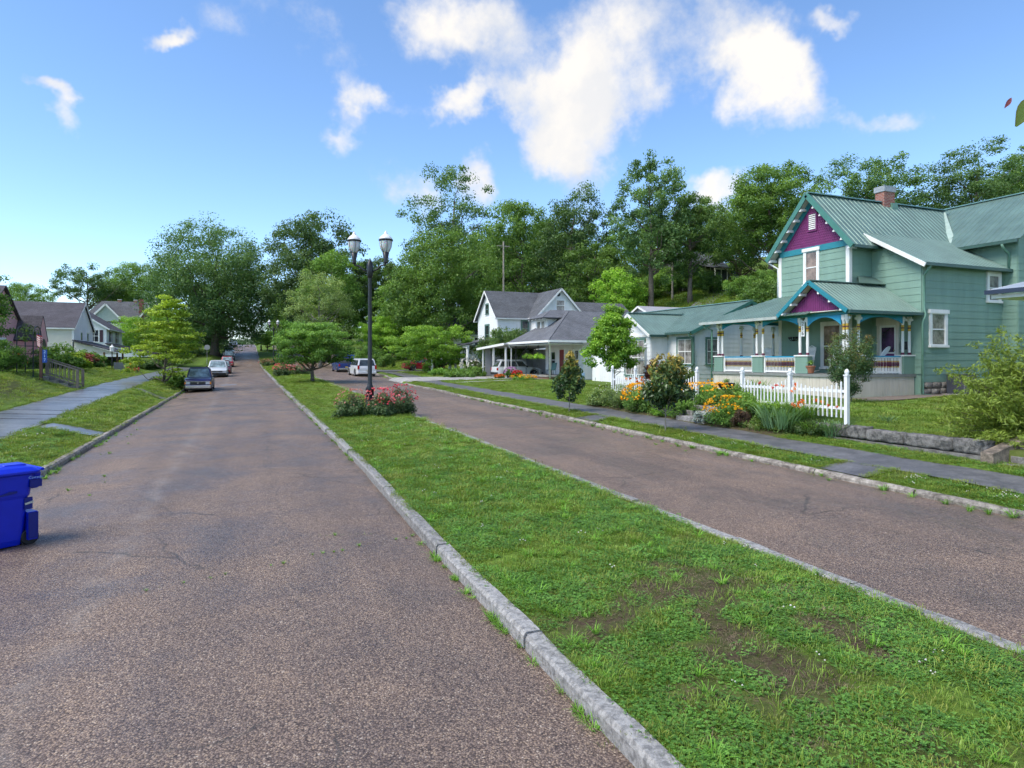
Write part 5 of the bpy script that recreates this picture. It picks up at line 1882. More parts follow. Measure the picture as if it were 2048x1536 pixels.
def gable_roof(parent, x0, x1, y0, y1, z1, rz, ridge, m, over=.35, thick=.09, trim=None, name='roof'):
    """two sloping sheets; the walls' top is z1, the wall ridge rz"""
    if ridge == 'x':
        ym = (y0 + y1) / 2
        k = (rz - z1) / (ym - y0)
        za = z1 - over * k
        a = slab(parent, name, [(x0 - over, y0 - over, za), (x1 + over, y0 - over, za), (x1 + over, ym, rz), (x0 - over, ym, rz)], thick, m)
        b = slab(parent, name, [(x0 - over, y1 + over, za), (x1 + over, y1 + over, za), (x1 + over, ym, rz), (x0 - over, ym, rz)], thick, m)
        if trim:
            for xx in (x0 - over, x1 + over):
                mb = MB()
                mb.bar((xx, y0 - over, za - .02), (xx, ym, rz - .02), .05, .18)
                mb.bar((xx, y1 + over, za - .02), (xx, ym, rz - .02), .05, .18)
                mb.each('rake_board', trim, a)
            mb = MB(); mb.bar((x0 - over + .03, y0 - over, za), (x1 + over - .03, y0 - over, za), .1, .12)
            mb.each('gutter', trim, a)
            mb = MB(); mb.bar((x0 - over + .03, y1 + over, za), (x1 + over - .03, y1 + over, za), .1, .12)
            mb.each('gutter', trim, b)
    else:
        xm = (x0 + x1) / 2
        k = (rz - z1) / (xm - x0)
        za = z1 - over * k
        a = slab(parent, name, [(x0 - over, y0 - over, za), (x0 - over, y1 + over, za), (xm, y1 + over, rz), (xm, y0 - over, rz)], thick, m)
        b = slab(parent, name, [(x1 + over, y0 - over, za), (x1 + over, y1 + over, za), (xm, y1 + over, rz), (xm, y0 - over, rz)], thick, m)
        if trim:
            for yy in (y0 - over, y1 + over):
                mb = MB()
                mb.bar((x0 - over, yy, za - .02), (xm, yy, rz - .02), .05, .18)
                mb.bar((x1 + over, yy, za - .02), (xm, yy, rz - .02), .05, .18)
                mb.each('rake_board', trim, a)
            mb = MB(); mb.bar((x0 - over, y0 - over + .03, za), (x0 - over, y1 + over - .03, za), .1, .12)
            mb.each('gutter', trim, a)
            mb = MB(); mb.bar((x1 + over, y0 - over + .03, za), (x1 + over, y1 + over - .03, za), .1, .12)
            mb.each('gutter', trim, b)
    return a


def pipe(parent, pts, r, m, name='downspout'):
    mb = MB(); mb.tube(pts, r, 8)
    return mb.build(name, m, parent, smooth=True)


def text(parent, s, loc, rot, size, m, name='digit', depth=.004, align='CENTER'):
    cu = bpy.data.curves.new(name, 'FONT')
    cu.body = s
    cu.size = size
    cu.extrude = depth
    cu.align_x = align
    cu.align_y = 'CENTER'
    cu.materials.append(m)
    tmp = bpy.data.objects.new(name, cu)
    me_ = bpy.data.meshes.new_from_object(tmp)
    bpy.data.objects.remove(tmp)
    o = bpy.data.objects.new(name, me_)
    link(o, parent)
    o.location = loc
    o.rotation_euler = rot
    return o


# ------------------------------------------------------------------ the green Victorian house
GREEN = mat('sage_green_paint', (0.20, 0.325, 0.262), 0.6, 0.10, 1.6, dirt=.18, dirtc=(.09, .15, .12), bump_s=.15, bump_scale=60, streak=True)
GROOF = mat('green_metal_roof', (0.135, 0.215, 0.185), 0.38, 0.2, 1.1, dirt=.3, dirtc=(.22, .27, .24), metal=.25, streak=False)
TEAL = mat('teal_trim_paint', (0.02, 0.21, 0.27), 0.5, 0.1, 3)
BLUE = mat('bright_blue_trim', (0.02, 0.30, 0.52), 0.5, 0.1, 3)
PURPLE = mat('purple_paint', (0.165, 0.022, 0.125), 0.55, 0.15, 4)
MAROON = mat('maroon_paint', (0.11, 0.016, 0.045), 0.5, 0.15, 4)
GOLD = mat('yellow_band_paint', (0.62, 0.40, 0.05), 0.5, 0.12, 4)
GUTTER = mat('dark_green_gutter', (0.045, 0.10, 0.085), 0.4, 0.15, 3)
GSPOUT = mat('sage_green_spout', (0.13, 0.26, 0.20), 0.45, 0.1, 3)
LATT = mat('cream_skirting', (0.60, 0.55, 0.47), 0.7, 0.08, 3, dirt=.35, dirtc=(.3, .25, .19), streak=True)
gh = empty('victorian_house', label='sage green two-storey house with purple gables and green metal roof', cat='house')
XF, YA, YB, ZT = 25.3, 21.35, 25.43, 7.85
YM = (YA + YB) / 2
core(gh, XF, 34, YA, YB, 1.1, ZT, GREEN, 'x', 10.35)
clad(gh, '-x', XF, YA, YB, 2.0, 7.78, GREEN, .31)
clad(gh, '-y', YA, XF, 26.75, 2.0, 7.72, GREEN, .31)
clad(gh, '+y', YB, XF, 33, 2.0, 7.72, GREEN, .31)
# wing towards the camera with the lean-to roof, then the rear wing
XW, YW = 26.7, 18.95
mb = MB(); mb.prism([(XW, YW, 1.1), (XW, YA + .2, 1.1), (XW, YA + .2, 8.2), (XW, YW, 6.6)], (5.4, 0, 0)); mb.build('wall', GREEN, gh)
siding(gh, 'siding_board', (XW, YA, 0), FN['-x'], [(0, 2.0), (YA - YW, 2.0), (YA - YW, 6.62), (0, 8.15)], .31, GREEN)
clad(gh, '-y', YW, XW, 32.05, 1.66, 6.68, GREEN, .31)
core(gh, 32.05, 38.9, 18.3, 27.5, 1.1, 8.0, GREEN, 'y', 10.6)
clad(gh, '-x', 32.05, 18.3, 18.95, 1.66, 8.0, GREEN, .31)
clad(gh, '-x', 32.05, 18.95, YA, 6.9, 8.0, GREEN, .31)
clad(gh, '-y', 18.3, 32.05, 38.9, 1.66, 8.0, GREEN, .31, gable=(35.475, 10.6))
FST = concrete_mat('foundation_stone', (.34, .31, .27), (.14, .13, .12), 5, .9)
for (x0, x1, yy) in ((XW, 32.0, YW), (32.05, 38, 18.3)):
    x = x0
    k = 0
    while x < x1 - .05:
        w_ = rk.uniform(.35, .6)
        for j in range(2):
            o = obj('foundation_stone', rock_mesh(min(w_, x1 - x) - .02, .16, .26, 300 + k, FST, 'foundation_stone', .012, 3, 2, 2), gh)
            o.location = (x + w_ / 2 + .08 * j, yy - .03, 1.24 + .27 * j)
            k += 1
        x += w_
# roofs
RZ = 10.55
e0, e1 = (20.84, 7.72), (YM, RZ)
V_ = Vector((0, e1[0] - e0[0], e1[1] - e0[1]))
roof_panels(gh, 'roof_panel', (24.85, e0[0], e0[1]), (1, 0, 0), V_, [(0, 0), (7.0, 0), (9.9, V_.length), (0, V_.length)], GROOF, .9, .03, .3)
f0 = (25.95, 7.72)
V2 = Vector((0, e1[0] - f0[0], e1[1] - f0[1]))
roof_panels(gh, 'roof_panel', (34.8, f0[0], f0[1]), (-1, 0, 0), V2, [(0, 0), (9.95, 0), (9.95, V2.length), (0, V2.length)], GROOF, .9, .03, .3)
V3 = Vector((35.475 - 31.55, 0, 10.78 - 7.95))
roof_panels(gh, 'roof_panel', (31.55, 27.8, 7.95), (0, -1, 0), V3, [(0, 0), (9.9, 0), (9.9, V3.length), (0, V3.length)], GROOF, .9, .03, .3)
slab(gh, 'roof', [(39.4, 27.8, 7.95), (39.4, 17.9, 7.95), (35.475, 17.9, 10.78), (35.475, 27.8, 10.78)], .05, GROOF)
V4 = Vector((0, 21.45 - 18.55, 8.42 - 6.68))
roof_panels(gh, 'roof_panel', (26.3, 18.55, 6.68), (1, 0, 0), V4, [(0, 0), (5.7, 0), (5.7, V4.length), (0, V4.length)], GROOF, .9, .03, .3)
mb = MB(); mb.bar((24.85, YM, RZ + .05), (34.8, YM, RZ + .05), .3, .05); mb.bar((35.475, 17.9, 10.82), (35.475, 27.8, 10.82), .3, .05); mb.each('ridge_cap', mat('ridge_cap_metal', (.17, .30, .28), .35, .15, 2, metal=.3), gh)
mb = MB(); mb.bar((31.75, 20.9, 8.02), (34.55, YM, 10.52), .26, .04); mb.build('valley_flashing', mat('pale_green_flashing', (.36, .46, .40), .4, .15, 3), gh)
mb = MB(); mb.bar((24.86, 20.84, 7.66), (24.86, YM, RZ - .05), .05, .24); mb.bar((24.86, 25.95, 7.66), (24.86, YM, RZ - .05), .05, .24); mb.each('rake_board', mat('green_rake_trim', (.06, .20, .165), .5, .1, 3), gh)
mb = MB(); mb.bar((24.95, 20.80, 7.66), (31.6, 20.80, 7.66), .10, .12); mb.bar((24.95, 25.99, 7.66), (33, 25.99, 7.66), .10, .12)
mb.bar((26.3, 18.5, 6.63), (32.0, 18.5, 6.63), .11, .13); mb.bar((31.5, 18.0, 7.88), (31.5, 21.0, 7.88), .11, .13); mb.each('gutter', GUTTER, gh)
mb = MB(); mb.bar((26.28, 18.5, 6.58), (26.28, 21.45, 8.34), .05, .17); mb.build('rake_board', WHITE, gh)
# soffits and pale rafter tails
slab(gh, 'soffit', [(24.9, 25.9, 7.66), (25.35, 25.9, 7.66), (25.35, YM + .05, 10.36), (24.9, YM + .05, 10.36)], .02, CREAM)
slab(gh, 'soffit', [(24.9, 20.9, 7.66), (25.35, 20.9, 7.66), (25.35, YM - .05, 10.36), (24.9, YM - .05, 10.36)], .02, CREAM)
for i in range(6):
    t = .04 + i / 6.2
    for s, (ya, za) in ((1, (25.85, 7.62)), (-1, (20.94, 7.62))):
        p = Vector((24.92, lerp(ya, YM, t), lerp(za, RZ - .2, t) - .07))
        mb = MB(); mb.cbox((p.x + .2, p.y, p.z), .44, .10, .11); mb.cbox((p.x + .0, p.y, p.z - .05), .10, .12, .06)
        mb.build('rafter_tail', WHITE, gh)
# front gable: teal band, purple fish-scale shingles, louvre
mb = MB(); mb.box(XF - .075, XF, YA + .02, YB - .02, 7.78, 8.06); mb.bar((XF - .04, YB + .02, 7.95), (XF - .04, YM, 10.28), .06, .26); mb.bar((XF - .04, YA - .02, 7.95), (XF - .04, YM, 10.28), .06, .26)
mb.each('gable_trim', TEAL, gh)
gb = MB(); gb.prism([(XF - .02, YA + .1, 8.06), (XF - .02, YB - .1, 8.06), (XF - .02, YM, 10.3)], (.02, 0, 0))
gs = gb.build('gable_infill', PURPLE, gh)
mb = MB()
rz_, row_ = 8.06, 0
while rz_ < 10.1:
    half = (YB - YA) / 2 - .2 - (rz_ - 8.06) / (10.25 - 8.06) * ((YB - YA) / 2 - .2)
    yv = -half + (.07 if row_ % 2 else 0)
    while yv < half - .05:
        c = YM + yv + .06
        z0, z1 = rz_ - .03, rz_ + .13
        mb.add([(XF - .055, c - .055, z0 + .05), (XF - .055, c, z0), (XF - .055, c + .055, z0 + .05), (XF - .025, c + .055, z1), (XF - .025, c - .055, z1), (XF - .02, c - .055, z0 + .05), (XF - .02, c, z0), (XF - .02, c + .055, z0 + .05)],
               [(0, 4, 3, 2, 1), (0, 1, 6, 5), (1, 2, 7, 6)])
        yv += .125
    rz_ += .12
    row_ += 1
mb.build('scale_shingles', PURPLE, gs, kind='stuff')
lv = MB(); lv.box(XF - .09, XF - .02, YM - .02 - .28, YM - .02 + .28, 8.78, 8.85); lv.box(XF - .09, XF - .02, YM - .3, YM + .26, 9.62, 9.69); lv.box(XF - .09, XF - .02, YM - .3, YM - .23, 8.85, 9.62); lv.box(XF - .09, XF - .02, YM + .19, YM + .26, 8.85, 9.62)
lo = lv.build('louvre', PURPLE, gh)
for i in range(8):
    z = 8.88 + i * .093
    mb = MB(); mb.add([(XF - .09, YM - .22, z), (XF - .09, YM + .18, z), (XF - .03, YM + .18, z + .075), (XF - .03, YM - .22, z + .075), (XF - .09, YM - .22, z + .02), (XF - .09, YM + .18, z + .02), (XF - .03, YM + .18, z + .09), (XF - .03, YM - .22, z + .09)], [(0, 1, 2, 3), (7, 6, 5, 4), (0, 4, 5, 1), (1, 5, 6, 2), (2, 6, 7, 3), (3, 7, 4, 0)])
    mb.build('slat', WHITE, lo)
mb = MB(); mb.box(XF - .075, XF + .1, YA - .06, YA + .13, 2.0, 7.78); mb.build('corner_board', WHITE, gh)
mb = MB(); mb.box(XF - .075, XF + .1, YB - .13, YB + .06, 2.0, 7.78); mb.build('corner_board', WHITE, gh)
window(gh, '-x', (XF, 23.42, 7.05), .68, 1.58, .13, WHITE, GLASSP, (1, 2), .1, True)
window(gh, '-y', (27.65, YW, 3.92), .86, 1.36, .14, WHITE, GLASSC, (1, 2), .1, True)
window(gh, '-y', (31.38, YW, 5.85), .72, 1.15, .14, WHITE, GLASSC, (1, 2), .1)
window(gh, '-x', (XF, 22.25, 3.25), .95, 1.95, .14, WHITE, GLASSP, (1, 2), .1)
# chimney
ch = MB(); ch.box(29.85, 30.6, 23.15, 23.65, 9.8, 11.12)
cho = ch.build('chimney', brick_mat('red_brick', (.30, .085, .055), (.22, .06, .045), (.38, .34, .30)), gh)
mb = MB(); mb.box(29.8, 30.65, 23.1, 23.7, 11.12, 11.4); mb.build('chimney_cap', mat('lead_cap', (.30, .33, .36), .5, .15, 3), cho)
mb = MB(); mb.box(30.3, 30.7, 23.04, 23.15, 9.9, 10.55); mb.build('flashing', GSPOUT, cho)
# front door in the wing, lamp and mailbox beside it
mb = MB(); mb.box(XW - .11, XW, 20.86, 21.0, 2.0, 4.15); mb.box(XW - .11, XW, 19.93, 20.07, 2.0, 4.15); mb.box(XW - .12, XW, 19.9, 21.03, 4.15, 4.5)
dr = mb.build('door', CREAM, gh)
mb = MB(); mb.box(XW - .08, XW, 20.07, 20.86, 2.0, 4.15); mb.build('screen_door', WHITE, dr)
mb = MB(); mb.box(XW - .09, XW - .07, 20.16, 20.77, 2.95, 4.05); mb.build('pane', glass_mat('door_glass_purple', (.05, .02, .06), .06), dr)
mb = MB(); mb.box(XW - .09, XW - .07, 20.16, 20.77, 2.1, 2.88); mb.build('panel', PURPLE, dr)
mb = MB(); mb.lathe([(.012, 0), (.03, .02), (.02, .06)], (XW - .14, 20.12, 3.0), 8); mb.build('handle', mat('brass', (.5, .38, .15), .3, .1, 5, metal=.9), dr)
mb = MB(); mb.box(XW - .2, XW - .05, 19.45, 19.78, 3.05, 3.4); mb.build('mailbox', mat('black_metal', (.015, .015, .017), .4, .2, 5), gh)
# porch: deck, skirting, piers, posts, rails, beams
porch = MB(); porch.box(22.6, XF, 19.2, 27.4, 1.88, 2.0); porch.box(XF, XW, 19.2, YA, 1.88, 2.0); porch.box(XF, 27.2, YB, 27.4, 1.88, 2.0)
porch.build('porch_deck', mat('porch_floor_grey', (.22, .23, .22), .6, .15, 3), gh)
k = 0
for (f, a0, a1, pl) in (('-x', 19.25, 27.35, 22.68), ('-y', 22.70, 26.65, 19.27)):
    a = a0
    while a < a1 - .01:
        b = min(a + .09, a1)
        mb = MB()
        if f == '-x': mb.box(pl - .02 - .004 * (k % 2), pl + .02, a, b - .008, .95, 1.88)
        else: mb.box(a, b - .008, pl - .02 - .004 * (k % 2), pl + .02, .95, 1.88)
        mb.build('skirting_board', LATT, gh)
        a = b
        k += 1
PIERS = []


def pier(x0, x1, y0, y1):
    p = core(gh, x0, x1, y0, y1, 2.0, 2.76, GREEN, name='porch_pier')
    z = 2.02
    while z < 2.7:
        mb = MB(); mb.box(x0 - .022, x1 + .022, y0 - .022, y1 + .022, z, z + .095); mb.box(x0 - .012, x1 + .012, y0 - .012, y1 + .012, z + .095, z + .12)
        mb.build('pier_board', GREEN, p)
        z += .12
    mb = MB(); mb.box(x0 - .06, x1 + .06, y0 - .06, y1 + .06, 2.76, 2.82); mb.build('pier_cap', WHITE, p)
    return p


pier(22.72, 22.98, 26.75, 27.35)
pier(22.72, 22.98, 23.95, 24.6)
pier(22.72, 22.98, 21.3, 21.95)
pier(22.72, 23.6, 19.22, 19.6)
pier(26.0, 26.65, 19.26, 19.55)
pmb = MB()
# turned post: maroon foot, white shaft, yellow and maroon rings, white bracketed head
seg = [((.075, 0), (.075, .07), (.05, .10), 1), ((.055, .10), (.066, .5), (.052, 1.02), 0), ((.055, 1.02), (.062, 1.06), (.055, 1.13), 2), ((.06, 1.13), (.066, 1.16), (.06, 1.18), 1), ((.055, 1.18), (.062, 1.22), (.055, 1.28), 2), ((.052, 1.28), (.06, 1.36), (.075, 1.44), 0)]
for a, b, c_, mi in seg:
    pmb.mi = mi
    pmb.lathe([a, b, c_], (0, 0, 0), 10)
pmb.mi = 0
pmb.box(-.07, .07, -.07, .07, 1.44, 1.66)
pmb.box(-.03, .03, -.16, .16, 1.46, 1.55)
POST = pmb.mesh('porch_post', [WHITE, MAROON, GOLD], smooth=False)
for (x, y_) in [(22.85, 27.2), (22.85, 26.88), (23.05, 27.25), (22.85, 24.46), (22.85, 24.06), (22.85, 21.83), (22.85, 21.41), (22.85, 19.55), (22.82, 19.36), (23.48, 19.38), (26.13, 19.4), (26.55, 19.4), (24.4, 27.25), (25.3, 27.25), (26.6, 27.25)]:
    o = obj('porch_post', POST, gh)
    o.location = (x, y_, 2.82 if x < 24.3 or y_ < 20 else 2.75)
bmb = MB()
for a, b, c_, d_, mi in (((.018, 0), (.02, .05), (.016, .2), (.013, .22), 0), ((.013, .22), (.022, .24), (.013, .26), (.013, .27), 2), ((.016, .27), (.024, .34), (.024, .40), (.016, .45), 1), ((.013, .45), (.022, .48), (.013, .50), (.013, .51), 2), ((.016, .51), (.018, .56), (.016, .62), (.018, .66), 0)):
    bmb.mi = mi
    bmb.lathe([a, b, c_, d_], (0, 0, 0), 6)
BAL = bmb.mesh('baluster', [WHITE, MAROON, GOLD])


def railing(p, q):
    p, q = Vector(p), Vector(q)
    r = MB(); r.bar(p + Vector((0, 0, .70)), q + Vector((0, 0, .70)), .09, .05)
    ro = r.build('porch_railing', BLUE, gh)
    mb = MB(); mb.bar(p + Vector((0, 0, .65)), q + Vector((0, 0, .65)), .05, .05); mb.bar(p + Vector((0, 0, .02)), q + Vector((0, 0, .02)), .06, .07)
    d = (q - p).normalized()
    for e in (p, q): mb.bar(e + Vector((0, 0, -.05)), e + Vector((0, 0, .74)), .09, .09)
    mb.build('rail', WHITE, ro)
    n = int((q - p).length / .085)
    for i in range(1, n):
        o = obj('baluster', BAL, ro)
        o.location = p.lerp(q, i / n) + Vector((0, 0, .01))
    return ro


railing((22.82, 26.68, 2.05), (22.82, 24.68, 2.05))
railing((22.82, 23.88, 2.05), (22.82, 22.02, 2.05))
railing((23.72, 19.36, 2.05), (25.92, 19.36, 2.05))
mb = MB(); mb.box(22.74, 22.96, 19.3, 27.3, 4.47, 4.62); mb.box(22.9, XW, 19.28, 19.5, 4.47, 4.62); mb.box(22.9, 27.2, 27.1, 27.32, 4.47, 4.62); mb.each('porch_beam', TEAL, gh)
mb = MB(); mb.box(22.5, XF, 19.3, 27.5, 4.63, 4.66); mb.box(XF, XW, 19.1, YA, 4.63, 4.66); mb.build('porch_ceiling', CREAM, gh)
# porch roofs
PV = Vector((25.3 - 22.3, 0, 5.78 - 4.55))
roof_panels(gh, 'roof_panel', (22.3, 27.95, 4.55), (0, -1, 0), PV, [(0, 0), (7.0, 0), (7.0, PV.length), (2.4, PV.length)], GROOF, .9, .025, .22)
slab(gh, 'roof', [(22.3, 27.95, 4.55), (25.3, 25.45, 5.78), (28.0, 25.45, 5.78), (28.0, 27.95, 4.55)], .03, GROOF)
QV = Vector((0, 20.82 - 18.92, 5.95 - 4.6))
roof_panels(gh, 'roof_panel', (22.25, 18.92, 4.6), (1, 0, 0), QV, [(0, 0), (4.45, 0), (4.45, QV.length * 1.02), (0, QV.length)], GROOF, .9, .025, .22)
QW = Vector((0, 20.82 - 22.55, 5.95 - 4.6))
roof_panels(gh, 'roof_panel', (25.4, 22.55, 4.6), (-1, 0, 0), QW, [(1.9, 0), (3.15, 0), (3.15, QW.length), (0, QW.length)], GROOF, .9, .025, .22)
slab(gh, 'roof', [(25.0, 20.6, 5.98), (26.7, 20.6, 5.98), (26.7, 21.4, 6.45), (25.9, 21.4, 6.45)], .03, GROOF)
mb = MB(); mb.bar((22.25, 20.82, 6.0), (26.3, 20.82, 6.0), .22, .04); mb.each('ridge_cap', GROOF, gh)
mb = MB(); mb.bar((22.26, 18.9, 4.56), (22.26, 20.82, 5.92), .05, .17); mb.bar((22.26, 22.58, 4.56), (22.26, 20.82, 5.92), .05, .17); mb.each('rake_board', TEAL, gh)
mb = MB(); mb.bar((22.3, 18.85, 4.55), (26.75, 18.85, 4.55), .11, .13); mb.each('gutter', GUTTER, gh)
mb = MB(); mb.bar((22.24, 27.95, 4.50), (22.24, 22.55, 4.50), .11, .13); mb.each('gutter', mat('pale_gutter', (.40, .44, .41), .5, .15, 3), gh)
mb = MB(); mb.prism([(22.62, 19.35, 4.66), (22.62, 22.2, 4.66), (22.62, 20.82, 5.78)], (.06, 0, 0)); po = mb.build('porch_gable', PURPLE, gh)
for i in range(27):
    yv = 19.5 + i * .1
    zt = 4.66 + (1.12) * (1 - abs(yv - 20.82) / 1.45)
    if zt > 4.74:
        mb = MB(); mb.box(22.6, 22.62, yv - .044, yv + .044, 4.68, zt - .05); mb.build('gable_board', PURPLE, po)
slab(gh, 'soffit', [(22.3, 22.45, 4.57), (22.65, 22.45, 4.57), (22.65, 20.85, 5.83), (22.3, 20.85, 5.83)], .015, CREAM)
for i in range(3):
    t = .12 + .3 * i
    mb = MB(); mb.cbox((22.44, lerp(22.5, 20.82, t), lerp(4.5, 5.78, t)), .38, .10, .11); mb.build('rafter_tail', WHITE, gh)
    mb = MB(); mb.cbox((22.44, lerp(18.98, 20.82, t), lerp(4.5, 5.78, t)), .38, .10, .11); mb.build('rafter_tail', WHITE, gh)


def arch(y0, y1, zt, drop, x=22.8, along='y', c0=0):
    mb = MB()
    n = 12
    top, bot = [], []
    for i in range(n + 1):
        t = i / n
        a = lerp(y0, y1, t)
        zb = zt - .06 - drop * (abs(2 * t - 1) ** 2.2)
        top.append((x, a, zt) if along == 'y' else (a, x, zt))
        bot.append((x, a, zb) if along == 'y' else (a, x, zb))
    for i in range(n):
        d = (-.04, 0, 0) if along == 'y' else (0, -.04, 0)
        mb.prism([top[i], top[i + 1], bot[i + 1], bot[i]], d)
    mb.build('arch_bracket', BLUE, gh)


arch(19.62, 21.34, 4.47, .36)
arch(21.9, 24.0, 4.47, .25)
arch(24.52, 26.82, 4.47, .25)
arch(23.55, 26.06, 4.47, .25, 19.38, 'x')
pipe(gh, [(26.62, 18.50, 6.6), (26.62, 18.62, 6.4), (26.72, 18.86, 6.2), (26.72, 18.86, 4.8), (26.7, 18.78, 4.5), (26.62, 18.86, 4.2), (26.62, 18.86, 1.15), (26.9, 18.7, 1.1)], .055, GSPOUT)
pipe(gh, [(31.45, 18.6, 7.8), (31.6, 18.6, 7.6), (31.98, 18.6, 7.4), (31.98, 18.62, 6.75)], .055, GSPOUT)
pipe(gh, [(22.3, 27.7, 4.45), (22.36, 27.7, 4.3), (22.62, 27.45, 4.15), (22.62, 27.45, 1.0)], .05, GSPOUT)
pipe(gh, [(24.98, 25.95, 7.6), (25.1, 25.7, 7.4), (25.22, 25.52, 7.25), (25.22, 25.52, 5.8)], .045, WHITE)
settle(gh, (27.0, 22.0, 1.1))
# house number board 216 hanging between the porch posts
sg = empty('house_number_sign', (22.80, 21.62, 3.98), label='white vertical board reading 216 hung between the porch posts', cat='sign')
mb = MB(); mb.box(-.012, .012, -.09, .09, -.34, .34); mb.build('board', WHITE, sg)
BLK = mat('black_paint', (.012, .012, .015), .5, .1, 5)
for i, c in enumerate('216'):
    text(sg, c, (-.016, 0, .21 - .21 * i), (PI / 2, 0, -PI / 2), .24, BLK)
mb = MB(); mb.tube([(0, 0, .34), (0, 0, .5)], .006, 5); mb.build('hanger', BLK, sg)


def rocking_chair(label, loc, rz):
    r = empty('rocking_chair', loc, rz, label, 'chair')
    mb = MB(); mb.box(-.25, .25, -.25, .22, .40, .44); mb.build('seat', MAROON, r)
    for s in (-1, 1):
        mb = MB(); mb.tube([(s * .26, -.24, .06), (s * .26, -.24, .62)], .022, 6); mb.build('leg', WHITE, r)
        mb = MB(); mb.tube([(s * .26, .22, .06), (s * .26, .26, .45), (s * .25, .42, 1.15)], .022, 6); mb.build('back_post', WHITE, r)
        mb = MB(); mb.tube([(s * .26, -.48, .09), (s * .26, -.2, .03), (s * .26, .2, .03), (s * .26, .6, .12)], .02, 6); mb.build('rocker', WHITE, r)
        mb = MB(); mb.box(s * .28 - .05, s * .28 + .05, -.3, .3, .62, .645); mb.build('armrest', WHITE, r)
    for i in range(7):
        x = -.19 + i * .063
        mb = MB(); mb.bar((x, .25, .48), (x, .42, 1.08), .04, .015); mb.build('back_slat', WHITE, r)
    mb = MB(); mb.box(-.26, .26, .40, .44, 1.04, 1.2); mb.tube([(-.2, .42, 1.2), (0, .42, 1.27), (.2, .42, 1.2)], .02, 5); mb.build('headrail', WHITE, r)
    return r


rocking_chair('white rocking chair with maroon seat right of the porch number board', (23.9, 20.75, 2.0), -PI / 2 + .5)
rocking_chair('white rocking chair on the porch left of the number board', (24.3, 22.95, 2.0), -PI / 2 - .1)
rocking_chair('white rocking chair at the far left end of the porch', (24.5, 25.9, 2.0), -PI / 2)
# a leaning white board by the door, wall sconce, planter pot, urn, air conditioner
mb = MB()
n = 16
mb.prism([(.30 * math.cos(2 * PI * i / n) * 1.5, .0, .16 * math.sin(2 * PI * i / n) + .1) for i in range(n)], (0, .04, 0))
o = mb.build('oval_board', WHITE, label='white oval board lying tilted on the porch by the door', cat='board'); o.location = (25.55, 19.75, 2.86); o.rotation_euler = (.3, -.45, .2)
tb = MB(); tb.box(25.2, 25.9, 19.6, 20.0, 2.68, 2.72); tb.build('porch_table', WHITE, None)
tbo = bpy.data.objects['porch_table']; tag(tbo, 'small white table carrying the oval board on the porch', 'table')
mb = MB()
for s in ((25.25, 19.65), (25.85, 19.65), (25.25, 19.95), (25.85, 19.95)): mb.bar((s[0], s[1], 2.0), (s[0], s[1], 2.68), .04)
mb.each('leg', WHITE, tbo)
sc_ = empty('wall_sconce', (XF - .08, 24.45, 3.55), label='black wrought iron wall ornament on the green porch wall', cat='ornament')
for k in range(5):
    a = -1.1 + k * .55
    mb = MB(); mb.tube([(-.02, 0, 0), (-.06, .18 * math.sin(a), .12 * math.cos(a) - .05), (-.05, .32 * math.sin(a), .1)], .018, 5); mb.lathe([(.02, 0), (.045, .03), (.04, .1)], (-.05, .32 * math.sin(a), .1), 6); mb.build('arm', BLK, sc_)
pt = empty('planter', (22.85, 21.25, 2.02), label='terracotta pot with a leafy plant at the top of the porch steps', cat='planter')
mb = MB(); mb.lathe([(.12, 0), (.19, .28), (.21, .28), (.21, .33), (.17, .33)], (0, 0, 0), 14); mb.build('pot', mat('terracotta', (.32, .13, .07), .8, .15, 6), pt)
v, q, t = leaves(np.array([[0, 0, .42], [.08, .05, .5], [-.08, -.03, .48]]), np.array([.16, .14, .14]), 60, .035, np.random.RandomState(5))
obj('plant', np_mesh('plant', v, q, FOL['light'], t), pt)
ur = empty('urn_planter', (16.1, 18.75, ground(16.1, 18.75)), label='black cast iron urn with handles between the fences', cat='urn')
mb = MB(); mb.lathe([(.17, 0), (.17, .12), (.09, .2), (.07, .42), (.1, .5), (.24, .62), (.30, .74), (.31, .78), (.26, .78), (.2, .7)], (0, 0, 0), 16); mb.build('bowl', BLK, ur, smooth=True)
for s in (-1, 1):
    mb = MB(); mb.tube([(0, s * .22, .6), (0, s * .36, .66), (0, s * .38, .76), (0, s * .29, .76)], .02, 6); mb.build('handle', BLK, ur)
v, q, t = leaves(np.array([[0, 0, .84], [.1, .08, .86], [-.1, -.08, .86]]), np.array([.15, .12, .12]), 50, .03, np.random.RandomState(6))
obj('plant', np_mesh('plant', v, q, FOL['pale'], t), ur)
ac = empty('air_conditioner', (28.3, 18.35, 1.1), label='dark slatted air conditioner beside the green side wall', cat='air conditioner')
mb = MB(); mb.box(-.38, .38, -.36, .36, .05, .85); mb.build('casing', mat('dark_steel', (.05, .055, .07), .45, .15, 4), ac)
for i in range(10):
    mb = MB(); mb.box(-.37 + i * .08, -.33 + i * .08, -.39, -.36, .08, .85); mb.build('slat', mat('grey_steel', (.16, .17, .2), .45, .15, 4), ac)
mb = MB(); mb.box(-.4, .4, -.38, .38, .85, .9); mb.build('lid', MATS['dark_steel'], ac)
mb = MB(); mb.box(-.5, .5, -.5, .5, 0, .05); mb.build('pad', DRV, ac)

# ------------------------------------------------------------------ picket fences
FP = mat('white_vinyl', (0.78, 0.79, 0.80), .4, .03, 3, dirt=.12, dirtc=(.45, .47, .42))


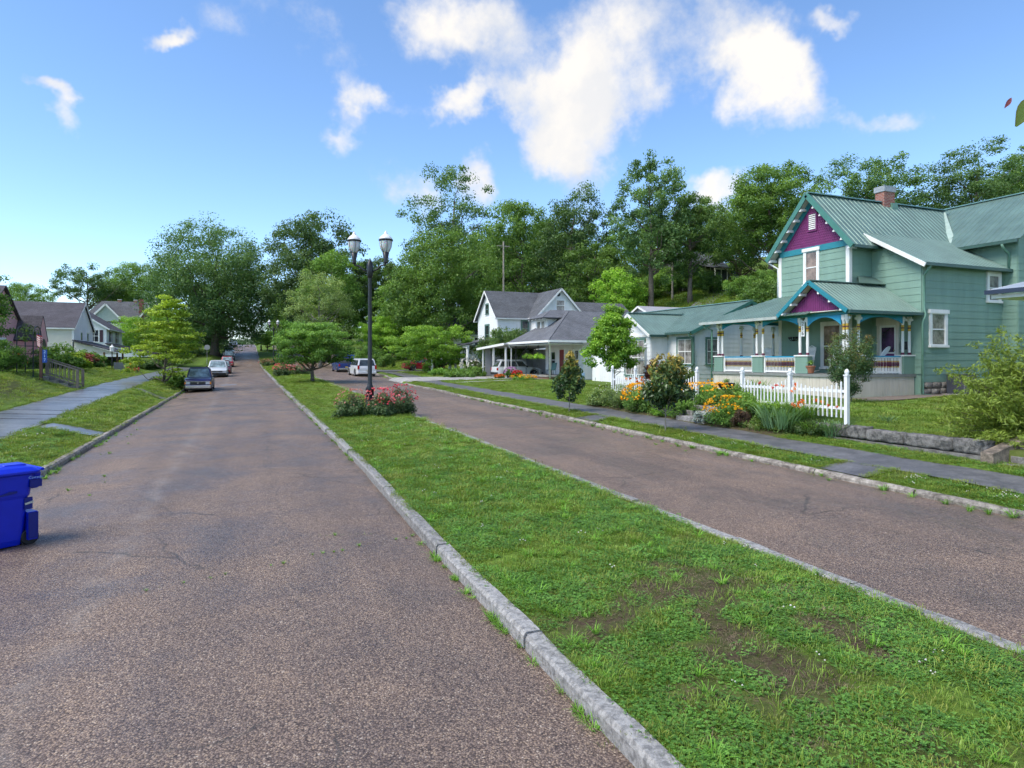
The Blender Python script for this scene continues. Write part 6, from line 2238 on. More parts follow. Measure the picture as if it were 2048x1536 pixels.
def fence(label, ys_, x=15.25):
    r = empty('picket_fence', (x, ys_[0], ground(x, ys_[0])), label=label, cat='fence')
    z0 = .98 - r.location.z + 0.0
    for yv in ys_:
        mb = MB(); mb.box(-.05, .05, yv - ys_[0] - .05, yv - ys_[0] + .05, z0 - .15, z0 + 1.18)
        p = mb.build('post', FP, r)
        mb = MB(); mb.box(-.065, .065, yv - ys_[0] - .065, yv - ys_[0] + .065, z0 + 1.18, z0 + 1.22); mb.lathe([(.04, 1.22), (.06, 1.26), (.064, 1.30), (.045, 1.35), (.001, 1.38)], (0, yv - ys_[0], z0), 10); mb.build('post_cap', FP, p)
    for a, b in zip(ys_[:-1], ys_[1:]):
        for zz in (.25, .72):
            mb = MB(); mb.box(-.02, .02, min(a, b) - ys_[0] + .06, max(a, b) - ys_[0] - .06, z0 + zz, z0 + zz + .08); mb.build('rail', FP, r)
        L_ = abs(b - a)
        n = int(L_ / .145)
        for i in range(1, n):
            t = i / n
            yv = lerp(a, b, t) - ys_[0]
            h = .80 + .26 * abs(2 * t - 1) ** 1.7
            mb = MB()
            mb.prism([(-.045, yv - .022, z0 + .03), (-.045, yv + .022, z0 + .03), (-.045, yv + .022, z0 + h), (-.045, yv + .01, z0 + h + .035), (-.045, yv - .01, z0 + h + .035), (-.045, yv - .022, z0 + h)], (.022, 0, 0))
            mb.build('picket', FP, r)
    return r


fence('white picket fence with scalloped top right of the garden steps', [12.95, 14.95, 16.98])
fence('white picket fence with scalloped top left of the garden steps', [19.31, 21.4, 23.34, 25.18])

# ------------------------------------------------------------------ white house with the green metal roof
WSH = mat('white_shingle_siding', (0.78, 0.79, 0.79), .65, .07, 2, dirt=.2, dirtc=(.4, .41, .42), streak=True)
GTRIM = mat('green_window_trim', (.10, .19, .155), .5, .1, 3)
wh = empty('white_house', label='white shingled single-storey house with green metal roof beside the green house', cat='house')
core(wh, 24.0, 32.0, 30.8, 42.5, .9, 4.3, WSH, 'y', 6.0)
clad(wh, '-x', 24.0, 30.8, 33.2, 1.0, 4.2, WSH, .26)
clad(wh, '-y', 30.8, 24.0, 32.0, 1.0, 4.3, WSH, .26, gable=(28, 6.0))
core(wh, 22.8, 27, 33.2, 37.2, .9, 4.15, WSH, 'x', 5.35)
clad(wh, '-x', 22.8, 33.2, 37.2, 1.0, 4.15, WSH, .26, gable=(35.2, 5.35))
clad(wh, '-y', 33.2, 22.8, 24.0, 1.0, 4.1, WSH, .26)
Va = Vector((28 - 23.6, 0, 6.12 - 4.22))
roof_panels(wh, 'roof_panel', (23.6, 42.8, 4.22), (0, -1, 0), Va, [(0, 0), (5.3, 0), (7.4, 4.0), (7.4, Va.length), (0, Va.length)], GROOF, .9, .03, .23)
roof_panels(wh, 'roof_panel', (23.6, 42.8, 4.22), (0, -1, 0), Va, [(9.9, 0), (12.4, 0), (12.4, Va.length), (7.4, Va.length), (7.4, 3.4)], GROOF, .9, .03, .23)
slab(wh, 'roof', [(32.4, 30.4, 4.22), (32.4, 42.8, 4.22), (28, 42.8, 6.12), (28, 30.4, 6.12)], .04, GROOF)
Vb = Vector((0, 35.2 - 32.8, 5.52 - 4.1))
roof_panels(wh, 'roof_panel', (22.4, 32.8, 4.1), (1, 0, 0), Vb, [(0, 0), (1.3, 0), (4.3, Vb.length), (0, Vb.length)], GROOF, .9, .03, .23)
Vc = Vector((0, 35.2 - 37.6, 5.52 - 4.1))
roof_panels(wh, 'roof_panel', (26.6, 37.6, 4.1), (-1, 0, 0), Vc, [(0, 0), (4.2, 0), (4.2, Vc.length), (0, Vc.length)], GROOF, .9, .03, .23)
mb = MB(); mb.bar((23.7, 32.8, 4.17), (26.7, 35.2, 5.56), .3, .04); mb.build('valley_flashing', MATS['pale_green_flashing'], wh)
mb = MB(); mb.bar((28, 30.4, 6.18), (28, 42.8, 6.18), .3, .05); mb.bar((22.4, 35.2, 5.58), (26.7, 35.2, 5.58), .25, .05); mb.each('ridge_cap', MATS['ridge_cap_metal'], wh)
mb = MB(); mb.bar((23.55, 30.4, 4.18), (23.55, 32.8, 4.18), .1, .12); mb.bar((22.45, 32.78, 4.05), (23.6, 32.78, 4.05), .1, .12); mb.each('gutter', GUTTER, wh)
mb = MB(); mb.bar((23.6, 30.4, 4.15), (28, 30.4, 6.05), .05, .2); mb.bar((32.4, 30.4, 4.15), (28, 30.4, 6.05), .05, .2); mb.each('rake_board', MATS['green_rake_trim'], wh)
mb = MB(); mb.bar((22.4, 32.8, 4.03), (22.4, 35.2, 5.45), .05, .16); mb.bar((22.4, 37.6, 4.03), (22.4, 35.2, 5.45), .05, .16); mb.each('rake_board', WHITE, wh)
mb = MB(); mb.box(22.7, 22.8, 33.1, 37.3, 4.02, 4.16); mb.each('gable_trim', WHITE, wh)
window(wh, '-x', (24.0, 31.4, 3.1), 1.35, 1.45, .12, GTRIM, GLASSC, (2, 2), .1, sash=WHITE)
window(wh, '-y', (25.4, 30.8, 3.1), .85, 1.45, .1, GTRIM, GLASSC, (1, 2), .1, sash=WHITE)
window(wh, '-x', (22.8, 34.85, 2.75), 2.1, 2.15, .12, GTRIM, GLASSC, (3, 2), .1, sash=WHITE)
pipe(wh, [(23.55, 30.6, 4.1), (23.7, 30.6, 3.95), (23.9, 30.72, 3.85), (23.9, 30.72, 1.0)], .05, GSPOUT)
settle(wh, (27, 36, 1.0))
mbx = empty('mailbox_shelf', (22.0, 32.6, 1.0), label='white ornate shelf on a post with ball finial by the white house wall', cat='mailbox')
mb = MB(); mb.box(-.06, .06, -.06, .06, 0, 2.3); mb.lathe([(.06, 2.3), (.12, 2.36), (.05, 2.42), (.1, 2.5), (.04, 2.6), (.001, 2.62)], (0, 0, 0), 10); mb.build('post', WHITE, mbx)
mb = MB(); mb.box(-.2, .2, .06, .7, 1.55, 1.62); mb.build('shelf', WHITE, mbx)
mb = MB()
for i in range(9):
    a = PI * i / 8
    mb.tube([(0, .38, 1.62), (0, .38 + .3 * math.cos(a), 1.62 + .34 * math.sin(a))], .012, 4)
mb.build('fan_bracket', WHITE, mbx)
# ------------------------------------------------------------------ grey roofed bungalow with carport
GSH = shingle_mat('grey_shingles', (.115, .12, .135), (.15, .155, .17))
WSD = mat('white_clapboard', (.77, .78, .78), .6, .06, 2, dirt=.15, dirtc=(.42, .43, .44), streak=True)
IRON = mat('dark_iron', (.03, .035, .04), .5, .2, 5)
bg = empty('bungalow', label='white bungalow with grey shingle hip roof, dormer, porch and carport', cat='house')
core(bg, 24.6, 33, 45.0, 51.8, .9, 4.0, WSD)
clad(bg, '-x', 24.6, 45.0, 51.8, 1.4, 3.95, WSD, .2)
clad(bg, '-y', 45.0, 24.6, 33, 1.1, 3.95, WSD, .2)
# roof: hipped with the ridge running back from the street
EZ, RZ2 = 4.0, 6.6
xs0, xs1, y0_, y1_ = 21.2, 33.5, 44.1, 52.5
slab(bg, 'roof', [(xs0, y0_, EZ), (xs1, y0_, EZ), (xs1, 48.3, RZ2), (25.1, 48.3, RZ2)], .1, GSH)
slab(bg, 'roof', [(xs0, y1_, EZ), (xs1, y1_, EZ), (xs1, 48.3, RZ2), (25.1, 48.3, RZ2)], .1, GSH)
slab(bg, 'roof', [(xs0, y0_, EZ), (xs0, y1_, EZ), (25.1, 48.3, RZ2)], .1, GSH)
mb = MB(); mb.bar((xs0 - .02, y0_, EZ + .02), (xs0 - .02, y1_, EZ + .02), .1, .17); mb.bar((xs0, y0_ - .03, EZ + .02), (xs1, y0_ - .03, EZ + .02), .1, .17); mb.each('gutter', WHITE, bg)
mb = MB(); mb.box(xs0 + .08, 24.6, y0_ + .1, y1_ - .1, 3.82, 3.86); mb.build('porch_ceiling', WSD, bg)
# dormer facing the street
core(bg, 23.0, 26, 48.2, 50.45, 4.7, 6.0, WSD, name='dormer')
window(bg, '-x', (23.0, 49.75, 5.5), .66, .66, .08, WHITE, GLASSC, (1, 1), .08)
window(bg, '-x', (23.0, 48.9, 5.5), .66, .66, .08, WHITE, GLASSC, (1, 1), .08)
slab(bg, 'dormer_roof', [(22.4, 47.7, 6.0), (26.5, 47.7, 6.0), (26.5, 49.35, 6.75), (23.9, 49.35, 6.75)], .08, GSH)
slab(bg, 'dormer_roof', [(22.4, 51.0, 6.0), (26.5, 51.0, 6.0), (26.5, 49.35, 6.75), (23.9, 49.35, 6.75)], .08, GSH)
slab(bg, 'dormer_roof', [(22.4, 47.7, 6.0), (22.4, 51.0, 6.0), (23.9, 49.35, 6.75)], .08, GSH)
for i in range(5):
    mb = MB(); mb.cbox((22.6, 47.95 + i * .7, 5.95), .3, .09, .1); mb.build('rafter_tail', WHITE, bg)
# porch: brick base, floor, iron posts, door and windows
mb = MB(); mb.box(21.6, 24.6, 45.0, 51.8, .8, 1.3); mb.build('porch_base', brick_mat('orange_brick', (.36, .14, .08), (.28, .10, .06), (.4, .36, .3)), bg)
mb = MB(); mb.box(21.5, 24.6, 44.9, 51.9, 1.3, 1.38); mb.build('porch_deck', DRV, bg)
for yv in (45.1, 47.2, 49.5, 51.75):
    mb = MB()
    for s in (-.1, .1): mb.bar((21.7, yv + s, 1.38), (21.7, yv + s, 3.85), .025)
    for k in range(8): mb.bar((21.7, yv - .1, 1.5 + k * .3), (21.7, yv + .1, 1.65 + k * .3), .018)
    mb.build('iron_post', IRON, bg)
pipe(bg, [(21.2, 44.2, 3.95), (21.4, 44.4, 3.75), (21.6, 44.8, 3.6), (21.6, 44.8, 1.0)], .05, WHITE)
pipe(bg, [(21.2, 52.3, 3.95), (21.35, 52.3, 3.7), (21.45, 52.2, 3.6), (21.45, 52.2, 1.0)], .05, WHITE)
mb = MB(); mb.box(24.48, 24.6, 48.0, 49.0, 1.38, 3.55); dd_ = mb.build('door', WHITE, bg)
mb = MB(); mb.box(24.46, 24.5, 48.12, 48.88, 1.42, 3.45); mb.build('door_leaf', mat('red_door', (.24, .03, .03), .5, .1, 4), dd_)
for yv in (46.9, 45.95): window(bg, '-x', (24.6, yv, 2.65), .62, 1.45, .1, WHITE, GLASS, (1, 2), .1)
window(bg, '-x', (24.6, 50.2, 2.6), .8, 1.4, .1, WHITE, GLASS, (1, 2), .1)
# room at the right with the painted window and the planter trellis
core(bg, 25.6, 32, 42.6, 45.0, .9, 3.8, WSD, name='annex')
clad(bg, '-y', 42.6, 25.6, 32, 1.0, 3.8, WSD, .2)
clad(bg, '-x', 25.6, 42.6, 45.0, 1.0, 3.8, WSD, .2)
window(bg, '-y', (26.9, 42.6, 2.6), 1.3, 1.3, .1, GTRIM, glass_mat('blue_painted_pane', (.25, .42, .62), .3), (1, 1), .1)
# carport
mb = MB()
for (x, yv) in ((21.1, 58.4), (21.1, 55.6), (21.1, 52.6), (26, 58.4), (26, 52.6)): mb.box(x - .07, x + .07, yv - .07, yv + .07, .9, 3.72)
mb.each('carport_post', WHITE, bg)
slab(bg, 'carport_roof', [(20.7, 52.0, 3.95), (26.5, 52.0, 3.95), (26.5, 59.0, 3.62), (20.7, 59.0, 3.62)], .1, mat('carport_sheet', (.5, .5, .5), .5, .1, 2))
mb = MB(); mb.bar((20.68, 52.0, 3.97), (20.68, 59.05, 3.64), .06, .2); mb.build('fascia', WHITE, bg)
mb = MB(); mb.box(21.3, 26.4, 58.3, 58.4, .9, 3.6); mb.box(26.3, 26.4, 52.3, 58.4, .9, 3.6); mb.build('carport_wall', mat('grey_board', (.40, .40, .42), .6, .08, 2), bg)
mb = MB(); mb.box(20.6, 26.3, 52.2, 58.3, .95, 1.0); mb.build('carport_floor', DRV, bg)
mb = MB()
for k in range(3): mb.box(20.5 + k * .3, 21.6, 47.4, 49.0, .9, 1.02 + k * .13)
mb.build('porch_steps', DRV, bg)
settle(bg, (27, 48.5, .9))
for i, yv in enumerate((47.1, 49.2)):
    hb_ = empty('hanging_basket', (21.75, yv, 3.0), label='hanging fern basket, the %s of two on the bungalow porch' % ('right-hand one' if i == 0 else 'left-hand one'), cat='hanging basket', group='fern baskets on the bungalow porch')
    v, q, t = leaves(np.array([[0, 0, 0], [.2, .2, -.1], [-.2, .15, -.1], [.1, -.25, -.1]]), np.array([.34, .3, .3, .3]), 120, .07, np.random.RandomState(9 + i), droop=.3)
    obj('fern', np_mesh('fern', v, q, FOL['lime'], t), hb_)
    mb = MB(); mb.tube([(0, 0, .1), (0, 0, .82)], .012, 5); mb.lathe([(.1, -.2), (.18, -.02), (.17, 0)], (0, 0, 0), 8); mb.build('basket', IRON, hb_)
for i, (x, yv, rz) in enumerate(((22.6, 46.6, -1.2), (23.0, 47.7, -1.8))):
    c_ = empty('patio_chair', (x, yv, 1.38), rz, ['dark green patio chair nearest the red door', 'dark green patio chair farther along the bungalow porch'][i], 'chair')
    GC = mat('green_mesh_chair', (.03, .10, .10), .5, .15, 5)
    mb = MB(); mb.box(-.25, .25, -.25, .22, .4, .44); mb.build('seat', GC, c_)
    mb = MB(); mb.add([(-.25, .2, .44), (.25, .2, .44), (.25, .38, 1.0), (-.25, .38, 1.0), (-.25, .24, .44), (.25, .24, .44), (.25, .42, 1.0), (-.25, .42, 1.0)], [(0, 1, 2, 3), (7, 6, 5, 4), (0, 4, 5, 1), (1, 5, 6, 2), (2, 6, 7, 3), (3, 7, 4, 0)]); mb.build('backrest', GC, c_)
    for sx in (-.24, .24):
        for sy in (-.24, .22):
            mb = MB(); mb.tube([(sx, sy, .42), (sx * 1.1, sy * 1.15, 0)], .018, 5); mb.build('leg', IRON, c_)
tr = empty('planter_trellis', (24.0, 42.0, .95), label='green trellis planter box beside the bungalow annex', cat='planter')
mb = MB(); mb.box(-.1, 1.9, -.1, .1, 1.35, 1.45); mb.build('box', mat('dark_planter', (.04, .05, .04), .7, .2, 4), tr)
mb = MB()
for i in range(14): mb.bar((-.05 + i * .14, 0, .15), (-.05 + i * .14 + .3, 0, 1.3), .02); mb.bar((.25 + i * .12, 0.02, .15), (-.05 + i * .12, 0.02, 1.3), .02)
mb.build('lattice', mat('green_lattice', (.02, .15, .09), .6, .15, 4), tr)
v, q, t = leaves(np.array([[.3, 0, 1.55], [.9, 0, 1.6], [1.5, 0, 1.55]]), np.array([.3, .3, .3]), 70, .06, np.random.RandomState(15)); obj('plants', np_mesh('plants', v, q, FOL['deep'], t), tr)
br_ = MB(); br_.lathe([(.2, 0), (.26, .3), (.27, .62), (.24, .64)], (0, 0, 0), 14)
br_ = br_.build('tub', mat('pale_blue_plastic', (.22, .36, .52), .5, .1, 4), None, True, 'pale blue tub standing at the corner of the bungalow annex', 'tub'); br_.location = (22.2, 40.9, ground(22.2, 40.9))

# ------------------------------------------------------------------ big white gabled house
DSH = shingle_mat('charcoal_shingles', (.085, .09, .10), (.115, .12, .13))
bw = empty('gabled_house', label='tall white house with charcoal roof and two gables behind the bungalow', cat='house')
core(bw, 24.0, 29, 62, 68, 1.1, 7.2, WSD, 'x', 9.9)
clad(bw, '-y', 62, 24.0, 29, 1.5, 7.15, WSD, .24)
clad(bw, '-x', 24.0, 62, 68, 1.5, 7.2, WSD, .24, gable=(65, 9.9))
core(bw, 27.6, 32.6, 60, 69, 1.1, 7.3, WSD, 'y', 9.9)
clad(bw, '-y', 60, 27.6, 32.6, 1.5, 7.3, WSD, .24, gable=(30.1, 9.9))
clad(bw, '-x', 27.6, 60, 62, 1.5, 7.25, WSD, .24)
gable_roof(bw, 24.0, 30, 62, 68, 7.2, 9.9, 'x', DSH, .4, .1, WHITE)
gable_roof(bw, 27.6, 32.6, 60, 69, 7.3, 9.9, 'y', DSH, .4, .1, WHITE)
core(bw, 32.6, 40, 61, 68, 1.1, 6.6, WSD, 'x', 9.0)
gable_roof(bw, 32.6, 40, 61, 68, 6.6, 9.0, 'x', DSH, .3, .1, WHITE)
window(bw, '-y', (30.1, 60, 8.2), .95, 1.1, .1, WHITE, GLASSC, (1, 2), .1)
vt = MB(); vt.lathe([(.22, -.08), (.22, -.03), (.12, -.02)], (29.9, 60, 9.35), 8, 'y'); vt.build('gable_vent', IRON, bw)
window(bw, '-x', (24.0, 65, 8.0), .8, 1.0, .1, GTRIM, GLASS, (1, 2), .1)
window(bw, '-x', (24.0, 65, 5.3), 1.1, 1.9, .14, GTRIM, GLASS, (1, 2), .1)
window(bw, '-y', (27.0, 62, 5.9), .7, 1.5, .12, GTRIM, GLASS, (1, 2), .1)
slab(bw, 'porch_roof', [(20.4, 61.6, 4.1), (20.4, 68.4, 4.1), (24.0, 68.4, 4.7), (24.0, 61.6, 4.7)], .12, DSH)
mb = MB(); mb.box(20.6, 24, 61.8, 68.2, 1.1, 1.6); mb.build('porch_deck', DRV, bw)
mb = MB(); mb.box(20.6, 20.85, 61.8, 68.2, 3.85, 4.1); mb.each('porch_beam', WHITE, bw)
for yv in (62, 63.9, 66, 68):
    mb = MB(); mb.lathe([(.2, 1.6), (.2, 1.75), (.15, 1.8), (.14, 3.7), (.2, 3.78), (.2, 3.85)], (20.75, yv, 0), 10); mb.build('porch_column', WHITE, bw)
settle(bw, (30, 65, 1.1))
# a cream house farther back
fh = empty('cream_cottage', label='cream cottage with grey roof half hidden left of the tall gabled house', cat='house')
x, yv = wpos(932, 92)
core(fh, x - 3, x + 4, yv, yv + 6, 2, 6.4, CREAM, 'x', 8.6)
gable_roof(fh, x - 3, x + 4, yv, yv + 6, 6.4, 8.6, 'x', DSH, .4, .1, WHITE)
window(fh, '-y', (x - .5, yv, 5.2), .7, 1.2, .1, WHITE, GLASS, (1, 2), .1)
window(fh, '-y', (x + 1.6, yv, 5.2), .7, 1.2, .1, WHITE, GLASS, (1, 2), .1)
settle(fh, (x, yv + 3, 2))
# grey outbuilding behind the green metal roof
mo = empty('grey_outbuilding', label='small grey building with white trim behind the green metal roof', cat='building')
GSD = mat('grey_siding', (.36, .37, .40), .6, .07, 2)
x0, y0v = wpos(1322, 66)
gz0 = ground(x0, y0v)
core(mo, x0 - 2, x0 + 9, y0v - 1.5, y0v + 3, gz0, 7.0, GSD, 'x', 8.0)
gable_roof(mo, x0 - 2, x0 + 9, y0v - 1.5, y0v + 3, 7.0, 8.0, 'x', mat('grey_roof_sheet', (.33, .33, .35), .6, .1, 2), .3, .08, WHITE)
window(mo, '-y', (x0 + .9, y0v - 1.5, 5.9), .8, 1.0, .1, WHITE, GLASS, (1, 2), .1)
window(mo, '-y', (x0 + 4.2, y0v - 1.5, 5.9), .8, 1.0, .1, WHITE, GLASS, (1, 2), .1)
window(mo, '-x', (x0 - 2, y0v + .8, 5.9), .8, 1.0, .1, WHITE, GLASS, (1, 2), .1)
settle(mo, (x0 + 3, y0v, gz0))
# house on the hill with the screened porch
hh = empty('hill_house', label='dark grey house with screened porch on the hilltop', cat='house')
hx0, hy0 = wpos(1405, 100)
hz = 12.7
DG = mat('dark_grey_siding', (.10, .10, .115), .7, .1, 2)
core(hh, hx0 - 4, hx0 + 5, hy0 + 1, hy0 + 8, hz - 2, hz + 5.0, DG, 'x', hz + 7.2)
gable_roof(hh, hx0 - 4, hx0 + 5, hy0 + 1, hy0 + 8, hz + 5.0, hz + 7.2, 'x', DSH, .4, .1, WHITE)
core(hh, hx0 + .5, hx0 + 5.2, hy0 - 2.2, hy0 + 1, hz - 2, hz + 1.4, mat('block_wall', (.30, .27, .24), .85, .15, 3), name='porch_base')
mb = MB()
for i in range(5): mb.box(hx0 + .5 + i * 1.14, hx0 + .62 + i * 1.14, hy0 - 2.3, hy0 - 2.18, hz + 1.4, hz + 3.7)
mb.box(hx0 + .4, hx0 + 5.3, hy0 - 2.32, hy0 - 2.16, hz + 1.35, hz + 1.5); mb.box(hx0 + .4, hx0 + 5.3, hy0 - 2.32, hy0 - 2.16, hz + 3.6, hz + 3.8)
mb.build('porch_frame', WHITE, hh)
for i in range(4):
    mb = MB(); mb.box(hx0 + .62 + i * 1.14, hx0 + 1.64 + i * 1.14, hy0 - 2.2, hy0 - 2.17, hz + 1.5, hz + 3.6); mb.build('screen', glass_mat('porch_screen', (.03, .035, .05), .3), hh)
slab(hh, 'porch_roof', [(hx0 + .2, hy0 - 2.6, hz + 3.8), (hx0 + 5.6, hy0 - 2.6, hz + 3.8), (hx0 + 5.6, hy0 + 1, hz + 4.6), (hx0 + .2, hy0 + 1, hz + 4.6)], .12, DSH)
for xo in (-3, -1, 1.8): window(hh, '-y', (hx0 + xo, hy0 + 1, hz + (3.8 if xo < 0 else 4.6)), .9, 1.3, .12, WHITE, GLASSC, (1, 2), .1)
window(hh, '-y', (hx0 - 2.5, hy0 + 1, hz + .9), .9, 1.4, .12, WHITE, GLASSC, (1, 2), .1)
settle(hh, (hx0, hy0 + 3, hz - 1))
# neighbour's porch roof at the right edge
npo = empty('neighbour_house', label='porch roof corner of the next house at the right edge', cat='house')
mb = MB(); mb.box(24.3, 34, 2, 11.8, 1.0, 4.6); mb.build('wall', WSD, npo)
slab(npo, 'porch_roof', [(21.7, 2, 4.75), (21.7, 13.2, 4.75), (28, 13.2, 6.0), (28, 2, 6.0)], .05, mat('pale_metal_roof', (.45, .48, .52), .35, .1, 2, metal=.3))
mb = MB(); mb.bar((21.6, 2, 4.72), (21.6, 13.25, 4.72), .12, .13); mb.each('gutter', mat('navy_gutter', (.02, .03, .06), .35, .1, 3), npo)
mb = MB(); mb.box(21.72, 24.2, 2, 13.15, 4.52, 4.64); mb.build('fascia', WHITE, npo)
mb = MB(); mb.bar((21.7, 13.22, 4.72), (28, 13.22, 5.95), .05, .16); mb.each('rake_board', WHITE, npo)
for yv in (2.5, 5.5, 8.5):
    mb = MB(); mb.box(21.85, 22.0, yv - .07, yv + .07, 1.0, 4.52); mb.build('porch_post', WHITE, npo)
settle(npo, (27, 7, 1))

# ------------------------------------------------------------------ houses on the left
BSH = shingle_mat('brown_black_shingles', (.065, .058, .07), (.09, .082, .095))
CSD = mat('cream_clapboard', (.72, .68, .59), .65, .06, 2)
PKB = brick_mat('pink_painted_brick', (.74, .40, .41), (.68, .35, .37), (.62, .34, .35))
SHUT = mat('maroon_shutter', (.07, .03, .045), .6, .1, 3)
cr = empty('cream_house', label='cream clapboard house with dark shingle roof on the left', cat='house')
core(cr, -30, -14, 68, 76, 1.8, 5.5, CSD, 'x', 7.9)
clad(cr, '-y', 68, -24, -14, 2.2, 5.45, CSD, .2)
clad(cr, '+x', -14, 68, 76, 2.2, 5.5, WSD, .2, gable=(72, 7.9))
gable_roof(cr, -30, -14, 68, 76, 5.5, 7.9, 'x', BSH, .22, .1, WHITE)
mb = MB(); mb.box(-14.06, -13.9, 67.9, 68.1, 2.2, 5.4); mb.build('corner_board', WHITE, cr)
window(cr, '+x', (-14, 71, 4.4), .8, 1.5, .1, WHITE, GLASS, (1, 2), .1)
window(cr, '+x', (-14, 73.6, 4.4), .8, 1.5, .1, WHITE, GLASS, (1, 2), .1)
slab(cr, 'porch_roof', [(-14, 67.6, 4.3), (-10.6, 67.6, 3.3), (-10.6, 76, 3.3), (-14, 76, 4.3)], .1, BSH)
mb = MB(); mb.prism([(-14, 67.9, 3.1), (-10.7, 67.9, 3.1), (-10.7, 67.9, 3.25), (-14, 67.9, 4.25)], (0, .1, 0)); mb.build('porch_gable', CSD, cr)
for (xv, yv) in ((-12.3, 67.9), (-11.6, 67.9), (-11.0, 70.5), (-11.0, 73.5)):
    mb = MB(); mb.box(xv - .07, xv + .07, yv - .07, yv + .07, 1.8, 3.3); mb.build('porch_post', mat('raw_timber', (.25, .14, .07), .8, .2, 4), cr)
settle(cr, (-20, 72, 1.9))
wl_ = empty('white_clapboard_house', label='white two-storey clapboard house with maroon shutters on the left', cat='house')
core(wl_, -25, -16, 95, 106, 1.6, 6.7, WSD, 'y', 9.6)
clad(wl_, '-y', 95, -25, -16, 2.0, 6.7, WSD, .24, gable=(-20.5, 9.6))
clad(wl_, '+x', -16, 95, 106, 2.0, 6.7, WSD, .24)
gable_roof(wl_, -25, -16, 95, 106, 6.7, 9.6, 'y', BSH, .4, .1, WHITE)
for xv in (-19.3, -17.3): window(wl_, '-y', (xv, 95, 5.6), .95, 1.5, .1, WHITE, GLASS, (2, 2), .1, shutters=SHUT)
for yv in (97.5, 102): window(wl_, '+x', (-16, yv, 5.6), .95, 1.4, .1, WHITE, GLASS, (1, 2), .1, shutters=SHUT)
slab(wl_, 'porch_roof', [(-16, 94, 4.6), (-10.5, 94, 3.3), (-10.5, 104, 3.3), (-16, 104, 4.6)], .14, BSH)
mb = MB(); mb.prism([(-16, 94.2, 3.0), (-10.6, 94.2, 3.0), (-10.6, 94.2, 3.25), (-16, 94.2, 4.5)], (0, .1, 0)); mb.build('porch_gable', WSD, wl_)
for (xv, yv) in ((-10.8, 94.3), (-10.8, 99), (-10.8, 103.7), (-13.5, 94.3)):
    mb = MB(); mb.box(xv - .08, xv + .08, yv - .08, yv + .08, 1.6, 3.3); mb.build('porch_post', WHITE, wl_)
mb = MB(); mb.box(-16, -10.6, 94.2, 104, 1.5, 1.75); mb.build('porch_deck', DRV, wl_)
mb = MB(); mb.box(-15.9, -15.85, 95, 104, 1.75, 3.6); mb.build('painted_porch_shade', mat('porch_shade_paint', (.08, .09, .12), .7, .1, 2), wl_)  # dark sheet whose colour stands in for the shade under the porch roof
settle(wl_, (-20, 100, 1.7))
bk = empty('brick_house', label='red brick house with grey roof, white gables and pale metal porch roof', cat='house')
RBK = brick_mat('dark_red_brick', (.26, .055, .045), (.20, .04, .035), (.28, .2, .17))
bx0, by0 = wpos(262, 128)
core(bk, bx0 - 8, bx0 + 6, by0, by0 + 9, .2, 8.6, RBK)
slab(bk, 'roof', [(bx0 - 8.6, by0 - .5, 8.6), (bx0 + 6.6, by0 - .5, 8.6), (bx0 + 4.4, by0 + 4.5, 12.6), (bx0 - 5.6, by0 + 4.5, 12.6)], .15, DSH)
slab(bk, 'roof', [(bx0 - 8.6, by0 + 9.5, 8.6), (bx0 + 6.6, by0 + 9.5, 8.6), (bx0 + 4.4, by0 + 4.5, 12.6), (bx0 - 5.6, by0 + 4.5, 12.6)], .15, DSH)
slab(bk, 'roof', [(bx0 - 8.6, by0 - .5, 8.6), (bx0 - 8.6, by0 + 9.5, 8.6), (bx0 - 5.6, by0 + 4.5, 12.6)], .15, DSH)
slab(bk, 'roof', [(bx0 + 6.6, by0 - .5, 8.6), (bx0 + 6.6, by0 + 9.5, 8.6), (bx0 + 4.4, by0 + 4.5, 12.6)], .15, DSH)
for (gx, gw, gz_top, gm) in ((bx0 - 4.2, 2.2, 11.6, mat('pale_green_shingle', (.35, .42, .38), .7, .1, 3)), (bx0 + 4.2, 2.6, 12.6, RBK)):
    core(bk, gx - gw, gx + gw, by0 - .6, by0 + 3, 8.4, 9.2, gm, 'y', gz_top, name='gable')
    gable_roof(bk, gx - gw, gx + gw, by0 - .6, by0 + 3.5, 9.2, gz_top, 'y', DSH, .3, .12, WHITE, name='gable_roof')
    mb = MB(); mb.bar((gx - gw - .3, by0 - .95, 8.95), (gx, by0 - .95, gz_top + .1), .08, .3); mb.bar((gx + gw + .3, by0 - .95, 8.95), (gx, by0 - .95, gz_top + .1), .08, .3); mb.each('rake_board', WHITE, bk)
mb = MB(); mb.box(bx0 + 1.2, bx0 + 2.0, by0 + 1.2, by0 + 2.0, 9, 13.0); mb.build('chimney', RBK, bk)
for xo in (-2.6, .2):
    mb = MB(); mb.box(bx0 + xo - .3, bx0 + xo + .3, by0 + 4.2, by0 + 4.8, 12.4, 13.0); c0_ = mb.build('chimney_stub', brick_mat('orange_brick2', (.4, .14, .08), (.34, .11, .07), (.4, .35, .3)), bk)
    mb = MB(); mb.box(bx0 + xo - .36, bx0 + xo + .36, by0 + 4.14, by0 + 4.86, 13.0, 13.12); mb.build('chimney_cap', WHITE, c0_)
slab(bk, 'porch_roof', [(bx0 - 9, by0 - 4, 6.4), (bx0 + 7, by0 - 4, 6.4), (bx0 + 7, by0, 8.2), (bx0 - 9, by0, 8.2)], .1, mat('pale_tin_roof', (.42, .47, .48), .4, .12, 2, metal=.2))
for i in range(5):
    mb = MB(); mb.box(bx0 - 8.5 + i * 3.7, bx0 - 8.2 + i * 3.7, by0 - 3.7, by0 - 3.4, .4, 6.4); mb.build('porch_post', WHITE, bk)
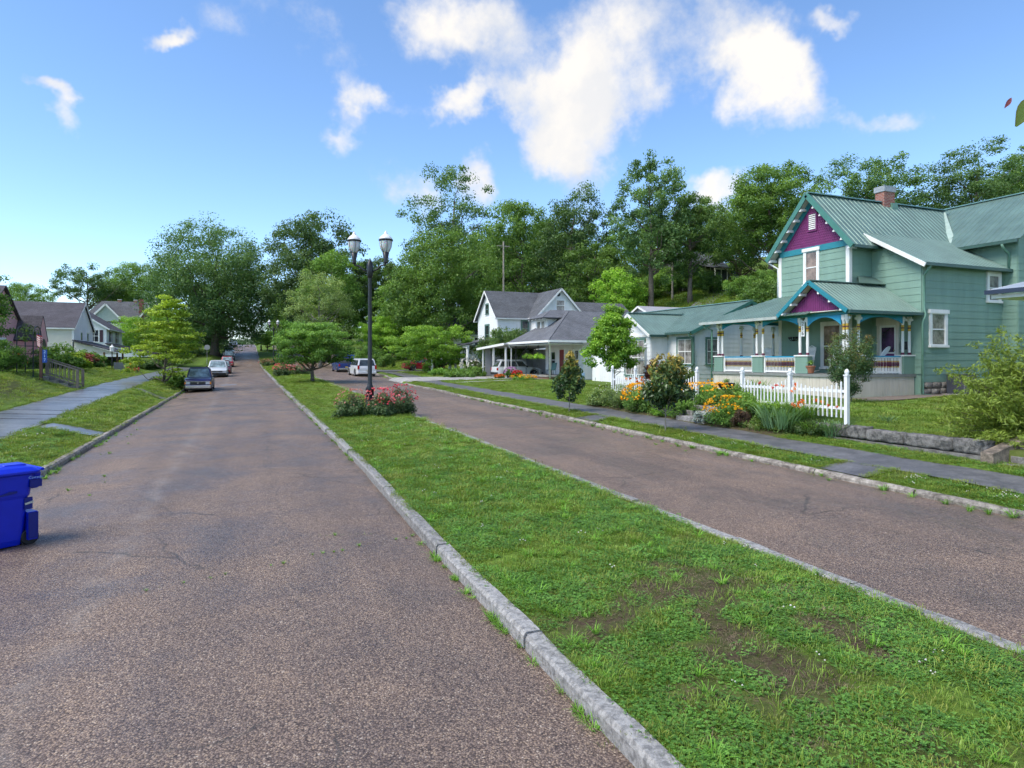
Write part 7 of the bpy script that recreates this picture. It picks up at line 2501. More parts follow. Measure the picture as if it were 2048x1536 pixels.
for xo in (-6, -2.5, 1, 4): window(bk, '-y', (bx0 + xo, by0, 4.6), 1.0, 1.8, .12, WHITE, GLASS, (1, 2), .1)
settle(bk, (bx0, by0 + 4, 2.2))
bk.location.z += 1.7
pk = empty('pink_house', label='pink painted brick cottage with arched entry at the left edge', cat='house')
core(pk, -24, -14.6, 47.5, 56.5, 1.8, 4.4, PKB, 'x', 7.4)
gable_roof(pk, -24, -14.6, 47.5, 56.5, 4.4, 7.4, 'x', BSH, .2, .1)
core(pk, -14.6, -13.2, 54.3, 56.5, 1.8, 4.1, PKB, 'x', 5.7, name='entry')
gable_roof(pk, -14.6, -13.3, 54.3, 56.5, 4.1, 5.7, 'x', BSH, .12, .08)
mb = MB()
for i in range(13):
    a = PI * i / 12
    mb.add([(-13.17, 55.4 + .55 * math.cos(a), 3.5 + .6 * math.sin(a))], [])
aa = [(-13.17, 55.4 + .55 * math.cos(PI * i / 12), 3.5 + .6 * math.sin(PI * i / 12)) for i in range(13)] + [(-13.17, 54.85, 1.9), (-13.17, 55.95, 1.9)]
mb = MB(); mb.prism(aa, (.03, 0, 0)); mb.build('arched_opening', glass_mat('dark_opening', (.02, .025, .03), .4), pk)
window(pk, '+x', (-14.6, 51.6, 3.2), 1.3, 1.5, .1, WHITE, GLASS, (2, 2), .1)
window(pk, '+x', (-14.6, 52, 6.2), .7, 1.0, .1, mat('rose_trim', (.4, .14, .14), .6), GLASS, (1, 2), .1)
settle(pk, (-19, 52, 1.9))

# arbor, flags, signs, handrail steps, wire fence and lantern on the left bank
WOOD = mat('weathered_timber', (.17, .15, .125), .85, .2, 5, bump_s=.3)
WOODR = mat('red_brown_timber', (.13, .065, .045), .8, .2, 5)
hs_ = empty('garden_steps', (-8.2, 41.2, lsw(41) + .1), label='short garden stair with weathered wooden handrails on the left bank', cat='steps')
for k in range(4):
    mb = MB(); mb.box(-.4 - .42 * k, -.42 * k + .05, -.6, .6, -.2 + .15 * k, .14 + .17 * k); mb.build('step', FOOT, hs_)
for s in (-.62, .62):
    pts = [(0.05, s, 0), (-1.55, s, .62)]
    for (px_, py_, pz_) in pts:
        mb = MB(); mb.box(px_ - .06, px_ + .06, py_ - .06, py_ + .06, pz_ - .1, pz_ + 1.02); mb.build('post', WOOD, hs_)
    mb = MB(); mb.bar((0.1, s, .98), (-1.6, s, 1.62), .1, .06); mb.build('handrail', WOOD, hs_)
    mb = MB(); mb.bar((0.05, s, .2), (-1.55, s, .84), .06, .06); mb.build('bottom_rail', WOOD, hs_)
    for i in range(1, 8):
        t = i / 8
        mb = MB(); mb.bar((lerp(.05, -1.55, t), s, lerp(.2, .84, t)), (lerp(.05, -1.55, t), s, lerp(.96, 1.58, t)), .035); mb.build('spindle', WOOD, hs_)
ab = empty('garden_arbor', (-10.45, 41.3, ground(-10.45, 41.3)), label='dark metal garden arbor covered with vines on the left bank', cat='arbor')
for sx in (-.35, .35):
    for sy in (-.7, .7):
        mb = MB(); mb.tube([(sx, sy, -.1), (sx, sy, 2.1)], .03, 6); mb.build('upright', IRON, ab)
    mb = MB(); mb.tube([(sx, .7 * math.cos(PI * i / 8), 2.1 + .45 * math.sin(PI * i / 8)) for i in range(9)], .025, 6); mb.build('arch_bar', IRON, ab)
for sy in (-.7, .7):
    for k in range(5):
        mb = MB(); mb.tube([(-.35, sy, .3 + k * .4), (.35, sy, .3 + k * .4)], .012, 5); mb.build('rung', IRON, ab)
v, q, t = leaves(np.array([[0, -.7, 1.9], [0, 0, 2.5], [.1, .6, 2.2], [0, -.5, 2.3], [0, .7, 1.2]]), np.array([.3, .35, .3, .35, .3]), 70, .06, np.random.RandomState(31)); obj('vine', np_mesh('vine', v, q, FOL['deep'], t), ab)


def flag_mat():
    m = bpy.data.materials.new('striped_flag')
    N, L, B = nodes_of(m)
    tc = N.new('ShaderNodeTexCoord')
    sp = N.new('ShaderNodeSeparateXYZ'); L.new(tc.outputs['UV'], sp.inputs[0])
    w_ = N.new('ShaderNodeMath'); w_.operation = 'MULTIPLY'; L.new(sp.outputs[1], w_.inputs[0]); w_.inputs[1].default_value = 6.5
    fr = N.new('ShaderNodeMath'); fr.operation = 'FRACT'; L.new(w_.outputs[0], fr.inputs[0])
    g = N.new('ShaderNodeMath'); g.operation = 'GREATER_THAN'; L.new(fr.outputs[0], g.inputs[0]); g.inputs[1].default_value = .5
    c = mixc(N, L, g.outputs[0], (.42, .02, .03), (.75, .74, .72))
    gx = N.new('ShaderNodeMath'); gx.operation = 'LESS_THAN'; L.new(sp.outputs[0], gx.inputs[0]); gx.inputs[1].default_value = .4
    gy = N.new('ShaderNodeMath'); gy.operation = 'GREATER_THAN'; L.new(sp.outputs[1], gy.inputs[0]); gy.inputs[1].default_value = .46
    a = N.new('ShaderNodeMath'); a.operation = 'MULTIPLY'; L.new(gx.outputs[0], a.inputs[0]); L.new(gy.outputs[0], a.inputs[1])
    vo = N.new('ShaderNodeTexVoronoi'); vo.inputs['Scale'].default_value = 18; L.new(tc.outputs['UV'], vo.inputs['Vector'])
    st_ = ramp(N, L, vo.outputs['Distance'], [(.18, (.75, .75, .75)), (.24, (.02, .04, .22))])
    c = mixc(N, L, a.outputs[0], c, st_)
    L.new(c, B.inputs['Base Color']); B.inputs['Roughness'].default_value = .8
    return m


FLAG = flag_mat()
for i, (dy, L2, lb) in enumerate(((0.9, .75, 'red white and blue flag hanging nearest the number post'), (.2, .7, 'red white and blue flag hanging on the arbor'))):
    fl = empty('flag', (-10.0, 41.2 + dy * .6 - .5, ground(-10.3, 41.2) + 1.95), rz=.4, label=lb, cat='flag')
    vs, fs, uvs = [], [], []
    for a_ in range(9):
        for b_ in range(6):
            u_, v_ = a_ / 8, b_ / 5
            vs.append((.05 * math.sin(u_ * 7 + b_ * .3), -u_ * L2 * .8, .3 + (v_ - 1) * .5 - u_ * .28 * (1 + .2 * math.sin(4 * v_))))
            uvs.append((u_, v_))
    for a_ in range(8):
        for b_ in range(5): fs.append((a_ * 6 + b_, a_ * 6 + b_ + 1, (a_ + 1) * 6 + b_ + 1, (a_ + 1) * 6 + b_))
    me_ = bpy.data.meshes.new('cloth'); me_.from_pydata(vs, [], fs); me_.materials.append(FLAG)
    uvl = me_.uv_layers.new(name='UVMap')
    for lp in me_.loops: uvl.data[lp.index].uv = uvs[lp.vertex_index]
    obj('cloth', me_, fl)
    mb = MB(); mb.tube([(0, 0, -.5), (0, 0, .4)], .012, 5); mb.build('pole', WOOD, fl)
np_ = empty('number_post', (-9.72, 40.4, ground(-9.72, 40.4) - .05), label='reddish post with blue vertical number board 217 by the handrail', cat='sign')
mb = MB(); mb.box(-.06, .06, -.06, .06, 0, 1.7); mb.build('post', WOODR, np_)
mb = MB(); mb.box(.07, .28, -.05, -.03, .95, 1.62); mb.build('board', mat('blue_sign', (.01, .07, .36), .4, .1, 5), np_)
for i, c in enumerate('217'): text(np_, c, (.175, -.055, 1.5 - .21 * i), (PI / 2, 0, 0), .22, mat('pale_blue_digit', (.45, .62, .9), .5, .05, 5))
wf = empty('wire_fence', (-11.5, 39.2, ground(-11.5, 39.2)), label='thin dark wire garden fence left of the arbor', cat='fence')
for i in range(6):
    mb = MB(); mb.tube([(-.5 * i * .5, -.35 * i, 0), (-.5 * i * .5, -.35 * i, .95)], .02, 5); mb.build('stake', IRON, wf)
for k in range(3):
    mb = MB(); mb.tube([(0, 0, .25 + .3 * k), (-1.25, -1.75, .25 + .3 * k)], .008, 4); mb.build('wire', IRON, wf)
ln_ = empty('lantern_post', (-10.2, 63, ground(-10.2, 63)), label='white lantern on a dark post in front of the left porch', cat='lantern')
mb = MB(); mb.tube([(0, 0, 0), (0, 0, 1.45)], .04, 8); mb.build('post', IRON, ln_)
mb = MB(); mb.lathe([(.09, 1.45), (.15, 1.5), (.17, 1.82), (.2, 1.84), (.05, 2.0), (.02, 2.08)], (0, 0, 0), 6); mb.build('lantern', WHITE, ln_)
tc_ = empty('metal_crate', (-9.6, 62.5, ground(-9.6, 62.5)), label='grey metal crate box on the lawn by the left footway', cat='crate')
mb = MB(); mb.box(-.35, .35, -.3, .3, 0, .72); mb.build('box', mat('galvanised', (.24, .26, .26), .5, .2, 5, metal=.3), tc_)
for k in range(5):
    mb = MB(); mb.box(-.36, .36, -.32, -.3, .1 + k * .13, .14 + k * .13); mb.build('slat', MATS['grey_steel'], tc_)
ty = empty('toy_car', (-8.9, 64.5, ground(-8.9, 64.5)), label='small red and yellow toy car on the grass by the left footway', cat='toy')
TR, TYL = mat('red_plastic', (.55, .02, .03), .35, .05, 4), mat('yellow_plastic', (.75, .45, .03), .35, .05, 4)
mb = MB(); mb.prism([(-.5, -.2, .12), (.5, -.2, .12), (.52, -.2, .42), (.2, -.2, .5), (-.1, -.2, .45), (-.5, -.2, .5)], (0, .4, 0)); mb.build('body', TR, ty, bevel=.04)
mb = MB(); mb.box(-.2, -.1, -.18, .18, .45, .75); mb.lathe([(.1, .75), (.14, .85), (.08, .95)], (-.15, 0, 0), 8); mb.build('driver', TYL, ty)
for sx in (-.32, .32):
    for sy in (-.22, .22):
        mb = MB(); mb.lathe([(.12, -.04), (.12, .04)], (sx, sy, .12), 10, 'y'); mb.build('wheel', BLK, ty)
# stop sign seen from behind, utility poles, garden post
ss = empty('road_sign', (-5.0, 105, lsw(105)), label='round-cornered road sign seen from its grey back on the left verge', cat='sign')
mb = MB(); mb.tube([(0, 0, 0), (0, 0, 2.9)], .035, 6); mb.build('pole', mat('sign_steel', (.3, .31, .32), .5, .1, 3), ss)
mb = MB(); mb.lathe([(.40, -.01), (.40, .01)], (0, -.05, 2.5), 8, 'y'); mb.build('sign_plate', mat('sign_back', (.42, .43, .42), .5, .08, 3), ss)
for i, (px, d, h, lb) in enumerate(((1007, 88, 16.5, 'grey utility pole behind the gabled house roof'), (1345, 92, 9, 'pale utility pole among the hillside trees'))):
    x, yv = wpos(px, d)
    u = empty('utility_pole', (x, yv, ground(x, yv)), label=lb, cat='pole')
    mb = MB(); mb.tube([(0, 0, -.3), (0, 0, h)], [.17, .11], 8); mb.build('shaft', mat('pole_wood', (.30, .27, .23), .9, .15, 4), u)
    mb = MB(); mb.bar((-.9, 0, h - .6), (.9, 0, h - .6), .1, .12); mb.build('crossarm', MATS['pole_wood'], u)
x, yv = wpos(864, 66)
gp = empty('garden_post', (x, yv, ground(x, yv)), label='white wooden post beside the red car', cat='post')
mb = MB(); mb.box(-.09, .09, -.09, .09, 0, 1.45); mb.build('shaft', WHITE, gp); mb = MB(); mb.box(-.12, .12, -.12, .12, 1.45, 1.52); mb.build('cap', WHITE, gp)

# ------------------------------------------------------------------ street lamps
LBLK = mat('lamp_black', (.012, .014, .018), .35, .15, 4)
LGL = bpy.data.materials.new('lamp_globe')
N, L, B = nodes_of(LGL)
B.inputs['Base Color'].default_value = (.80, .82, .85, 1)
B.inputs['Roughness'].default_value = .2
B.inputs['Subsurface Weight'].default_value = .3
B.inputs['Transmission Weight'].default_value = .2
B.inputs['IOR'].default_value = 1.25
B.inputs['Alpha'].default_value = .9


def street_lamp(loc, rz, label, H_=7.0, group=None):
    r = empty('street_lamp', loc, rz, label, 'street lamp', group)
    mb = MB(); mb.lathe([(.21, 0), (.21, .25), (.17, .32), (.15, .9), (.18, .96), (.10, 1.12), (.085, 1.2), (.07, 5.3), (.075, 5.35)], (0, 0, 0), 16); mb.build('pole', LBLK, r, smooth=True)
    mb = MB(); mb.lathe([(.075, 5.3), (.11, 5.38), (.13, 5.6), (.12, 5.85), (.05, 5.98), (.015, 6.08)], (0, 0, 0), 12); mb.build('crown', LBLK, r, smooth=True)
    for s in (-1, 1):
        mb = MB(); mb.tube([(s * .08, 0, 5.55), (s * .25, 0, 5.62), (s * .45, 0, 5.78), (s * .62, 0, 5.82), (s * .64, 0, 5.9)], .035, 8); a = mb.build('arm', LBLK, r, smooth=True)
        mb = MB(); mb.lathe([(.07, 5.86), (.085, 5.92), (.07, 5.98), (.13, 6.28), (.10, 6.3)], (s * .64, 0, 0), 14); mb.build('holder', LBLK, r, smooth=True)
        mb = MB(); mb.lathe([(.12, 6.30), (.21, 6.48), (.245, 6.72), (.235, 6.78)], (s * .64, 0, 0), 18); g = mb.build('globe', LGL, r, smooth=True)
        mb = MB(); mb.lathe([(.255, 6.77), (.262, 6.80), (.24, 6.86), (.18, 6.93), (.11, 6.985), (.075, 7.0), (.07, 7.04), (.045, 7.08), (.02, 7.13), (.001, 7.14)], (s * .64, 0, 0), 18); mb.build('globe_cap', mat('globe_cap_white', (.72, .74, .76), .35, .05, 4), g, smooth=True)
        mb = MB(); mb.lathe([(.262, 6.73), (.28, 6.75), (.28, 6.79), (.262, 6.80)], (s * .64, 0, 0), 18)
        for k in range(6):
            t = k * PI / 3
            mb.tube([(s * .64 + .135 * math.cos(t), .135 * math.sin(t), 6.3), (s * .64 + .222 * math.cos(t), .222 * math.sin(t), 6.48), (s * .64 + .258 * math.cos(t), .258 * math.sin(t), 6.74)], .009, 4)
        mb.build('cage', LBLK, g)
        mb = MB(); mb.lathe([(.05, 6.45), (.10, 6.5), (.10, 6.66), (.05, 6.7)], (s * .64, 0, 0), 10); mb.build('lamp', mat('lamp_reflector', (.6, .6, .58), .4, .05, 4), g)
    return r


street_lamp((4.55, 25.6, median_z(4.55, 25.6)), -TH - .12, 'tall black twin-globe street lamp rising from the rose bushes', group='twin-globe street lamps on the median')
street_lamp((4.3, 108.5, median_z(4.3, 108.5)), -.2, 'twin-globe street lamp beyond the median dogwood', group='twin-globe street lamps on the median')
street_lamp((3.4, 150, median_z(3.4, 150)), -.2, 'farthest twin-globe street lamp near the crest', group='twin-globe street lamps on the median')

# ------------------------------------------------------------------ blue recycling cart
CB = mat('cart_blue_plastic', (.0, .018, .52), .38, .06, 5, bump_s=.05, bump_scale=150)
CBD = mat('cart_blue_dark', (.0, .008, .19), .5, .1, 5)
bn = empty('recycling_bin', label='bright blue wheeled recycling bin on the road at the left edge', cat='recycling bin')


def ring(w, d, z, r=.06, n=4, fx=0.0, fy=0.0):
    out = []
    for (cx, cy, a0) in ((w / 2 - r, d / 2 - r, 0), (-w / 2 + r, d / 2 - r, PI / 2), (-w / 2 + r, -d / 2 + r, PI), (w / 2 - r, -d / 2 + r, 1.5 * PI)):
        for i in range(n + 1):
            a = a0 + PI / 2 * i / n
            out.append((cx + r * math.cos(a) + fx, cy + r * math.sin(a) + fy, z))
    return out


def loft(rings, cap=True):
    mb = MB()
    n = len(rings[0])
    vs = [p for rg in rings for p in rg]
    fs = [(i * n + k, i * n + (k + 1) % n, (i + 1) * n + (k + 1) % n, (i + 1) * n + k) for i in range(len(rings) - 1) for k in range(n)]
    if cap: fs += [tuple(range(n))[::-1], tuple((len(rings) - 1) * n + k for k in range(n))]
    mb.add(vs, fs)
    return mb


# x = left to right (side), y = front to back; the hinge side points to +x
lo_ = loft([ring(.50, .46, .02, .07), ring(.52, .50, .10, .07), ring(.62, .56, .66, .07), ring(.66, .59, .70, .07, fx=.0), ring(.72, .62, .98, .07, fx=.01)])
body = lo_.build('body', CB, bn, smooth=False, bevel=.006)
mb = loft([ring(.12, .36, .76, .03, fx=.40), ring(.16, .44, .80, .03, fx=.385), ring(.16, .52, .985, .03, fx=.385)]); mb.build('hinge_hump', CB, body)
mb = MB(); mb.box(.285, .40, -.30, .30, .08, .46); mb.build('axle_housing', CB, body)
mb = MB(); mb.box(.29, .405, -.312, -.20, .10, .45); mb.box(.30, .44, -.335, -.28, .80, .90); mb.box(.25, .345, -.290, -.255, .50, .66); mb.each('recess', CBD, body)
mb = MB(); mb.bar((.255, -.288, .575), (.35, -.300, .60), .02, .025); mb.build('bar', mat('galvanised_bar', (.55, .58, .55), .4, .1, 5, metal=.4), body)
mb = MB(); mb.prism([(-.05, -.300, .72), (.16, -.300, .745), (.16, -.300, .77), (.08, -.300, .775), (-.05, -.300, .735)], (0, -.012, 0)); mb.build('grip_slot', CBD, body)
lid = loft([ring(.80, .68, .985, .08, fx=.03), ring(.82, .70, 1.0, .08, fx=.03), ring(.82, .70, 1.025, .08, fx=.03), ring(.78, .66, 1.04, .08, fx=.03), ring(.70, .56, 1.075, .08, fx=.02), ring(.5, .4, 1.10, .08, fx=.0)])
ld_ = lid.build('lid', CB, bn, bevel=.004)
mb = loft([ring(.30, .30, 1.05, .03, fx=.18, fy=-.05), ring(.26, .26, 1.115, .03, fx=.18, fy=-.05)]); mb.build('lid_panel', CB, ld_, bevel=.006)
mb = MB(); mb.tube([(.46, -.3, 1.03), (.46, .3, 1.03)], .022, 8); mb.build('handle', CB, bn)
for s in (-1, 1):
    mb = MB(); mb.lathe([(.10, -.03), (.11, -.02), (.11, .02), (.10, .03)], (.33, s * .22, .11), 16, 'y'); mb.build('wheel', BLK, bn)
text(body, 'Cascade', (.36, -.347, .935), (PI / 2, 0, 0), .05, mat('pale_blue_print', (.30, .48, .85), .5, .05, 5), 'lettering', .001)
bn.location = (-3.13, 10.8, road_left_z(-3.13, 10.8))
bn.rotation_euler = (0, 0, .60)
# ------------------------------------------------------------------ vehicles
TYRE = mat('tyre_rubber', (.012, .012, .013), .8, .2, 8)
RIMM = mat('alloy_rim', (.42, .43, .45), .3, .1, 6, metal=.8)
CGL = glass_mat('car_glass', (.03, .04, .045), .03)
WSG = glass_mat('windscreen_glass', (.16, .21, .22), .04)
CHR = mat('chrome', (.6, .61, .63), .15, .05, 6, metal=.9)
TRIMB = mat('black_trim', (.015, .015, .017), .5, .15, 6)
HLG = mat('headlamp_lens', (.55, .58, .6), .1, .1, 8)
AMB = mat('amber_lens', (.75, .24, .01), .25, .1, 6)
RLG = mat('red_lens', (.45, .01, .01), .2, .1, 6)
PLATE = mat('number_plate', (.6, .6, .58), .5, .1, 8)
PLATEY = mat('number_plate_yellow', (.65, .45, .08), .5, .1, 8)


def paint(name, c, metal=.3, rough=.28): return mat('paint_' + name, c, rough, .05, 1.5, metal=metal, coat=.6, dirt=.08, dirtc=(.12, .11, .10))


def car(name, label, cat, loc, rz, paintm, L_=4.6, W=1.85, kind='suv', H_=1.7, wr=.35, wb=None, amber=False, plate=None, rack=None, lower=None, group=None, grille=True):
    """x = length with the front at +x, y = width, z up; wheels touch z = 0"""
    r = empty(name, loc, rz, label, cat, group)
    wb = wb or L_ * .59
    fx, rx = L_ * .5 - (L_ - wb) * .46, -L_ * .5 + (L_ - wb) * .54
    belt = H_ * .58
    hood = {'suv': H_ * .60, 'sedan': H_ * .60, 'van': H_ * .52, 'pickup': H_ * .60}[kind]
    sill = wr * .62
    h = L_ / 2
    # top outline of the lower body from rear to front
    if kind == 'pickup': top = [(-h, belt * .96), (-h + .05, belt), (h * .28, belt), (h * .34, belt * 1.0), (h * .55, hood), (h * .93, hood * .92), (h, hood * .78)]
    elif kind == 'sedan': top = [(-h, belt * .92), (-h + .12, belt * 1.05), (-h * .62, belt * 1.06), (h * .30, belt * .98), (h * .40, hood * .98), (h * .85, hood * .80), (h, hood * .62)]
    else: top = [(-h, belt * .95), (-h + .04, belt), (h * .30, belt), (h * .42, hood * .98), (h * .84, hood * .88), (h, hood * .70)]
    tx, tz = [p[0] for p in top], [p[1] for p in top]
    st_x = sorted(set([-h, -h + .06, -h + .2, rx - wr * 1.25, rx - wr * .8, rx, rx + wr * .8, rx + wr * 1.25, 0.0, fx - wr * 1.25, fx - wr * .8, fx, fx + wr * .8, fx + wr * 1.25, h - .2, h - .06, h] + [p[0] for p in top]))
    rings = []
    for x in st_x:
        zt = float(np.interp(x, tx, tz))
        e = max(abs(x) - (h - .35), 0) / .35
        w = W / 2 * (1 - .12 * e ** 2)
        zb = sill + .10 * e
        arch_ = 0
        for c in (fx, rx):
            dx = abs(x - c)
            if dx < wr * 1.2: arch_ = max(arch_, math.sqrt(max((wr * 1.22) ** 2 - dx ** 2, 0)))
        zs = max(zb, wr + arch_ * .98 if arch_ else zb)
        zs = min(zs, zt - .12)
        zm = lerp(zs, zt, .55)
        rings.append([(x, -w * .80, zb), (x, -w * .97, zs), (x, -w, zm), (x, -w * .97, zt - .05), (x, -w * .88, zt), (x, w * .88, zt), (x, w * .97, zt - .05), (x, w, zm), (x, w * .97, zs), (x, w * .80, zb)])
    body = loft(rings).build('body', paintm, r, smooth=False, bevel=0)
    for p_ in body.data.polygons: p_.use_smooth = True
    md = body.modifiers.new('split', 'EDGE_SPLIT'); md.split_angle = math.radians(38)
    # dark under-body box
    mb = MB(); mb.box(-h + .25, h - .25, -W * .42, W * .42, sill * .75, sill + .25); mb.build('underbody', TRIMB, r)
    # greenhouse
    if kind == 'pickup': gx = [(-h * .18, -h * .14), (h * .36, h * .17)]
    elif kind == 'sedan': gx = [(-h * .78, -h * .36), (h * .40, h * .08)]
    elif kind == 'van': gx = [(-h * .985, -h * .88), (h * .60, h * .18)]
    else: gx = [(-h * .97, -h * .80), (h * .42, h * .14)]
    (rb, rt), (fb, ft) = gx
    wb_, wt = W / 2 * .93, W / 2 * .76
    zb = belt * .985
    zt = H_ - .06
    P = dict(rbl=(rb, wb_, zb), rbr=(rb, -wb_, zb), fbl=(fb, wb_, zb), fbr=(fb, -wb_, zb), rtl=(rt, wt, zt), rtr=(rt, -wt, zt), ftl=(ft, wt, zt), ftr=(ft, -wt, zt))
    mb = MB()
    k = list(P.values())
    mb.add(k, [(0, 1, 3, 2), (4, 6, 7, 5), (0, 2, 6, 4), (1, 5, 7, 3), (0, 4, 5, 1), (2, 3, 7, 6)])
    cab = mb.build('cabin', paintm, r, bevel=.05)
    mb = MB(); rf = [(rt + .06, wt * .93, zt), (rt + .06, -wt * .93, zt), (ft - .06, -wt * .93, zt), (ft - .06, wt * .93, zt)]
    mb.prism(rf, (0, 0, .06)); mb.build('roof', paintm, cab, bevel=.03)

    def pane(a, b, c, d, ins, out, m, nm):
        a, b, c, d = [Vector(P[q_]) if isinstance(q_, str) else Vector(q_) for q_ in (a, b, c, d)]
        ce = (a + b + c + d) / 4
        nr = (b - a).cross(d - a).normalized()
        if nr.dot(ce - Vector((0, 0, belt * .5))) < 0: nr = -nr
        pts = [ce + (p - ce) * ins for p in (a, b, c, d)]
        mb_ = MB(); mb_.prism([p + nr * .004 for p in pts], nr * .012); return mb_.build(nm, m, cab)
    pane('fbl', 'fbr', 'ftr', 'ftl', .88, 0, WSG, 'windscreen')
    pane('rbl', 'rbr', 'rtr', 'rtl', .84, 0, CGL, 'rear_window')
    cuts = {'pickup': [(.05, .95)], 'sedan': [(.14, .5), (.52, .9)], 'van': [(.04, .34), (.36, .64), (.66, .95)], 'suv': [(.05, .30), (.33, .63), (.66, .94)]}[kind]
    for s in ('l', 'r'):
        A, B2, C2, D2 = Vector(P['rb' + s]), Vector(P['fb' + s]), Vector(P['ft' + s]), Vector(P['rt' + s])
        for c0, c1 in cuts:
            lo0, lo1, up0, up1 = A.lerp(B2, c0), A.lerp(B2, c1), D2.lerp(C2, c0), D2.lerp(C2, c1)
            pane(lo0.lerp(up0, .1), lo1.lerp(up1, .1), lo1.lerp(up1, .86), lo0.lerp(up0, .86), .97, 0, CGL, 'side_window')
    # pickup bed
    if kind == 'pickup':
        mb = MB(); mb.box(-h + .12, -h * .2, -W * .40, W * .40, belt * .99, belt + .012); mb.build('bed_floor', TRIMB, body)
        for s in (-1, 1):
            mb = MB(); mb.box(-h + .03, -h * .2, s * W * .445 - .05, s * W * .445 + .05, belt - .02, belt + .04); mb.build('bed_rail', paintm, body)
    # wheels
    for x in (fx, rx):
        for s in (-1, 1):
            yv = s * (W / 2 - .10)
            mb = MB(); mb.lathe([(wr * .70, -.10), (wr * .95, -.11), (wr, -.07), (wr, .07), (wr * .95, .11), (wr * .70, .10)], (x, yv, wr), 20, 'y'); w_ = mb.build('wheel', TYRE, r, smooth=True)
            mb = MB(); mb.lathe([(wr * .68, .085), (wr * .66, .11), (wr * .5, .06), (.001, .09)] if s > 0 else [(.001, -.09), (wr * .5, -.06), (wr * .66, -.11), (wr * .68, -.085)], (x, yv, wr), 18, 'y'); ri = mb.build('rim', RIMM, w_)
            mb = MB()
            for q_ in range(5):
                a = q_ * 2 * PI / 5
                mb.bar((x + wr * .12 * math.cos(a), yv + s * .098, wr + wr * .12 * math.sin(a)), (x + wr * .62 * math.cos(a), yv + s * .104, wr + wr * .62 * math.sin(a)), wr * .14, .02)
            mb.build('spokes', CHR, w_)
    # ends
    zf = float(np.interp(h - .05, tx, tz))
    lowm = lower or paintm
    mb = MB(); mb.box(h - .10, h + .06, -W * .46, W * .46, sill + .05, sill + .27); mb.build('front_bumper', CHR if kind == 'pickup' else lowm, r, bevel=.04)
    mb = MB(); mb.box(-h - .06, -h + .10, -W * .46, W * .46, sill + .06, sill + .28); mb.build('rear_bumper', CHR if kind == 'pickup' else lowm, r, bevel=.04)
    gz0, gz1 = sill + .32, zf - .10
    if grille:
        mb = MB(); mb.box(h - .05, h + .012, -W * .26, W * .26, gz0, gz1); g = mb.build('grille', TRIMB, r)
        mb = MB(); mb.box(h - .05, h + .02, -W * .46, W * .46, gz1 - .01, gz1 + .02); mb.box(h, h + .02, -.05, .05, (gz0 + gz1) / 2 - .03, (gz0 + gz1) / 2 + .03); mb.build('grille_trim', CHR, g)
    for s in (-1, 1):
        mb = MB(); mb.box(h - .08, h + .014, min(s * W * .28, s * W * .42), max(s * W * .28, s * W * .42), gz0 + .02, gz1 - .01); mb.build('headlight', HLG, r)
        if amber:
            mb = MB(); mb.box(h - .10, h + .012, min(s * W * .425, s * W * .475), max(s * W * .425, s * W * .475), gz0 + .02, gz1 - .01); mb.build('indicator', AMB, r)
        zz0, zz1 = (belt * .70, belt * .95) if kind in ('pickup', 'van', 'suv') else (belt * .72, belt * .9)
        mb = MB(); mb.box(-h - .012, -h + .10, min(s * W * .38, s * W * .47), max(s * W * .38, s * W * .47), zz0, zz1 + (.15 if kind == 'van' else 0)); mb.build('tail_light', RLG, r)
        mb = MB(); mb.box(fb - .38, fb - .22, min(s * (W / 2 + .02), s * (W / 2 + .18)), max(s * (W / 2 + .02), s * (W / 2 + .18)), belt, belt + .15); mb.build('mirror', TRIMB, r, bevel=.02)
        for c in (fx, rx):
            mb = MB()
            n = 10
            for i in range(n):
                a0, a1 = PI * i / n, PI * (i + 1) / n
                mb.bar((c + wr * 1.2 * math.cos(a0), s * (W / 2 - .01), wr + wr * 1.2 * math.sin(a0)), (c + wr * 1.2 * math.cos(a1), s * (W / 2 - .01), wr + wr * 1.2 * math.sin(a1)), .05, .05)
            mb.build('wheel_arch', lower or (TRIMB if kind != 'sedan' else paintm), r)
    if plate:
        mb = MB(); mb.box(-h - .075, -h - .06, -.16, .16, sill + .32, sill + .46) if plate[0] == 'r' else mb.box(h + .06, h + .075, -.16, .16, sill + .10, sill + .24)
        mb.build('number_plate', plate[1], r)
    if rack == 'rails':
        for s in (-1, 1):
            mb = MB(); mb.bar((rt + .3, s * wt * .85, zt + .10), (ft - .3, s * wt * .85, zt + .10), .04, .03); mb.build('roof_rail', TRIMB, cab)
    if rack == 'ladder':
        for x in (-h + .15, -h * .25):
            mb = MB()
            for s in (-1, 1): mb.bar((x, s * W * .43, belt), (x, s * W * .43, H_ + .22), .05)
            mb.bar((x, -W * .5, H_ + .24), (x, W * .5, H_ + .24), .09, .09)
            mb.build('rack_frame', mat('rack_blue', (.03, .10, .42), .4, .1, 4), r)
    return r


def road_pose(x, y_, side):
    """height and pitch of the carriageway under a parked car"""
    zf = road_left_z if side == 'l' else (lambda a, b: zrr(b))
    return zf(x, y_), math.atan2(zf(x, y_ + 1.3) - zf(x, y_ - 1.3), 2.6)


def parked(o, x, y_, side, facing_camera=True, rzadd=0.0):
    z, p = road_pose(x, y_, side)
    o.location = (x, y_, z + .005)
    if facing_camera:
        o.rotation_euler = (0, p, -PI / 2 + rzadd)
    else:
        o.rotation_euler = (0, -p, PI / 2 + rzadd)


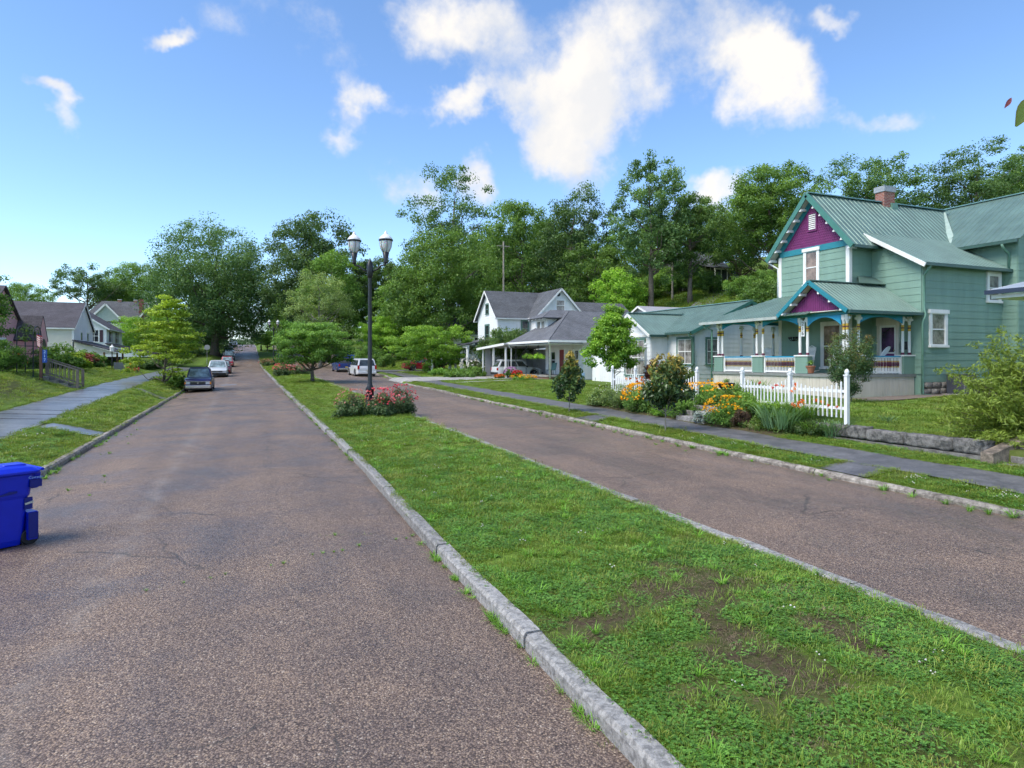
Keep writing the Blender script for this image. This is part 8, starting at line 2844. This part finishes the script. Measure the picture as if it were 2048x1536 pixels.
GL, GR = 'cars parked along the left kerb', 'vehicles parked on the right carriageway'
Z0 = (0, 0, 0)
parked(car('pickup_truck', 'dark blue pickup with amber indicators, nearest of the parked cars on the left', 'pickup', Z0, 0, paint('dark_blue', (.030, .032, .115)), 4.75, 1.76, 'pickup', 1.68, .35, amber=True, group=GL), -2.95, 52.2, 'l')
parked(car('suv', 'white sport utility car parked behind the dark blue pickup', 'car', Z0, 0, paint('pearl_white', (.62, .64, .66), .1), 5.0, 2.0, 'suv', 1.78, .38, lower=TRIMB, plate=('f', TRIMB), group=GL), -2.62, 77.5, 'l')
parked(car('hatchback', 'dark red car half hidden behind the white sport utility car', 'car', Z0, 0, paint('wine_red', (.16, .012, .02)), 4.5, 1.84, 'suv', 1.6, .34, group=GL), -2.35, 86.5, 'l')
parked(car('suv', 'bright red car with pale front plate in the left row', 'car', Z0, 0, paint('bright_red', (.36, .02, .025)), 4.5, 1.86, 'suv', 1.68, .35, plate=('f', PLATE), group=GL), -2.45, 113, 'l')
parked(car('jeep', 'black jeep-like car behind the bright red car', 'car', Z0, 0, paint('black', (.012, .014, .018)), 4.4, 1.86, 'suv', 1.75, .38, group=GL), -2.5, 129, 'l')
parked(car('pickup_truck', 'silver pickup in the left row behind the black car', 'pickup', Z0, 0, paint('silver', (.42, .44, .46)), 5.6, 1.98, 'pickup', 1.9, .4, group=GL), -2.75, 138, 'l')
parked(car('suv', 'silver-blue car farthest up the hill at the crest', 'car', Z0, 0, paint('silver_blue', (.22, .26, .33)), 4.6, 1.86, 'suv', 1.7, .36, group=GL), -2.4, 168, 'l')
parked(car('minivan', 'white minivan seen from behind on the right carriageway', 'minivan', Z0, 0, paint('van_white', (.66, .68, .71), .1), 5.1, 1.98, 'van', 1.75, .34, plate=('r', PLATE), rack='rails', group=GR), 11.05, 66.8, 'r', False, .04)
tk = car('pickup_truck', 'blue pickup with a ladder rack in front of the white minivan', 'pickup', Z0, 0, paint('cobalt_blue', (.015, .045, .24)), 5.3, 1.92, 'pickup', 1.75, .37, plate=('r', PLATEY), rack='ladder', group=GR)
parked(tk, 10.9, 79.5, 'r', False, .03)
ld2 = empty('load_bundle', (10.9, 78.6, zrr(78.6) + 2.08), .03, 'red and white bundle tied on top of the pickup rack', 'bundle')
mb = MB()
for i in range(3): mb.tube([(-.5 + .3 * i, -.5, .08 + .02 * i), (-.35 + .3 * i, 0, .22), (-.5 + .3 * i, .6, .1)], [.1, .14, .09], 8)
mb.build('wrap', mat('red_white_cloth', (.45, .16, .17), .8, .6, 9), ld2, smooth=True)
car('sedan', 'red sedan parked in the drive under the yellow-green tree', 'car', (19.4, 74.4, ground(19.4, 74.4) + .04), -.04, paint('cherry_red', (.30, .012, .03)), 4.7, 1.85, 'sedan', 1.46, .34)
car('suv', 'white crossover parked in the carport with black wheel arches', 'car', (23.1, 54.9, 1.005), -.02, paint('snow_white', (.68, .69, .70), .1), 4.4, 1.82, 'suv', 1.64, .36, lower=TRIMB)
